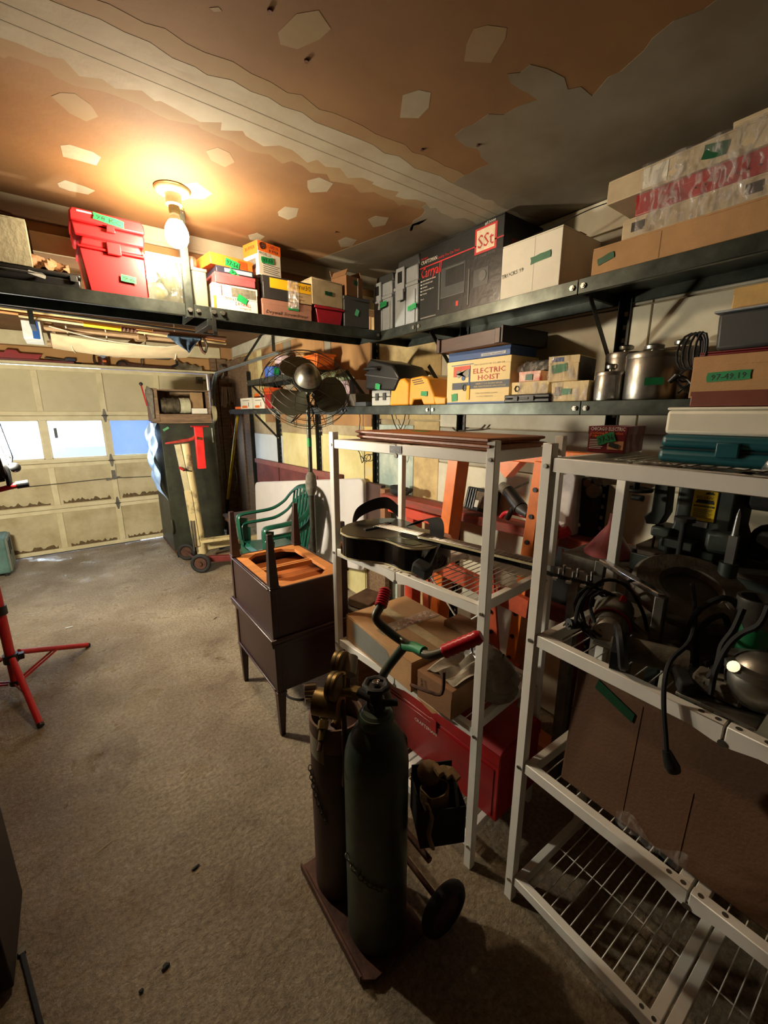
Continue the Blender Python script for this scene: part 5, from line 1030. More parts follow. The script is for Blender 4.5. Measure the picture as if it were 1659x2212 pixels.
part('handwheel', MB().tube([(.030*math.cos(k*math.pi/9)*(1+.07*math.cos(k*math.pi/9*7)), .030*math.sin(k*math.pi/9)*(1+.07*math.cos(k*math.pi/9*7)), .862) for k in range(18)], .0085, 8, closed=True).cyl((0, 0, .852), (0, 0, .862), .026, n=16), RUB, t); part('wheel_nut', MB().cyl((0, 0, .862), (0, 0, .872), .009, n=6).tube([(.012*math.cos(k*.6)*(1-k*.05), .012*math.sin(k*.6)*(1-k*.05), .872) for k in range(12)], .0015, 5), CHROME, t)
part('paper_tag', MB().grid(lambda u, v: (.0935*math.cos(R_(-20+38*u)), .0935*math.sin(R_(-20+38*u)), .60+.07*v), 6, 2, .0006), mat('old_label', (150, 126, 88), .8), t)
t = thing('acetylene_cylinder', 'shorter brown gas cylinder with open protective collar, behind the green one', 'gas cylinder', C2+Vector((0, 0, .022)))
part('body', MB().lathe([(.07, 0), (.082, .006), (.086, .02), (.086, .58), (.082, .60), (.05, .615), (.0, .62)], 36), BCY, t)
part('collar', MB().lathe([(.0855, .585), (.086, .66), (.084, .668), (.078, .668), (.077, .66), (.077, .60)], 36), mat('collar_rust', (112, 84, 66), .6, .3, n=.2, sc=16, bump=.1), t)
part('valve', MB().cyl((0, 0, .61), (0, 0, .66), .014, n=12).rbox((0, 0, .65), (.03, .03, .02)).cyl((0, 0, .65), (-.03, -.03, .655), .008, n=8), BRASS, t); part('label', MB().grid(lambda u, v: (.0866*math.cos(R_(168+44*u)), .0866*math.sin(R_(168+44*u)), .555+.075*v-.01*u), 8, 2, .0006), mat('old_label2', (150, 140, 116), .8), t)
# regulators
t = thing('gas_regulator', 'brass gas regulator with two round gauges and silver fittings', 'regulator', (C1.x-.035, C1.y+.10, .835))
def gauge(c, n_, r=.030, lab=None):
    c = Vector(c); n_ = Vector(n_).normalized()
    g = part('gauge', MB().cyl(c-n_*.014, c+n_*.010, r, n=28).cyl(c+n_*.010, c+n_*.014, r*1.04, r*.98, n=28), BRASS, t); part('dial', MB().cyl(c+n_*.0141, c+n_*.0146, r*.86, n=24), mat('dial', (132, 120, 92), .4), g)
    part('gauge_band', MB().cyl(c-n_*.006, c-n_*.001, r*1.03, n=28), mat('dark_brass', (74, 62, 40), .5, .6), g)
gauge((-.038, -.006, .022), (.52, -.85, .02), .040); gauge((.012, .05, .045), (.52, -.85, .02), .038)
part('diaphragm', MB().cyl((-.075, .04, -.035), (-.03, -.02, -.035), .038, n=24), BRASS, t); part('knob', MB().cyl((-.10, .06, -.01), (-.06, .035, -.012), .012, n=10).cyl((-.10, .062, .008), (-.07, .05, .006), .009, n=8).cyl((-.105, .05, -.026), (-.07, .04, -.024), .009, n=8), CHROME, t)
part('manifold', MB().cyl((-.02, -.01, .0), (.03, -.045, -.01), .012, n=12).cyl((-.02, 0, -.03), (-.01, .0, .05), .010, n=10).rbox((.01, -.03, -.005), (.028, .028, .028), (0, 0, .6)), BRASS, t); part('lens_gauge', MB().cyl((.02, .02, .02), (.05, .055, .05), .024, n=18), mat('dusty_gauge', (128, 116, 98), .5), t)
part('pipe', MB().tube([(-.02, -.01, -.03), (-.02, -.02, -.10), (-.022, -.02, -.20), (-.03, -.03, -.30)], .008, 8), RUST, t)
t = thing('torch_fitting', 'brass hose fitting hanging over the brown cylinder rim', 'fitting', (C2.x-.03, C2.y-.02, .665)); part('body', MB().cyl((-.06, -.045, .012), (-.03, -.01, .05), .010, n=10).cyl((-.03, -.01, .05), (0, .03, .075), .014, n=12), BRASS, t); part('hex_nut', MB().cyl((-.045, -.028, .031), (-.033, -.014, .046), .016, n=6), BRASS, t); part('tip', MB().cyl((-.075, -.06, -.004), (-.06, -.045, .012), .007, n=10), RUST, t)
# cart
t = thing('cylinder_cart', 'rusty two-wheeled gas cylinder cart with red-gripped handlebar', 'cart', (0, 0, 0))
part('base_plate', MB().prism([(.455, 1.11), (.455, .725), (.49, .70), (.69, .70), (.69, 1.11)], .012, .021, 'z'), RUST, t, bevel=.002); part('plate_lip', MB().box(.453, .459, .725, 1.11, .006, .034), RUST, t)
HC = mat('bar_green', (44, 66, 52), .35, .3, n=.2, sc=14, c2=(90, 84, 70))
Jn = Vector((.635, .765, 1.00)); part('post', MB().tube([(.69, .89, .03), (.69, .89, .66), (.67, .885, .76), at(826, 1462, z=.86), Jn], .013, 10), HC, t)
GA = at(833, 1275, z=1.13); GB_ = at(1034, 1376, z=1.10)
bar = [GA, at(822, 1310, z=1.10), at(812, 1335, z=1.075), at(835, 1360, z=1.045), Jn+Vector((.0, .02, .01)), at(895, 1400, z=1.02), at(925, 1415, z=1.03), at(958, 1408, z=1.05), GB_]
part('handlebar', MB().tube(bar, .0115, 10), HC, t)
for a, b_ in ((bar[1], bar[0]), (bar[7], bar[8])):
    d = (b_-a); n = 15; part('grip', MB().tube([a+d*(k/n*1.08) for k in range(n+1)], [.0155+(.0022 if k % 2 else 0) for k in range(n)]+[.012], 12), mat('grip_red', (196, 26, 44), .32), t)
tb = [Jn+(bar[5]-Jn)*s_ for s_ in (.1, .6, 1.)]+[bar[5]+(bar[6]-bar[5])*.7]; part('green_tape', MB().tube([p_+Vector((0, 0, .003)) for p_ in tb], .0135, 10), mat('tape_bar', (34, 150, 92), .55), t)
part('hook', MB().tube([(.69, .80, .84), (.70, .74, .85), (.715, .70, .86), (.715, .695, .93)], .005, 6), RUST, t); part('cross_tube', MB().tube([(.69, .70, .30), (.69, 1.0, .30)], .01, 8), RUST, t); part('cross_tube', MB().tube([(.69, .88, .52), (.69, 1.03, .52)], .01, 8), RUST, t)
part('axle', MB().cyl((.74, .67, .09), (.74, 1.16, .09), .009, n=10).bar((.69, .88, .13), (.74, .88, .09), .02, .03), RUST, t)
for y in (.68, 1.14): wh = part('wheel', MB().tube([(.74+.068*math.cos(k*math.pi/14), y, .089+.068*math.sin(k*math.pi/14)) for k in range(28)], .02, 10, closed=True), RUB, t); part('hub', MB().cyl((.74, y-.012, .089), (.74, y+.012, .089), .054, n=24), RUST, wh)
# chains: built link by link
def chain(lab, fn, n, g=None):
    c = thing('chain', lab, 'chain', (0, 0, 0))
    pr = MB().tube([(.0095*math.cos(k*math.pi/5), .0055*math.sin(k*math.pi/5), 0) for k in range(10)], .0016, 5, closed=True); first = None
    for i in range(n):
        p_ = Vector(fn(i/n)); q_ = Vector(fn((i+1)/n)); d = (q_-p_).normalized()
        if first is None: o = part('link', pr, ZINC if False else DULLM, c); first = o
        else: o = first.copy(); COL.objects.link(o); o.parent = c
        o.location = (p_+q_)/2; o.rotation_mode = 'QUATERNION'; o.rotation_quaternion = d.to_track_quat('X', 'Z') @ Euler((R_(90*(i % 2)), 0, 0)).to_quaternion()
chain('rusty chain sagging round the green cylinder', lambda s_: (C1.x+.097*math.cos(R_(170+80*s_)), C1.y+.097*math.sin(R_(170+80*s_)), .36-.07*s_+.0*s_), 10)
chain('chain hanging at the left side of the brown cylinder', lambda s_: (C2.x+.091*math.cos(R_(165+50*s_)), C2.y+.091*math.sin(R_(165+50*s_)), .52-.17*s_), 14)
# bucket holder with gloves beside the cylinder
t = thing('metal_box', 'black open metal box hanging on the cart behind the green cylinder', 'box', (.755, .80, .36), -28)
t.location = (.695, .76, .375)
part('front', MB().box(-.01, .12, -.075, -.072, 0, .13), BLKM, t); part('side', MB().box(.118, .121, -.075, .06, 0, .13), BLKM, t); part('side', MB().box(-.012, -.009, -.075, .06, 0, .13), BLKM, t); part('back', MB().box(-.01, .12, .058, .061, 0, .16), BLKM, t); part('bottom', MB().box(-.01, .12, -.073, .06, 0, .003), BLKM, t)
t = thing('work_gloves', 'dusty tan leather work gloves stuffed in the black metal box', 'gloves', (.71, .76, .485), -28)
GLV = mat('tan_leather', (140, 114, 78), .85, n=.2, sc=12, bump=.4)
part('cuff', MB().grid(lambda u, v: ((.042+.006*math.sin(u*19))*math.cos(2*math.pi*u)+.03, (.034+.005*math.sin(u*13))*math.sin(2*math.pi*u)-.03, -.06+.10*v), 22, 5, .004), GLV, t)
part('palm', MB(Matrix.Rotation(R_(-30), 4, 'Y')).ell((.05, .0, .05), (.035, .03, .04), 14, 10), GLV, t)
for k in range(3): part('finger', MB().tube([(.03+.022*k, .01, .06), (.035+.024*k, -.01, .095-.01*k), (.045+.026*k, -.035, .09-.012*k)], .012, 8), GLV, t)
t = thing('rag', 'crumpled dusty cloth strip hanging beside the gloves', 'rag', (.672, .70, .42)); part('cloth', MB().tube([(0, 0, .10), (.005, -.012, .06), (-.004, -.015, .01), (.006, -.02, -.04)], [.008, .012, .009, .012], 7, flat=.5), mat('rag_tan', (150, 132, 108), .9), t)

# ---------------------------------------------------------------- pair of end tables, one upside down on the other
def table(root, up):
    w_, d_, h_, lg, tp = .60, .42, .250, .262, .024       # x along the side facing left (y), origin near corner
    S = 1 if up else -1
    def Z(a, b): return (a, b) if up else (.79-(b)-.0+0, .79-(a)+0)
    def bx(x0, x1, y0, y1, z0, z1): a, b = (z0, z1) if up else (1.074-z1, 1.074-z0); return (x0, x1, y0, y1, a, b)
    zb = lg; ztop = lg+h_
    for x in (0, d_-.045):
        for y in (0, w_-.045):
            m_ = MB(); a = [(x, y), (x+.045, y), (x+.045, y+.045), (x, y+.045)]; cx, cy = x+.0225+(.006 if x == 0 else -.006)*-1, y+.0225
            tz = [zb, 0] if up else [1.074-zb, 1.074]
            vs = [(p_[0], p_[1], tz[0]) for p_ in a]+[(cx+(p_[0]-cx)*.52, cy+(p_[1]-cy)*.52, tz[1]) for p_ in a]
            m_.add(vs, [(3, 2, 1, 0), (4, 5, 6, 7), (0, 1, 5, 4), (1, 2, 6, 5), (2, 3, 7, 6), (3, 0, 4, 7)] if not up else [(0, 1, 2, 3), (7, 6, 5, 4), (4, 5, 1, 0), (5, 6, 2, 1), (6, 7, 3, 2), (7, 4, 0, 3)])
            l = part('leg', m_, DWOOD, root, bevel=.002); e_ = .003
            z_a, z_b = (zb-.012, zb-.002) if up else (1.074-zb+.002, 1.074-zb+.012)
            part('collar', MB().box(x-e_, x+.045+e_, y-e_, y+.045+e_, z_a, z_b), DWOOD, l, bevel=.002)
    part('side_panel', MB().box(*bx(.004, .018, .0, w_, zb, ztop)), DWOOD, root, bevel=.002); part('side_panel', MB().box(*bx(d_-.018, d_-.004, 0, w_, zb, ztop)), DWOOD, root, bevel=.002)
    part('corner_post', MB().box(*bx(-.001, .03, -.001, .03, zb, ztop)), DWOOD, root, bevel=.003); part('corner_post', MB().box(*bx(-.001, .03, w_-.03, w_+.001, zb, ztop)), DWOOD, root, bevel=.003)
    part('front_panel', MB().box(*bx(.018, d_-.018, 0, .014, zb, ztop)), DWOOD, root, bevel=.002); part('back_panel', MB().box(*bx(.018, d_-.018, w_-.014, w_, zb, ztop)), DWOOD, root, bevel=.002)
    part('top_board', MB().box(*bx(-.016, d_+.016, -.016, w_+.016, ztop, ztop+tp)), DWOOD, root, bevel=.006)
    part('bead', MB().box(*bx(-.006, .004, .02, w_-.02, zb, zb+.010)), DWOOD, root, bevel=.003)
    # unfinished frame seen from below
    f = .05; part('rail', MB().box(*bx(.018, f+.02, .014, w_-.014, zb+.001, zb+.02)), RAWWOOD, root, bevel=.001); part('rail', MB().box(*bx(d_-f-.02, d_-.018, .014, w_-.014, zb+.001, zb+.02)), RAWWOOD, root, bevel=.001)
    part('rail', MB().box(*bx(f+.02, d_-f-.02, .014, .045, zb+.001, zb+.02)), RAWWOOD, root, bevel=.001); part('rail', MB().box(*bx(f+.02, d_-f-.02, w_-.045, w_-.014, zb+.001, zb+.02)), RAWWOOD, root, bevel=.001)
    part('runner', MB().box(*bx(f+.02, d_-f-.02, w_*.5-.02, w_*.5-.004, zb+.006, zb+.03)), RAWWOOD, root); part('runner', MB().box(*bx(f+.02, d_-f-.02, w_*.5+.004, w_*.5+.02, zb+.006, zb+.03)), RAWWOOD, root)
    part('drawer_bottom', MB().box(*bx(.02, d_-.02, .03, w_-.03, zb+.07, zb+.078)), mat('drawer_ply', (176, 96, 40), .6, n=.1, sc=5), root, smooth=False)
    for k, (cx, cy) in enumerate(((f+.02, .045), (f+.02, w_-.045), (d_-f-.02, w_-.045), (d_-f-.02, .045))):
        sx = 1 if k < 2 else -1; sy = 1 if k in (0, 3) else -1; z0_, z1_ = bx(0, 0, 0, 0, zb+.001, zb+.02)[4:]
        part('corner_block', MB().prism([(cx, cy), (cx+sx*.06, cy), (cx, cy+sy*.06)], z0_, z1_, 'z'), RAWWOOD, root)
TX, TY = .648, 1.745
t = thing('end_table', 'dark mahogany end table standing on its feet under the upturned one', 'table', (TX, TY, 0)); table(t, True)
t = thing('end_table', 'upside-down dark end table with legs in the air and raw orange wood inside', 'table', (TX, TY, .0)); t.location = (TX-.004, TY, -.006+.0); table(t, False)
# the two together are 0.5221+... tall: lower top at .522, upper hangs from .530
t = thing('power_cable', 'black cable lying on the floor by the end table foot', 'cord', (0, 0, 0)); part('cable', MB().tube([at(612, 1492, z=.012), at(622, 1505, z=.008), at(645, 1511, z=.008), at(668, 1508, z=.008), at(690, 1503, z=.008)], .006, 7), BLKM, t)

# ---------------------------------------------------------------- two stacked garden armchairs
def garden_chair(t):
    W2 = .27
    part('seat', MB().grid(lambda u, v: (.03+.42*u, (-W2+2*W2*v)*(1-.1*u), .40-.035*u-.02*math.sin(math.pi*v)+(.0 if u > .06 else -.03*(1-u/.06))), 14, 10, .007), DGREEN, t)
    part('front_apron', MB().grid(lambda u, v: (.028-.02*math.sin(math.pi*v)-.01*u, -W2+2*W2*v, .37-.055*u), 3, 10, .006), DGREEN, t)
    # legs: folded section
    for sg in (-1, 1):
        part('front_leg', MB().add([(.02, sg*W2, .42), (.09, sg*W2, .42), (.05, sg*(W2-.04), .40), (.0, sg*(W2+.03), 0), (.05, sg*(W2+.03), 0), (.02, sg*W2, 0)], [(0, 1, 4, 3), (0, 2, 5, 3), (3, 4, 5)]).add([(.03, sg*W2, .42), (.025, sg*(W2-.055), .40), (.01, sg*(W2-.01), 0), (.0, sg*(W2+.03), 0)], [(0, 1, 2, 3)]), DGREEN, t)
        part('rear_leg', MB().bar((.46, sg*W2*.86, .38), (.55, sg*(W2+.0), .0), .05, .012, (1, 0, 0)).bar((.46, sg*W2*.86, .38), (.55, sg*(W2+.0), .0), .012, .05, (1, 0, 0)), DGREEN, t)
        q_ = [(.02, sg*W2, .42), (.015, sg*(W2+.01), .55), (.02, sg*(W2+.015), .625), (.06, sg*(W2+.02), .64), (.2, sg*(W2+.02), .645), (.34, sg*(W2+.005), .66), (.44, sg*(W2-.03), .72), (.49, sg*(W2-.08), .80), (.52, sg*(W2-.16), .86), (.53, 0, .885)]
        part('arm', MB().tube(q_, [.034, .034, .034, .034, .034, .034, .030, .028, .028, .028], 8, flat=.45), DGREEN, t)
        part('arm_panel', MB().add([(.02, sg*W2, .42), (.09, sg*W2, .42), (.10, sg*(W2+.01), .60), (.02, sg*(W2+.01), .62)], [(0, 1, 2, 3)]), DGREEN, t)
    for k in range(7):
        y = -.165+.055*k; zt = .86-.9*y*y*1.6; part('back_slat', MB().tube([(.44, y*.7, .37), (.465, y*.85, .55), (.50, y, .72), (.525, y*1.08, zt)], [.018]*4, 7, flat=.35), DGREEN, t)
CX, CY = at(525, 1120, z=.70).x, 3.36
t = thing('garden_chair', 'lower dark green plastic garden chair of the stack of two', 'chair', (1.10, CY, .0), 0); garden_chair(t)
t2 = dup(t, (1.09, CY+.0, .085), 2, 'upper dark green plastic garden chair with dusty seat, top of the stack')
gr = part('white_sticker', MB().box(.05, .12, -.10, -.05, .392, .395), LGREY, t2)
# white folding table leaning against the wall
t = thing('folding_table', 'white plastic folding table top leaning on the wall behind the green chairs', 'table', (0, 0, 0))
A0 = at(554, 1042, x=1.63); A1 = at(788, 1034, x=1.83); u_ = (A1-A0); Lt = u_.length; u_.normalize(); v_ = Vector((-.10, -.02, -1)); v_ = (v_-u_*v_.dot(u_)).normalized(); n_ = u_.cross(v_).normalized()
def rr_out(L_, H_, r):
    o = []
    for cx, cy, a0 in ((L_-r, r, -90), (L_-r, H_-r, 0), (r, H_-r, 90), (r, r, 180)):
        for k in range(7): a = R_(a0+15*k); o.append((cx+r*math.cos(a), cy+r*math.sin(a)))
    return o
Mtb = Matrix.Identity(4); 
for i_, c_ in enumerate((u_, v_, n_)): 
    for j_ in range(3): Mtb[j_][i_] = c_[j_]
Mtb = Matrix.Translation(A0) @ Mtb
PLW = mat('table_plastic', (206, 200, 196), .45, n=.03, sc=6, bump=.05)
part('table_top', MB(Mtb).prism(rr_out(Lt, .74, .05), -.02, .02, 'z'), PLW, t, bevel=.006); part('rim', MB(Mtb).prism(rr_out(Lt, .74, .05), .0201, .026, 'z') if False else MB(Mtb).tube([(x, y, .021) for x, y in rr_out(Lt-.01, .73, .05)], .006, 6, closed=True), PLW, t)
part('folded_leg', MB(Mtb).tube([(.25, .1, .03), (.25, .64, .03)], .010, 8), DULLM, t) if n_.x > 0 else part('folded_leg', MB(Mtb).tube([(.25, .1, -.03), (.25, .64, -.03)], .010, 8), DULLM, t)
# maroon sheet on the wall
t = thing('maroon_board', 'large weathered maroon sheet leaning on the wall below the shelf', 'board', (0, 0, 0)); part('sheet', MB().add([(1.852, 3.12, .02), (1.852, 5.2, .02), (1.852, 5.2, 1.05), (1.852, 3.12, 1.08), (1.87, 3.12, .02), (1.87, 5.2, .02), (1.87, 5.2, 1.05), (1.87, 3.12, 1.08)], [(3, 2, 1, 0), (4, 5, 6, 7), (0, 1, 5, 4), (1, 2, 6, 5), (2, 3, 7, 6), (3, 0, 4, 7)]), mat('maroon_sheet', (132, 70, 62), .7, n=.14, sc=4, c2=(96, 50, 48), bump=.08), t, smooth=False); part('top_rail', MB().bar((1.842, 3.12, 1.055), (1.842, 5.2, 1.025), .02, .05), mat('maroon_rail', (146, 88, 80), .7), t)
t = thing('plywood_sheet', 'dark brown sheet with green mark standing right of the white table', 'panel', (1.80, 2.46, 0)); part('panel', MB().box(0, .04, 0, .20, .55, 1.08), mat('panel_dark', (80, 52, 40), .7, n=.15, sc=6), t, bevel=.002); part('edge_board', MB().box(-.01, .05, -.06, -.002, .55, 1.06), mat('edge_tan', (150, 104, 70), .7), t, bevel=.002); part('leg_block', MB().box(.0, .04, -.05, .2, 0, .549), OLDWOOD, t)

# ---------------------------------------------------------------- pedestal fan, seen from behind
fp = Vector((1.36, 2.72, 0)); t = thing('pedestal_fan', 'old steel pedestal fan with wire cage seen from behind', 'fan', fp)
FANM = mat('fan_steel', (84, 84, 72), .4, .7, n=.2, sc=10, c2=(52, 52, 44)); part('base', MB().lathe([(.20, 0), (.20, .015), (.16, .03), (.04, .05), (.03, .10)], 30), FANM, t); part('lower_pole', MB().cyl((0, 0, .05), (0, 0, 1.12), .022, n=16), FANM, t)
part('upper_pole', MB().cyl((0, 0, 1.10), (0, 0, 1.72), .0155, n=14), FANM, t); part('height_collar', MB().lathe([(.022, 1.02), (.036, 1.05), (.042, 1.10), (.036, 1.16), (.018, 1.19)], 20), DUST, t); part('green_tape', MB().cyl((0, 0, 1.37), (0, 0, 1.43), .0165, n=14), TAPE_G, t)
hub = Vector((0, 0, 1.80)); toc = (Vector((0, 0, 1.6))-(fp+hub)); toc.normalize(); ax = (Vector((-toc.x, -toc.y, 0)).normalized()*.80+Vector((-.08, .05, -.58))).normalized()
Mf = Matrix.Translation(hub) @ ax.to_track_quat('Z', 'Y').to_matrix().to_4x4()
part('yoke', MB().tube([(0, 0, 1.70), (-.0, 0, 1.72), hub+Vector((-.01, -.02, -.06)), hub], .014, 8), FANM, t)
part('motor', MB(Mf).lathe([(.0, -.16), (.03, -.155), (.062, -.13), (.083, -.09), (.092, -.05), (.094, -.03), (.085, -.012), (.05, .0), (.03, .01)], 30), mat('motor_alu', (186, 182, 168), .38, .8, n=.2, sc=9, c2=(96, 92, 80)), t); part('motor_band', MB(Mf).lathe([(.093, -.055), (.098, -.05), (.098, -.03), (.093, -.025)], 30), FANM, t)
for k in range(3):
    a0 = R_(90+120*k-12)
    def bl(u, v, a0=a0):
        a = a0+(v-.5)*R_(92)*(1-.35*abs(u-.5)); r = .05+.235*u*(1-.25*(2*v-1)**2*(u**2)); return Mf @ Vector((r*math.cos(a), r*math.sin(a), .05+.05*(v-.5)))
    part('blade', MB().grid(bl, 8, 10, .002), mat('blade_grey', (104, 104, 86), .45, .3, n=.1, sc=8), t)
part('hub_cap', MB(Mf).cyl((0, 0, .02), (0, 0, .08), .04, n=18), FANM, t)
WR = mat('cage_wire', (74, 66, 52), .45, .6)
def ring(r, z, w_=.0022, nm='cage_ring'): part(nm, MB(Mf).tube([(r*math.cos(k*math.pi/24), r*math.sin(k*math.pi/24), z) for k in range(48)], w_, 5, closed=True), WR, t)
for r, z in ((.315, .05), (.300, .005), (.262, -.03), (.215, -.045), (.165, -.052), (.115, -.055)): ring(r, z, .0026 if r > .29 else .0018)
for r, z in ((.300, .10), (.25, .13), (.19, .145), (.12, .15), (.06, .152)): ring(r, z, .0017)
for k in range(10):
    a = k*math.pi/5; sw = .35
    part('cage_spoke', MB(Mf).tube([(r*math.cos(a+sw*(.31-r)/.2), r*math.sin(a+sw*(.31-r)/.2), z) for r, z in ((.10, -.05), (.17, -.052), (.23, -.04), (.28, -.015), (.315, .05), (.30, .10), (.24, .135), (.15, .148), (.05, .152))], .0017, 5), WR, t)
part('cord', MB().tube([hub+Vector(p_) for p_ in ((0, -.03, -.03), (.03, -.05, -.08), (-.03, -.06, -.16), (-.10, -.04, -.21), (-.14, -.02, -.26), (-.11, -.03, -.24), (-.03, -.05, -.17), (.0, -.05, -.16), (.02, -.05, -.20), (-.01, -.04, -.24), (-.03, -.04, -.20), (.01, -.04, -.17), (.03, -.03, -.28), (-.02, -.03, -.32))], .004, 6), BLK, t)

# ---------------------------------------------------------------- tall green cabinet with bench motor on top
CG = mat('cabinet_green', (60, 64, 48), .5, .2, n=.2, sc=5, c2=(38, 38, 30), bump=.1)
t = thing('metal_cabinet', 'tall dark green steel cabinet on casters by the garage door', 'cabinet', (.775, 4.98, 0)); cw, cdp = .55, .72
part('body', MB().box(0, cw, 0, cdp, .09, 1.49), CG, t, bevel=.004); part('front_sheet', MB().box(.05, cw-.02, -.004, 0, .14, 1.46), CG, t, bevel=.001, seg=1); part('base_rail', MB().box(-.004, cw+.004, -.006, cdp, .075, .10), RUST, t, bevel=.002); part('top_edge', MB().box(-.006, cw+.006, -.008, cdp+.004, 1.478, 1.492), CG, t, bevel=.002); part('handle', MB().tube([(.0, -.02, .46), (.0, -.03, .40), (.0, -.03, .33), (.0, -.01, .30)], .009, 6), CG, t)
for x, y in ((.04, .05), (cw-.05, .05), (.04, cdp-.06), (cw-.05, cdp-.06)):
    c = part('caster', MB().cyl((x-.012, y, .036), (x+.012, y, .036), .035, n=16), RUB, t); part('fork', MB().box(x-.018, x-.014, y-.02, y+.02, .03, .08).box(x+.014, x+.018, y-.02, y+.02, .03, .08), RUST, c)
gtape(t, .05, 1.44, .06, .022, None, rot=28, y=-.010, m=mat('tape_pale', (90, 160, 110), .6))
part('thermometer', MB().box(cw-.04, cw-.03, -.008, -.004, 1.28, 1.44), LGREY, t)
bd = thing('blue_drape', 'pale blue wrinkled plastic sheet hanging on the left side of the cabinet', 'plastic sheet', (.755, 4.98, 0))
part('sheet', MB().grid(lambda u, v: (-.012-.05*math.sin(math.pi*v)*(.4+.6*abs(math.sin(u*8+v*3)))-.02*math.sin(v*17+u*5), -.01+.60*u, 1.50-(.70+.10*u*0)*v-.12*(1-u)*v), 22, 20, .002), mat('drape_blue', (176, 206, 240), .25, n=.08, sc=6, c2=(140, 180, 226)), bd)
bt = thing('grinder_box', 'old wooden box housing an electric motor and pulley on the green cabinet', 'machine', (.75, 5.02, 1.494)); bw = .56
part('bottom_board', MB().box(0, bw, 0, .35, 0, .02), OLDWOOD, bt, bevel=.002); part('front_rail', MB().box(.04, bw, -.006, .02, .0201, .10), OLDWOOD, bt, bevel=.004); part('side_board', MB().box(-.02, .04, -.01, .35, .0201, .36), OLDWOOD, bt, bevel=.003); part('side_board', MB().box(bw-.02, bw, .02, .35, .0201, .34), OLDWOOD, bt, bevel=.003); part('top_board', MB().box(.0, bw+.01, -.005, .35, .3401, .352), OLDWOOD, bt, bevel=.002); part('back_board', MB().box(.041, bw-.02, .34, .35, .021, .34), mat('back_tan', (160, 132, 98), .8), bt)
part('motor', MB().cyl((.07, .10, .19), (.25, .10, .19), .078, n=22).cyl((.10, .10, .19), (.12, .10, .19), .084, n=22).cyl((.19, .10, .19), (.21, .10, .19), .084, n=22), mat('motor_grimy', (110, 100, 78), .6, .4, n=.25, sc=14, c2=(58, 50, 40)), bt); part('drum', MB().cyl((.26, .10, .19), (.36, .10, .19), .082, n=24).cyl((.30, .10, .19), (.31, .10, .19), .085, n=24), mat('drum_cream', (196, 192, 160), .5), bt)
part('tan_panel', MB().box(.37, .50, .06, .066, .12, .33), mat('tan_panel', (160, 128, 86), .7), bt); part('white_block', MB().box(.37, .53, .03, .055, .101, .16), WHITEC, bt); part('left_clutter', MB().prism([(-.03, .05), (-.01, .05), (-.0, .34), (-.05, .38), (-.07, .30)], -.03, .02, 'y'), DUST, bt, bevel=.006); part('red_lever', MB().bar((-.07, -.03, .18), (-.10, -.03, .38), .02, .012), REDP, bt); part('lever_knob', MB().ell((-.10, -.03, .395), .018, 12, 8), BLK, bt)
t = thing('round_guard', 'cream round disc guard hung at the right end of the motor box', 'guard', (1.34, 5.02, 1.6)); part('disc', MB().cyl((-.012, 0, 0), (.012, 0, 0), .085, n=26), mat('disc_cream', (176, 164, 128), .6, n=.1), t); part('arm', MB().bar((0, .02, -.10), (0, .04, .16), .02, .02), DULLM, t)

# engine hoist in front of the cabinet
CRM = mat('hoist_cream', (196, 178, 130), .5, n=.25, sc=5, c2=(60, 50, 38), thr=(.30, .44)); t = thing('engine_hoist', 'old cream and red folding engine hoist with rubber wheels', 'hoist', (0, 0, 0))
B0 = at(437, 1195, y=4.56); T0 = at(398, 958, y=4.56)
part('post', MB().tube([B0, T0], .048, 14), CRM, t); part('side_post', MB().bar(at(418, 1122, y=4.53), at(383, 960, y=4.53), .05, .03, (0, 1, 0)), mat('post_pale', (190, 178, 140), .55, n=.1), t); part('lower_side', MB().bar(at(425, 1180, y=4.52), at(405, 1060, y=4.52), .06, .03, (0, 1, 0)), CRM, t)
part('boom', MB().bar(at(428, 922, y=4.48), at(436, 1012, y=4.48), .075, .05, (0, 1, 0)), mat('boom_red', (222, 44, 40), .4), t, bevel=.003); part('boom_arm', MB().tube([at(357, 958, y=4.5), at(390, 953, y=4.5), at(415, 948, y=4.5), at(425, 938, y=4.5)], [.008, .016, .018, .012], 8), mat('arm_red', (170, 56, 46), .5, n=.2, sc=20), t); part('pin', MB().cyl(at(425, 946, y=4.46), at(437, 948, y=4.46), .014, n=10), BRASS, t)
part('top_plate', MB().bar(at(412, 921, y=4.47), at(450, 921, y=4.47), .03, .012), REDP, t); part('release_valve', MB().cyl(at(388, 1010, y=4.5), at(398, 1016, y=4.46), .012, n=8), REDP, t); part('jack_handle', MB().tube([at(398, 1016, y=4.46), at(415, 1018, y=4.46)], .006, 6), BLK, t)
part('ram', MB().tube([at(418, 1125, y=4.5), at(424, 1180, y=4.5)], .008, 8).tube([at(412, 1125, y=4.5), at(420, 1190, y=4.5)], .008, 8), DULLM, t)
for p_, r in ((Vector((.90, 4.36, .105)), .10), (Vector((.87, 4.86, .10)), .095)):
    wn = Vector((-.50, -.86, 0)).normalized(); u2 = Vector((wn.y, -wn.x, 0)); wl = part('wheel', MB().tube([p_+(u2*math.cos(k*math.pi/14)+Vector((0, 0, 1))*math.sin(k*math.pi/14))*(r-.018) for k in range(28)], .02, 10, closed=True), RUB, t); part('rim', MB().cyl(p_-wn*.012, p_+wn*.012, r*.62, r*.6, n=22).cyl(p_+wn*.012, p_+wn*.03, r*.2, n=12), RUST, wl)
part('axle', MB().cyl((.90, 4.36, .105), (.87, 4.86, .10), .012, n=10), RUST, t)
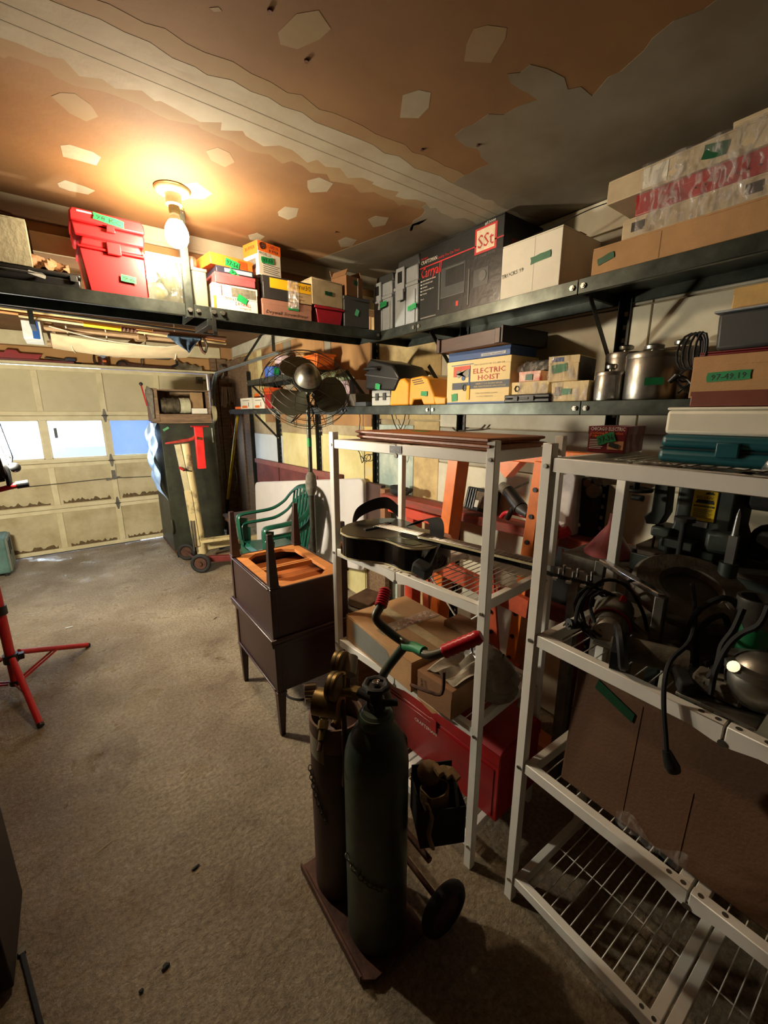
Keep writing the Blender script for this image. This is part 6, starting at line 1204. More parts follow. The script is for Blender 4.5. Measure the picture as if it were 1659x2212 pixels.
part('leg', MB().bar((.98, 4.58, .20), (1.75, 4.62, .20), .05, .06), CRM, t, bevel=.003); part('leg', MB().bar((.98, 4.42, .12), (1.60, 4.10, .12), .05, .06), mat('hoist_legred', (120, 40, 36), .5, n=.2), t, bevel=.003); part('cross_plate', MB().bar((.95, 4.5, .30), (1.3, 4.45, .30), .10, .03), CRM, t, bevel=.003)
t = thing('machine_base', 'dusty low wooden and metal machine base behind the engine hoist', 'machine', (1.15, 4.66, 0)); part('skid', MB().box(0, .5, 0, .1, 0, .06), OLDWOOD, t, bevel=.004); part('box', MB().box(.25, .60, .08, .5, .061, .36), DUST, t, bevel=.006); part('deck', MB().box(.2, .66, .06, .52, .361, .40), OLDWOOD, t, bevel=.003)

# long-handled things in the corner
def pole(nm, lab, a, b_, r, m_, cat):
    o = thing(nm, lab, cat, (0, 0, 0)); part('handle', MB().tube([a, b_], r, 10), m_, o); return o
a = at(513, 898, x=1.74); b_ = at(492, 1078, x=1.66); s_ = pole('snow_shovel', 'yellow-handled shovel leaning in the far right corner', a, b_, .018, mat('handle_yellow', (206, 172, 30), .45), 'shovel')
c_ = at(487, 1125, x=1.62); part('socket', MB().tube([b_, c_], .02, 8), BLKM, s_); part('blade', MB().bar(c_, Vector((c_.x-.04, c_.y-.02, .02)), .24, .012), mat('blade_dark', (70, 60, 50), .6), s_); part('grip_end', MB().tube([a, a+(a-b_).normalized()*.04], .02, 8), DULLM, s_)
a = at(482, 985, x=1.75); b_ = at(486, 1060, x=1.74); pole('blue_rail', 'pale blue metal strip standing in the corner left of the shovel', a, Vector((b_.x, b_.y, .02)), .017, mat('blue_strip', (120, 150, 196), .4), 'rail')
t = thing('hanging_cord', 'orange and white cords hanging on the corner boards', 'cord', (0, 0, 0)); part('orange_loop', MB().tube([at(497, 915, x=1.78), at(494, 935, x=1.78), at(500, 945, x=1.78), at(503, 930, x=1.78), at(499, 912, x=1.78)], .004, 5), ORG, t); part('white_cord', MB().tube([at(494, 940, x=1.78), at(497, 990, x=1.78), at(508, 1010, x=1.78), at(512, 1040, x=1.78), at(490, 1105, x=1.76)], .003, 5), LGREY, t)
t = thing('string_mop', 'bunch of dirty white strings hanging in the corner above the shelf', 'mop', (0, 0, 0)); rr = random.Random(5); q = at(492, 836, y=5.85)
for k in range(9): part('string', MB().tube([q+Vector((.018*(k-4), 0, 0)), q+Vector((.022*(k-4)+rr.uniform(-.01, .01), -.02, -.10)), q+Vector((.024*(k-4), -.01, -.17-rr.uniform(0, .1)))], .008, 6), mat('string_white', (196, 184, 160), .9), t)
t = thing('cable_coil', 'coil of old cable hung on the corner wall below the door track', 'cable', (0, 0, 0)); q = at(477, 800, x=1.72); part('coil', MB().tube([q+Vector((.004*k*0, .11*math.cos(k*.5), .07*math.sin(k*.5)-.001*k)) for k in range(38)], .006, 6), DUST, t)
# ---------------------------------------------------------------- work light on a red tripod (left edge)
TP = Vector((-.449, 3.012, 0)); t = thing('work_light', 'lit work light on a red tripod stand at the left edge', 'lamp', TP)
TR = mat('tripod_red', (186, 30, 36), .35, n=.06, sc=10)
part('lower_pole', MB().cyl((0, 0, .06), (0, 0, .72), .024, n=16), TR, t); part('upper_pole', MB().cyl((0, 0, .70), (0, 0, 1.26), .018, n=14), TR, t); part('clamp_collar', MB().cyl((0, 0, .50), (0, 0, .55), .033, n=16), BLK, t); part('clamp_collar', MB().cyl((0, 0, .20), (0, 0, .25), .036, n=16).rbox((.045, 0, .225), (.03, .03, .035)), BLK, t)
part('foot_collar', MB().cyl((0, 0, .055), (0, 0, .085), .03, n=14), BLK, t)
F1 = at(88, 1568, z=.012)-TP; F2 = at(190, 1395, z=.012)-TP; F3 = Vector((-.42, .02, .012))
for F_ in (F1, F2, F3):
    l = part('leg', MB().tube([(F_.x*.1, F_.y*.1, .235), (F_.x, F_.y, .018)], .016, 10), TR, t); m_ = Vector((F_.x*.55, F_.y*.55, .125)); dn = Vector((-F_.y, F_.x, 0)).normalized()*.012
    part('strut', MB().bar(Vector((F_.x*.08, F_.y*.08, .07))+dn, m_+dn, .004, .012), TR, l); part('strut', MB().bar(Vector((F_.x*.08, F_.y*.08, .07))-dn, m_-dn, .004, .012), TR, l); part('end_cap', MB().cyl((F_.x*.985, F_.y*.985, .021), (F_.x*1.01, F_.y*1.01, .014), .017, n=10), BLK, l)
Y0 = 2.95
c0 = at(-10, 1060, y=Y0)-TP; c1 = at(38, 1048, y=Y0)-TP; c2 = at(62, 1044, y=Y0)-TP; part('cross_bar', MB().tube([(-.30, c0.y, c0.z-.02), c0, c1], .014, 10), TR, t); part('grip', MB().cyl(c1-(c2-c1)*.1, c2, .020, n=14), BLK, t)
part('bracket_arm', MB().tube([at(22, 1052, y=Y0)-TP, at(16, 1020, y=Y0)-TP, at(8, 1004, y=Y0)-TP], .013, 8), BLK, t); part('knob', MB().ell(at(32, 1010, y=Y0)-TP, .026, 12, 8), BLK, t); part('handle_lever', MB().tube([at(-10, 1040, y=Y0)-TP, at(10, 1036, y=Y0)-TP], .010, 6), BLKM, t)
LED = bpy.data.materials.new('lit_panel'); LED.use_nodes = True; e = LED.node_tree.nodes['Principled BSDF']; e.inputs['Emission Color'].default_value = (1, .90, .70, 1); e.inputs['Emission Strength'].default_value = WORK_E; e.inputs['Base Color'].default_value = (1, 1, 1, 1)
def head(c, dirv, lab, roll=0):
    M = Matrix.Translation(c) @ Vector(dirv).normalized().to_track_quat('-Y', 'Z').to_matrix().to_4x4() @ Matrix.Rotation(R_(roll), 4, 'Y')
    h = part('lamp_housing', MB(M).box(-.13, .13, .0, .05, -.085, .085), BLK, t, bevel=.008)
    part('bezel', MB(M).box(-.135, .135, -.014, .0, -.09, -.074).box(-.135, .135, -.014, .0, .074, .09).box(-.135, -.12, -.014, .0, -.074, .074).box(.12, .135, -.014, .0, -.074, .074).box(-.12, .12, -.010, .0, -.006, .006), BLK, h, bevel=.002, seg=1)
    part('lit_panel', MB(M).box(-.115, .115, -.006, -.003, .028, .052), LED, h, smooth=False); part('lit_panel', MB(M).box(-.115, .115, -.006, -.003, -.052, -.028), LED, h, smooth=False)
    part('face_plate', MB(M).box(-.12, .12, -.003, .0, -.074, .074), BLK, h)
    for k in range(5): part('cooling_fin', MB(M).box(-.10+.045*k, -.094+.045*k, .048, .075, -.07, .07), BLKM, h)
H1 = at(2, 975, y=2.95)-TP
head(H1, (.985, -.13, -.06), '', 50); head(Vector((-.20, .02, 1.34)), (.25, 1, .08), ''); head(Vector((-.30, -.10, 1.34)), (-.2, -1, -.05), '') if False else None
# green portable box at the door
gx = -.62; t = thing('generator_case', 'teal-green metal case with dark slots standing at the door, left edge', 'machine', (-1.02, 5.42, .03)); GC = mat('sea_green', (96, 132, 124), .55, n=.12, sc=6, c2=(70, 100, 94)); GC2 = mat('sea_grey', (124, 128, 112), .6, n=.1, sc=6)
part('body', MB().box(0, .36, 0, .34, 0, .37), GC, t, bevel=.02); part('end_face', MB().box(.352, .375, .012, .328, .012, .358), GC2, t, bevel=.01); part('slot', MB().box(.374, .378, .06, .12, .18, .32), BLKM, t); part('slot', MB().box(.374, .378, .17, .22, .20, .33), BLKM, t); part('end_panel', MB().box(.374, .380, .06, .30, .04, .15), GC2, t, bevel=.004); part('top_knob', MB().prism([(.22, .37), (.28, .37), (.25, .395)], .1, .2, 'y'), DUST, t)
for x, y in ((.04, .04), (.32, .04), (.04, .3), (.32, .3)): part('foot', MB().cyl((x, y, -.03), (x, y, .002), .02, n=10), RUB, t)
# left foreground: dark cabinet edge and board
t = thing('dark_cabinet', 'nearly black wooden cabinet corner at the lower left edge', 'cabinet', (-.335, 1.30, 0)); part('side', MB().box(-.9, 0, -.02, .0, .10, .80), mat('espresso', (34, 24, 20), .6, n=.1, sc=4), t, bevel=.003); part('carcass', MB().box(-.9, -.005, .0, .30, .02, .80), MATS['espresso'], t, bevel=.003); part('top', MB().box(-.92, .0, -.02, .31, .8001, .82), MATS['espresso'], t, bevel=.003)
t = thing('plywood_board', 'narrow brown plywood board standing behind the dark cabinet corner', 'board', (-.42, 1.62, 0)); part('board', MB().box(-.5, .064, 0, .018, 0.002, .62), mat('ply_brown', (120, 84, 54), .7, n=.15, sc=5, stretch=(1, 1, .2)), t, bevel=.001); part('edge_strip', MB().box(.0641, .067, 0, .018, .002, .62), WOOD, t)
a = at(46, 2050, z=.006); b_ = at(95, 2240, z=.006); t = thing('metal_strip', 'thin black metal strip lying on the floor at lower left', 'strip', (0, 0, 0)); part('strip', MB().bar(a, b_, .012, .012), BLKM, t, bevel=.002); part('end_tab', MB().bar(a, a+(b_-a).normalized()*.02, .016, .014), DULLM, t)
# bits on the floor
for i, (x0, y0, x1, y1, w_, lab, m_) in enumerate(((204, 1846, 246, 1812, .0022, 'pale straw lying on the open floor', 'straw'), (414, 1880, 432, 1866, .006, 'dark leaf sliver lying on the open floor', 'leaf'), (350, 2094, 366, 2080, .009, 'small dark lump of dirt on the lower floor', 'crumb'), (300, 2144, 310, 2136, .006, 'tiny dark speck near the bottom of the floor', 'crumb'), (140, 1357, 158, 1353, .008, 'small pale chip on the far floor near the tripod', 'chip'), (461, 1338, 470, 1332, .004, 'small dark twig on the floor left of the end tables', 'twig'))):
    A = at(x0, y0, z=.004); B_ = at(x1, y1, z=.004); t = thing({'straw': 'straw', 'leaf': 'dry_leaf', 'crumb': 'dirt_crumb', 'chip': 'paint_chip', 'twig': 'twig'}[m_], lab, 'debris', A); d = B_-A; q = random.Random(i)
    part('piece', MB().tube([d*(k/4)+Vector((q.uniform(-.2, .2)*w_, q.uniform(-.2, .2)*w_, .0)) for k in range(5)], [w_*.3, w_*.9, w_, w_*.8, w_*.3], 6, flat=.6), {'straw': mat('straw', (190, 168, 120), .8), 'chip': LGREY}.get(m_, BLKM if m_ != 'twig' else RUST), t)

# ---------------------------------------------------------------- things on the ledge above the door
zl = DH+.031
t = thing('pipe_clamps', 'red clamp heads and dark bars lying on the ledge above the door at left', 'clamps', (0, 0, 0)); 
for k, (x0, x1, yy) in enumerate(((-.9, .15, 5.93), (-.85, .05, 5.96), (-1.0, .22, 5.985))): part('bar', MB().bar((x0, yy, zl+.012), (x1, yy, zl+.010), .012, .022), BLKST if k else DRED, t)
part('clamp_head', MB().prism([(-.55, 0), (-.15, 0), (-.12, .05), (-.30, .05), (-.32, .08), (-.40, .08), (-.42, .05), (-.55, .06)], 5.915, 5.94, 'y'), REDP, t).location.z = zl+.024
part('clamp_foot', MB().rbox((.12, 5.96, zl+.045), (.10, .03, .035)), mat('clamp_blue', (36, 44, 64), .5), t, bevel=.006); part('screw', MB().tube([(-.10, 5.95, zl+.05), (.10, 5.95, zl+.03)], .008, 6), DULLM, t)
q = at(222, 770, y=5.95); t = thing('coffee_can', 'brown and white tin can with dark handle on the ledge above the door', 'can', (q.x, 5.955, zl)); part('can', MB().lathe([(.05, 0), (.052, .004), (.052, .15), (.05, .154), (.046, .154), (.045, .02)], 22), mat('can_white', (216, 206, 180), .4), t); part('brown_label', MB().lathe([(.0525, .0), (.0525, .095)], 22), mat('can_brown', (84, 42, 24), .4), t); part('blue_label', MB().prism([(.026*math.cos(k*.6283), .105+.026*math.sin(k*.6283)) for k in range(10)], -.0545, -.053, 'y'), mat('label_blue', (150, 176, 206), .5), t); part('orange_label', MB().rbox((.006, -.054, .045), (.036, .001, .02)), ORG, t); part('handle', MB().tube([(-.05, 0, .13), (-.085, 0, .11), (-.09, 0, .03), (-.05, 0, .02)], .007, 6), BLKM, t)
q = at(250, 775, y=5.95); t = thing('hand_saw', 'old hand saw with brown handle lying on the ledge above the door', 'saw', (0, 0, 0)); part('blade', MB().prism([(q.x, zl), (q.x+.55, zl), (q.x+.55, zl+.01), (q.x+.10, zl+.045), (q.x+.02, zl+.05)], 5.93, 5.932, 'y'), RUST, t); part('grip', MB().tube([(q.x-.0, 5.935, zl+.02), (q.x+.03, 5.935, zl+.055), (q.x+.09, 5.935, zl+.05), (q.x+.10, 5.935, zl+.02)], .012, 6), BLKM, t)
q = at(330, 785, y=5.95); t = thing('hack_saw', 'hacksaw with tube frame resting on the ledge above the door', 'saw', (0, 0, 0)); part('frame', MB().tube([(q.x-.12, 5.93, zl+.02), (q.x-.12, 5.93, zl+.09), (q.x-.09, 5.93, zl+.115), (q.x+.18, 5.93, zl+.115), (q.x+.22, 5.93, zl+.15), (q.x+.27, 5.93, zl+.09)], .009, 7), DULLM, t); part('blade', MB().bar((q.x-.12, 5.93, zl+.022), (q.x+.24, 5.93, zl+.022), .003, .014), RUST, t); part('grip', MB().tube([(q.x+.20, 5.93, zl+.03), (q.x+.27, 5.93, zl+.06), (q.x+.26, 5.93, zl+.10)], .014, 7), BLKM, t)
q = at(405, 780, y=5.95); t = thing('clear_bag', 'wrinkled clear bag of parts at the right end of the door ledge', 'bag', (q.x, 5.95, zl)); part('bag', MB().grid(lambda u, v: (-.14+.30*u, -.03+.06*v, .003+(.10-.05*u+.01*math.sin(u*20))*math.sin(math.pi*v)), 14, 10), mat('bag_dull', (150, 140, 116), .3, n=.3, sc=10, bump=.6, bsc=20), t)
t = thing('garden_fork', 'black clamp and old tools at the far left of the door ledge', 'tool', (-.52, 5.94, zl+.09)); part('loop', MB().tube([(.06*math.cos(k*.6), 0, .03+.04*math.sin(k*.6)) for k in range(11)], .007, 6), DULLM, t)

# ---------------------------------------------------------------- long things slung under the far ceiling
def slung(nm, lab, px0, px1, y, r, m_, cat='pole', sag=0):
    a = at(*px0, y=y); b_ = at(*px1, y=y); o = thing(nm, lab, cat, (0, 0, 0)); n = 8
    part('shaft', MB().tube([a+(b_-a)*k/n+Vector((0, 0, -sag*math.sin(math.pi*k/n))) for k in range(n+1)], r, 8), m_, o); return o, a, b_
o, a, b_ = slung('fishing_rod', 'yellow-brown wooden pole slung under the shelf, lowest of the bundle', (-60, 664), (486, 737), 3.3, .010, WOOD)
o, a, b_ = slung('fishing_rod', 'black-tipped thin rod slung above the yellow pole', (-60, 652), (470, 724), 3.34, .007, BLKM)
o, a, b_ = slung('fishing_rod', 'pale bamboo pole topmost in the slung bundle', (-60, 658), (440, 718), 3.38, .009, mat('bamboo', (206, 178, 120), .5, n=.15, sc=20)); 
o, a, b_ = slung('ski_pole', 'long cream pole with yellow band in the slung bundle', (40, 681), (488, 742), 3.26, .010, mat('pole_cream', (196, 176, 130), .5)); part('yellow_band', MB().tube([at(180, 700, y=3.255), at(262, 711, y=3.255)], .0125, 8), YEL, o); part('reel', MB().tube([at(262+4*k, 710+.6*k, y=3.24) for k in range(9)], [.016, .011]*4+[.016], 8), RUST, o); part('reel', MB().tube([at(365+4*k, 722+.6*k, y=3.24) for k in range(9)], [.016, .011]*4+[.016], 8), DUST, o)
o, a, b_ = slung('thin_rod', 'thin brown rod ending by the shelf bracket in the slung bundle', (330, 716), (488, 731), 3.22, .012, mat('rod_brown', (104, 70, 50), .6))
for yy in (3.3,):
    t = thing('sling_bracket', 'steel strap brackets carrying the slung poles from the ceiling', 'bracket', (0, 0, 0))
    for px in (70, 455):
        q = at(px, 690+(px*.06), y=3.3); part('strap', MB().box(q.x-.012, q.x+.012, 3.18, 3.184, q.z-.03, H).box(q.x-.012, q.x+.012, 3.42, 3.424, q.z-.03, H).box(q.x-.012, q.x+.012, 3.18, 3.424, q.z-.034, q.z-.03), STEEL, t)
# folded canvas cot
yc = 4.1; P4 = [at(108, 700, y=yc-.3), at(330, 722, y=yc-.3), at(410, 752, y=yc+.3), at(118, 735, y=yc+.3)]
t = thing('canvas_cot', 'folded beige canvas stretcher tied with cord under the far ceiling', 'cot', (0, 0, 0)); CV = mat('canvas_beige', (186, 168, 134), .85, n=.1, sc=8)
c_ = [at(108, 716, y=3.9), at(408, 742, y=3.9)]; zt_ = c_[0].z; x0, x1 = c_[0].x, c_[1].x
part('canvas', MB().grid(lambda u, v: (x0+(x1-x0)*u, 3.75+.55*v, zt_-.03-.06*math.sin(math.pi*v)-.03*math.sin(math.pi*u)), 16, 8, .004), CV, t)
part('side_rail', MB().tube([(x0-.03, 3.75, zt_-.0), (x1+.03, 3.75, zt_)], .018, 8), mat('cot_wood', (150, 122, 88), .7, n=.1), t); part('side_rail', MB().tube([(x0-.03, 4.3, zt_-.03), (x1+.03, 4.3, zt_-.03)], .018, 8), MATS['cot_wood'], t)
part('cross_leg', MB().bar((x0, 3.75, zt_+.02), (x0+.02, 4.3, zt_-.04), .05, .03), MATS['cot_wood'], t); part('cross_leg', MB().bar((x0+(x1-x0)*.6, 3.72, zt_-.01), (x0+(x1-x0)*.45, 4.32, zt_-.09), .05, .03), MATS['cot_wood'], t)
for k in (.10, .35, .62, .86): part('tie_cord', MB().tube([(x0+(x1-x0)*k, 3.72, zt_+.02), (x0+(x1-x0)*k+.02, 3.9, zt_-.09), (x0+(x1-x0)*k+.05, 4.15, zt_-.10), (x0+(x1-x0)*k+.06, 4.32, zt_)], .005, 5), mat('cord_white', (206, 194, 166), .8), t)
part('long_cord', MB().tube([(x0, 3.73, zt_+.01), (x0+.3, 3.72, zt_-.05), (x0+.7, 3.72, zt_-.06), (x1, 3.73, zt_)], .005, 5), MATS['cord_white'], t); [part('hanger_rope', MB().tube([(xx, 3.9, zt_), (xx, 3.9, H)], .005, 5), MATS['cord_white'], t) for xx in (x0+.1, x1-.1)]
q = at(98, 712, y=3.7); t = thing('blue_box', 'blue and white box end tucked beside the canvas stretcher', 'box', (q.x-.07, 3.72, q.z-.04)); part('body', MB().box(-.05, .05, 0, .3, -.02, .09), mat('bw_white', (196, 200, 196), .5), t, bevel=.003); part('stripe', MB().box(.0, .035, -.002, 0, -.02, .09), BLUE, t); part('hanger', MB().tube([(0, .15, .09), (0, .15, H-q.z+.04)], .004, 5), MATS['cord_white'], t)
t = thing('checked_cloth', 'dark blue checked cloth corner hanging from the slung poles', 'cloth', (0, 0, 0)); A, B_, C_ = at(362, 726, y=3.2), at(432, 732, y=3.2), at(408, 762, y=3.2); CK = mat('cloth_blue', (64, 88, 108), .9, n=.3, sc=60, c2=(34, 48, 66))
part('cloth', MB().grid(lambda u, v: A.lerp(B_, u).lerp(C_, v)+Vector((0, .008*math.sin(u*14+v*5), 0)), 12, 8, .003), CK, t); part('fold', MB().tube([A, B_], .012, 6), CK, t)
q = at(435, 735, y=3.22); t = thing('spring_clamp', 'rusty clamp hanging from the end of the slung poles', 'clamp', q); part('jaw', MB().tube([(0, 0, .03), (-.012, 0, -.02), (.0, 0, -.07), (.02, 0, -.085)], .010, 6), RUST, t); part('arm', MB().tube([(.01, 0, .03), (.035, 0, -.03), (.02, 0, -.075)], .009, 6), DULLM, t)

# ---------------------------------------------------------------- behind the racks, along the right wall
t = thing('orange_press', 'orange steel A-frame press with holes in its uprights behind the guitar rack', 'press', (0, 0, 0))
def chan(a, b_, w_, d_, nm='upright', m_=ORGP): return part(nm, MB().bar(a, b_, d_, w_, (0, 1, 0)) if False else MB().bar(a, b_, w_, d_, (1, 0, 0)), m_, t, bevel=.003)
X5 = 1.62; UL0, UL1 = at(990, 985, x=X5), at(930, 1205, x=X5); UR0, UR1 = at(1190, 1000, x=X5), at(1095, 1420, x=X5)
L0 = Vector((X5, 1.52, 1.40)); L1 = Vector((X5, 1.68, .04)); R0 = Vector((X5, 1.02, 1.40)); R1 = Vector((X5, 1.12, .04))
chan(L0, L1, .07, .09); chan(R0, R1, .055, .09); chan(L0+Vector((0, .12, .02)), R0+Vector((0, -.30, .02)), .06, .05, 'top_beam'); part('gusset', MB().prism([(1.30, 1.39), (1.20, 1.31), (1.13, 1.39)], X5-.03, X5+.03, 'x'), ORGP, t); part('gusset', MB().prism([(1.02, 1.39), (.98, 1.33), (.90, 1.39)], X5-.03, X5+.03, 'x'), ORGP, t)
part('strut', MB().bar((X5-.12, 1.20, .96), (X5-.10, 1.08, .10), .05, .012, (1, 0, 0)).bar((X5-.14, 1.62, .90), (X5-.12, 1.58, .10), .05, .012, (1, 0, 0)), mat('press_red', (196, 84, 50), .5, n=.15, sc=10), t); part('base_beam', MB().bar((X5, 1.9, .05), (X5, .8, .05), .10, .07), ORGP, t, bevel=.003); part('cross_beam', MB().bar((X5-.06, 1.70, .78), (X5-.06, 1.0, .74), .03, .09), MATS['press_red'], t, bevel=.002); part('shelf_beam', MB().bar((X5-.10, 1.66, .42), (X5-.10, 1.0, .42), .03, .09), MATS['press_red'], t, bevel=.002)
hb = MB(); [hb.cyl((X5-.051, 1.03+.0095*k, 1.28-.12*k), (X5-.044, 1.03+.0095*k, 1.28-.12*k), .011, n=10) for k in range(10)]; [hb.cyl((X5-.128, 1.19-.012*k, .88-.1*k), (X5-.118, 1.19-.012*k, .88-.1*k), .010, n=10) for k in range(7)]; part('holes', hb, BLK, t, kind='stuff')
# red wooden beam with tools on it
t = thing('red_beam', 'old red-painted timber beam running along the right wall behind the racks', 'beam', (0, 0, 0)); RW = mat('red_timber', (158, 58, 40), .75, n=.25, sc=7, c2=(96, 62, 50), bump=.3, stretch=(4, .6, 4)); part('timber', MB().bar((1.78, 2.36, 1.02), (1.78, .62, 1.04), .13, .05), RW, t, bevel=.006); part('apron', MB().bar((1.725, 2.26, .965), (1.725, 1.62, .96), .03, .06), mat('apron_red', (206, 66, 34), .55, n=.1, sc=8), t, bevel=.003)
part('post', MB().box(1.74, 1.82, 2.02, 2.10, 0, .99), MATS['apron_red'], t, bevel=.004); part('post', MB().box(1.74, 1.82, 1.78, 1.84, 0, .99), DRED, t, bevel=.004); part('post', MB().box(1.74, 1.82, .86, .92, 0, 1.0), DRED, t, bevel=.004); part('lower_rail', MB().bar((1.74, 2.1, .62), (1.74, .64, .70), .04, .08), RW, t, bevel=.004)
t = thing('black_casting', 'black greasy iron casting on the left end of the red beam', 'machine part', (1.76, 2.16, 1.052)); part('body', MB().ell((0, .05, .03), (.05, .07, .035), 12, 8), BLKM, t); part('lobe', MB().tube([(.03*math.cos(k*.7), -.04+.035*math.sin(k*.7), .04+.01*math.sin(k)) for k in range(10)], .014, 7), BLKM, t); part('rim', MB().tube([(.035*math.cos(k*.7), .07+.035*math.sin(k*.7), .055) for k in range(9)], .010, 6, closed=True), BLKM, t)
t = thing('battery_pack', 'black ribbed open case with brown middle leaning on the wall over the red beam', 'case', (0, 0, 0)); a = at(1002, 1075, x=1.80); t.location = (1.80, a.y-.02, 1.06); part('body', MB(Matrix.Rotation(R_(16), 4, 'Y')).box(-.03, .03, -.20, .0, 0, .13), BLKM, t, bevel=.008); part('middle', MB(Matrix.Rotation(R_(16), 4, 'Y')).box(-.034, -.03, -.17, -.08, .02, .11), mat('mid_brown', (130, 104, 70), .7, n=.3, sc=30), t); part('label', MB(Matrix.Rotation(R_(16), 4, 'Y')).box(-.037, -.034, -.11, -.085, .02, .06), WHITEC, t)
for k in range(4): part('rib', MB(Matrix.Rotation(R_(16), 4, 'Y')).box(-.036, -.03, -.075+.018*k, -.068+.018*k, .01, .12), BLK, t)
a = at(1098, 1062, x=1.70); b_ = at(1125, 1098, x=1.66); c_ = at(1142, 1112, x=1.64); t = thing('black_grinder', 'black cylindrical power tool pointing down over the red hose', 'power tool', (0, 0, 0)); part('barrel', MB().cyl(a, b_, .032, .034, n=18), BLK, t); part('nose', MB().cyl(b_, c_, .030, .018, n=16), DGREY, t); part('spindle', MB().cyl(c_, at(1150, 1125, x=1.64), .012, n=10), BLKM, t); part('rear', MB().cyl(at(1085, 1050, x=1.72), a, .024, .032, n=16), mat('tool_silver', (140, 136, 124), .4, .5), t); part('side_handle', MB().cyl(at(1112, 1090, x=1.68), at(1096, 1120, x=1.70), .012, .014, n=10), DGREY, t); part('wall_hook', MB().tube([a, Vector((1.86, a.y, a.z+.03))], .006, 6), DULLM, t)
t = thing('red_hose', 'red hose lying along the beam under the black power tool', 'hose', (0, 0, 0)); part('hose', MB().tube([at(1082, 1118, x=1.73), at(1088, 1110, x=1.73), at(1100, 1107, x=1.72), at(1125, 1112, x=1.72), at(1150, 1120, x=1.71), at(1172, 1128, x=1.71)], .011, 8), mat('hose_red', (200, 30, 46), .4), t)
t = thing('ratchet_strap', 'red strap and buckle wound on the beam behind the right rack post', 'strap', (0, 0, 0)); q = at(1206, 1145, x=1.70); part('strap', MB().tube([q+Vector((0, .07, .0)), q+Vector((-.01, .03, .02)), q+Vector((-.01, -.01, -.01)), q+Vector((0, -.05, .01))], [.02, .024, .03, .02], 8), mat('strap_red', (206, 40, 44), .7), t); part('buckle', MB().tube([q+Vector((-.03, .01+.03*math.cos(k*.7), .03*math.sin(k*.7)-.01)) for k in range(9)], .008, 6, closed=True), REDP, t); part('tail', MB().tube([q, q+Vector((.0, .0, -.10)), q+Vector((.0, .02, -.20)), q+Vector((0, -.03, -.16)), q+Vector((0, -.03, -.08))], .005, 5), mat('strap_pink', (200, 130, 110), .8), t)
t = thing('white_jug', 'translucent white plastic can hanging on the wall behind the rack post', 'container', (1.80, 1.0, 1.06)); part('body', MB().prism([(-.06, 0), (.06, 0), (.045, .26), (-.03, .30), (-.05, .26)], -.04, .04, 'x'), mat('jug_white', (206, 200, 196), .5), t, bevel=.01); part('cap', MB().cyl((0, 0, .30), (0, 0, .33), .02, n=12), LGREY, t)
t = thing('hanging_hook', 'thin curved metal hook bar on the wall above the wooden frames', 'hook', (0, 0, 0)); part('bar', MB().tube([at(978, 924, x=1.86), at(986, 930, x=1.86), at(1010, 930, x=1.86), at(1038, 927, x=1.86), at(1048, 918, x=1.86)], .005, 6), DULLM, t)
t = thing('wire_loops', 'thin dark wires looping on the wall left of the guitar rack', 'wire', (0, 0, 0)); part('wire', MB().tube([at(755, 965, x=1.86), at(775, 975, x=1.86), at(782, 1000, x=1.86), at(788, 985, x=1.86), at(798, 982, x=1.86), at(800, 992, x=1.86), at(790, 996, x=1.86), at(780, 985, x=1.86)], .0035, 5), BLKM, t); part('wire', MB().tube([at(845, 890, x=1.86), at(852, 915, x=1.86), at(862, 930, x=1.86), at(872, 912, x=1.86), at(876, 890, x=1.86)], .0035, 5), BLKM, t); part('wire', MB().tube([at(775, 880, x=1.86), at(778, 905, x=1.86), at(776, 930, x=1.86)], .003, 5), BLKM, t); part('wire', MB().tube([at(858, 968, x=1.86), at(866, 985, x=1.86), at(873, 998, x=1.86), at(877, 980, x=1.86)], .0035, 5), mat('wire_tan', (150, 130, 90), .6), t)
t = thing('junk_blocks', 'stack of dusty metal blocks under the rack between end tables and press', 'parts', (1.30, 1.95, 0)); part('crate', MB().box(-.14, .14, -.14, .14, 0, .42), OLDWOOD, t, bevel=.005); part('block', MB().rbox((0, 0, .45), (.22, .2, .05)), DUST, t, bevel=.006); part('block', MB().rbox((.01, -.02, .505), (.18, .16, .05), (0, 0, .3)), mat('block_brown', (120, 96, 74), .8, n=.2), t, bevel=.006)
# funnel
q = at(1325, 1170, x=1.62); t = thing('funnel', 'faded red funnel standing upside down beside the slotted post', 'funnel', (1.60, q.y+.005, 1.075)); part('cone', MB().lathe([(.085, 0), (.086, .006), (.014, .115), (.010, .16), (.008, .16)], 24), mat('funnel_red', (170, 78, 76), .55, n=.12, sc=12), t); part('ledge', MB().box(-.12, .20, -.13, .12, -.06, -.001), DUST, t, bevel=.006); part('ledge_leg', MB().box(-.10, -.06, .05, .09, -1.075, -.06).box(.14, .18, .05, .09, -1.075, -.06).box(.0, .05, -.12, -.08, -1.075, -.06), DUST, t)
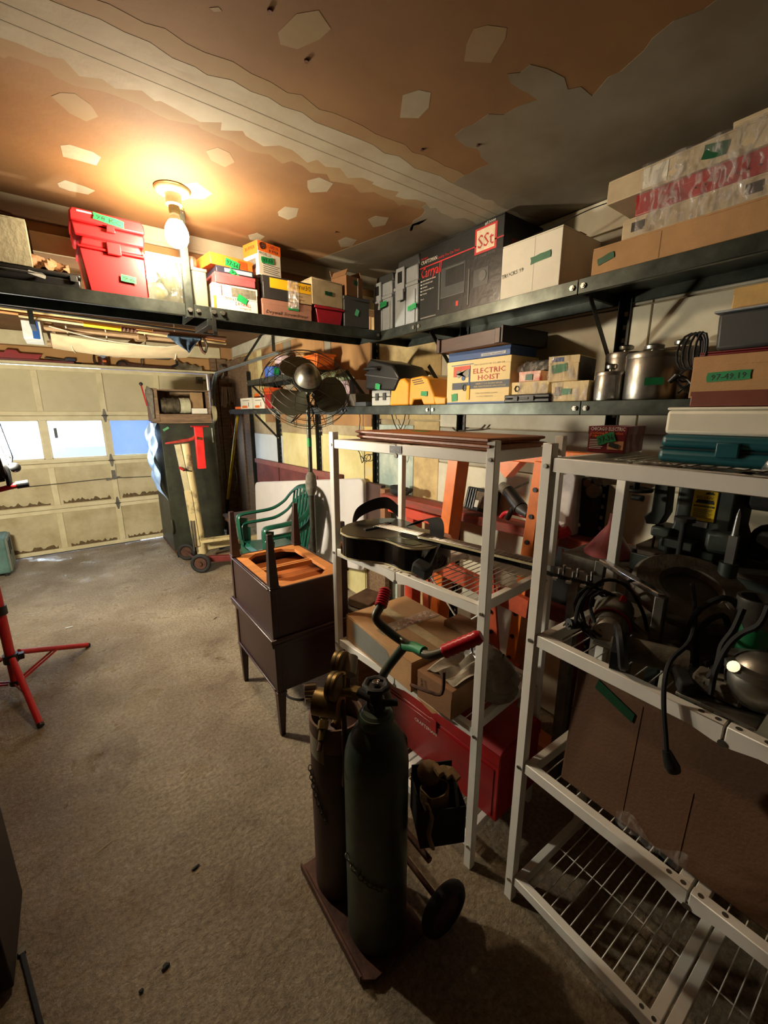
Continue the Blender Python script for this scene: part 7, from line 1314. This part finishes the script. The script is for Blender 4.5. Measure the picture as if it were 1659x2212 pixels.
# black case and level on the wall beside the post
t = thing('black_case', 'tall black case with curved white label hanging on the wall left of the post', 'case', (1.80, .96, .62)); part('body', MB().box(0, .06, -.08, .10, 0, .70), BLKM, t, bevel=.01); part('label', MB().tube([(-.003, .05*math.cos(k*.2+.3)-.03, .42+.07*math.sin(k*.2+.3)) for k in range(7)], .008, 6, flat=.3), WHITEC, t); part('catch', MB().box(-.012, 0, .0, .05, .60, .625), BLK, t, bevel=.003)
t = thing('wall_bracket', 'grey metal bracket with knobby plate hooked on the slotted post', 'bracket', (0, 0, 0)); a = at(1285, 1045, x=1.80); b_ = at(1350, 1020, x=1.84); part('arm', MB().bar(a, b_, .008, .03), DULLM, t); part('plate', MB().cyl(a+Vector((-.01, .0, -.03)), a+Vector((.01, .0, -.03)), .032, n=10).cyl(a+Vector((-.01, .03, 0)), a+Vector((.01, .03, 0)), .018, n=10), DULLM, t); part('flat_bar', MB().bar(at(1300, 1035, x=1.80), at(1420, 1010, x=1.86), .006, .06), mat('flat_grey', (140, 134, 116), .6), t)

# ---------------------------------------------------------------- dark green planer on its stand
t = thing('planer_machine', 'dark green cast planer with yellow data plate on a steel stand behind right rack', 'machine', (1.50, .58, 0), -90)
MG = mat('machine_green', (56, 66, 60), .5, .2, n=.14, sc=8, c2=(36, 42, 38)); DK = mat('deck_dusty', (84, 72, 58), .8, n=.2, sc=8)
# local: x towards the camera along the wall, y to the wall
part('deck', MB().prism([(.01, .0), (.95, .0), (.95, .36), (-.02, .36), (-.02, .05)], 1.135, 1.15, 'z'), DK, t, bevel=.002); part('deck_skirt', MB().box(-.01, .95, -.004, .012, 1.075, 1.136), MG, t, bevel=.003); part('side_skirt', MB().box(-.024, -.012, .03, .36, 1.075, 1.136), MG, t, bevel=.003)
for (x0_, y0_, x1_, y1_) in ((.20, .02, .26, -.03), (.90, .02, .94, -.04), (.02, .32, -.0, .33), (.90, .32, .94, .33)): part('leg', MB().bar((x0_, y0_, 1.08), (x1_, y1_, 0), .04, .04), MG, t)
part('column', MB().prism([(.075, 1.21), (.085, 1.25), (.085, 1.478), (.235, 1.478), (.235, 1.25), (.25, 1.21), (.25, 1.15), (.05, 1.15), (.05, 1.19)], .04, .24, 'y'), MG, t, bevel=.008); part('left_lug', MB().box(.03, .09, .02, .12, 1.20, 1.235), MG, t, bevel=.008)
part('side_box', MB().rbox((.225, .03, 1.225), (.075, .07, .065)), MG, t, bevel=.012); part('motor_cover', MB().rbox((.33, .16, 1.40), (.17, .2, .15)), BLKM, t, bevel=.02); part('lower_cover', MB().rbox((.33, .14, 1.22), (.12, .12, .10)), BLKM, t, bevel=.02)
part('wing_table', MB().prism([(-.075, 1.425), (.05, 1.425), (.05, 1.412), (.02, 1.385), (-.05, 1.392), (-.075, 1.41)], -.03, .16, 'y'), DK, t, bevel=.002); part('wing_post', MB().prism([(.02, 1.40), (.06, 1.40), (.065, 1.28), (.05, 1.24), (.01, 1.235), (.0, 1.26), (.02, 1.28)], .03, .09, 'y'), MG, t, bevel=.004)
part('handwheel', MB().tube([(-.022+.045*math.cos(k*math.pi/10), .0+.04*math.sin(k*math.pi/10), 1.352) for k in range(20)], .006, 7, closed=True).cyl((-.022, .0, 1.34), (-.022, .0, 1.39), .010, n=12).tube([(-.066, .0, 1.352), (.022, .0, 1.352)], .005, 6), BLK, t); part('wheel_grip', MB().cyl((-.02, -.03, 1.33), (.015, -.03, 1.33), .010, n=12), BLK, t)
part('clamp_screw', MB().cyl((.135, -.02, 1.151), (.135, -.02, 1.285), .009, n=12).cyl((.135, -.02, 1.278), (.135, -.02, 1.29), .028, n=18), BLKM, t); part('clamp_yoke', MB().rbox((.125, .0, 1.20), (.085, .05, .028)), MG, t, bevel=.004); part('foot_pad', MB().cyl((.095, .02, 1.15), (.095, .02, 1.20), .014, n=12), MG, t); part('thin_rod', MB().cyl((.03, .06, 1.15), (.033, .06, 1.24), .004, n=8), RUST, t)
sp_ = (.275, -.09); part('spindle', MB().rbox((sp_[0], sp_[1], 1.235), (.020, .020, .085)).cyl((sp_[0], sp_[1], 1.27), (sp_[0], sp_[1], 1.335), .008, .005, n=12).cyl((sp_[0], sp_[1], 1.335), (sp_[0], sp_[1], 1.352), .005, .0008, n=12), mat('spindle_steel', (170, 172, 170), .35, .8, n=.1), t); part('spindle_base', MB().cyl((sp_[0], sp_[1], 1.08), (sp_[0], sp_[1], 1.20), .022, n=16), MG, t); part('spindle_arm', MB().box(.22, .34, -.115, .0, 1.075, 1.11), MG, t)
YP = mat('data_yellow', (222, 190, 26), .4); a = at(1502, 1047, x=1.535); b_ = at(1557, 1047, x=1.535); zt_, zb_ = a.z-.014, at(1502, 1114, x=1.535).z-.014; xa, xb = .58-a.y, .58-b_.y
part('data_plate', MB().box(xa, xb, .036, .0395, zb_, zt_), YP, t, bevel=.002, seg=1)
dp = thing_ = t
def dpl(x0, x1, z0, z1): part('plate_print', MB().box(x0, x1, .0348, .0358, z0, z1), INK, t, smooth=False)
wd, hd = xb-xa, zt_-zb_
txt(t, 'BELSAW', xa+wd*.16, zt_-hd*.27, hd*.09, INK, y=.0345, w=wd*.66); part('saw_emblem', MB().prism([(xa+wd*(.66+(.20 if k % 2 else .16)*math.cos(k*math.pi/9)), zt_-hd*.12+hd*(.13 if k % 2 else .10)*math.sin(k*math.pi/9)*.7) for k in range(0, 10)], .0348, .0358, 'y'), INK, t, smooth=False); part('emblem_base', MB().prism([(xa+wd*.12, zt_-hd*.42), (xa+wd*.88, zt_-hd*.42), (xa+wd*.84, zt_-hd*.30), (xa+wd*.2, zt_-hd*.30)], .0348, .0358, 'y'), INK, t, smooth=False); dpl(xa+wd*.08, xa+wd*.92, zt_-hd*.54, zt_-hd*.49)
txt(t, 'PLANER MOLDER SAW', xa+wd*.14, zt_-hd*.53, hd*.025, YP, y=.0342, w=wd*.7)
for k in range(7): dpl(xa+wd*.10, xa+wd*(.86-.06*(k % 3)), zt_-hd*(.62+.045*k), zt_-hd*(.605+.045*k))
part('small_plate', MB().box(xa+wd*.15, xb-wd*.25, .037, .0395, zb_-.02, zb_-.003), LGREY, t)
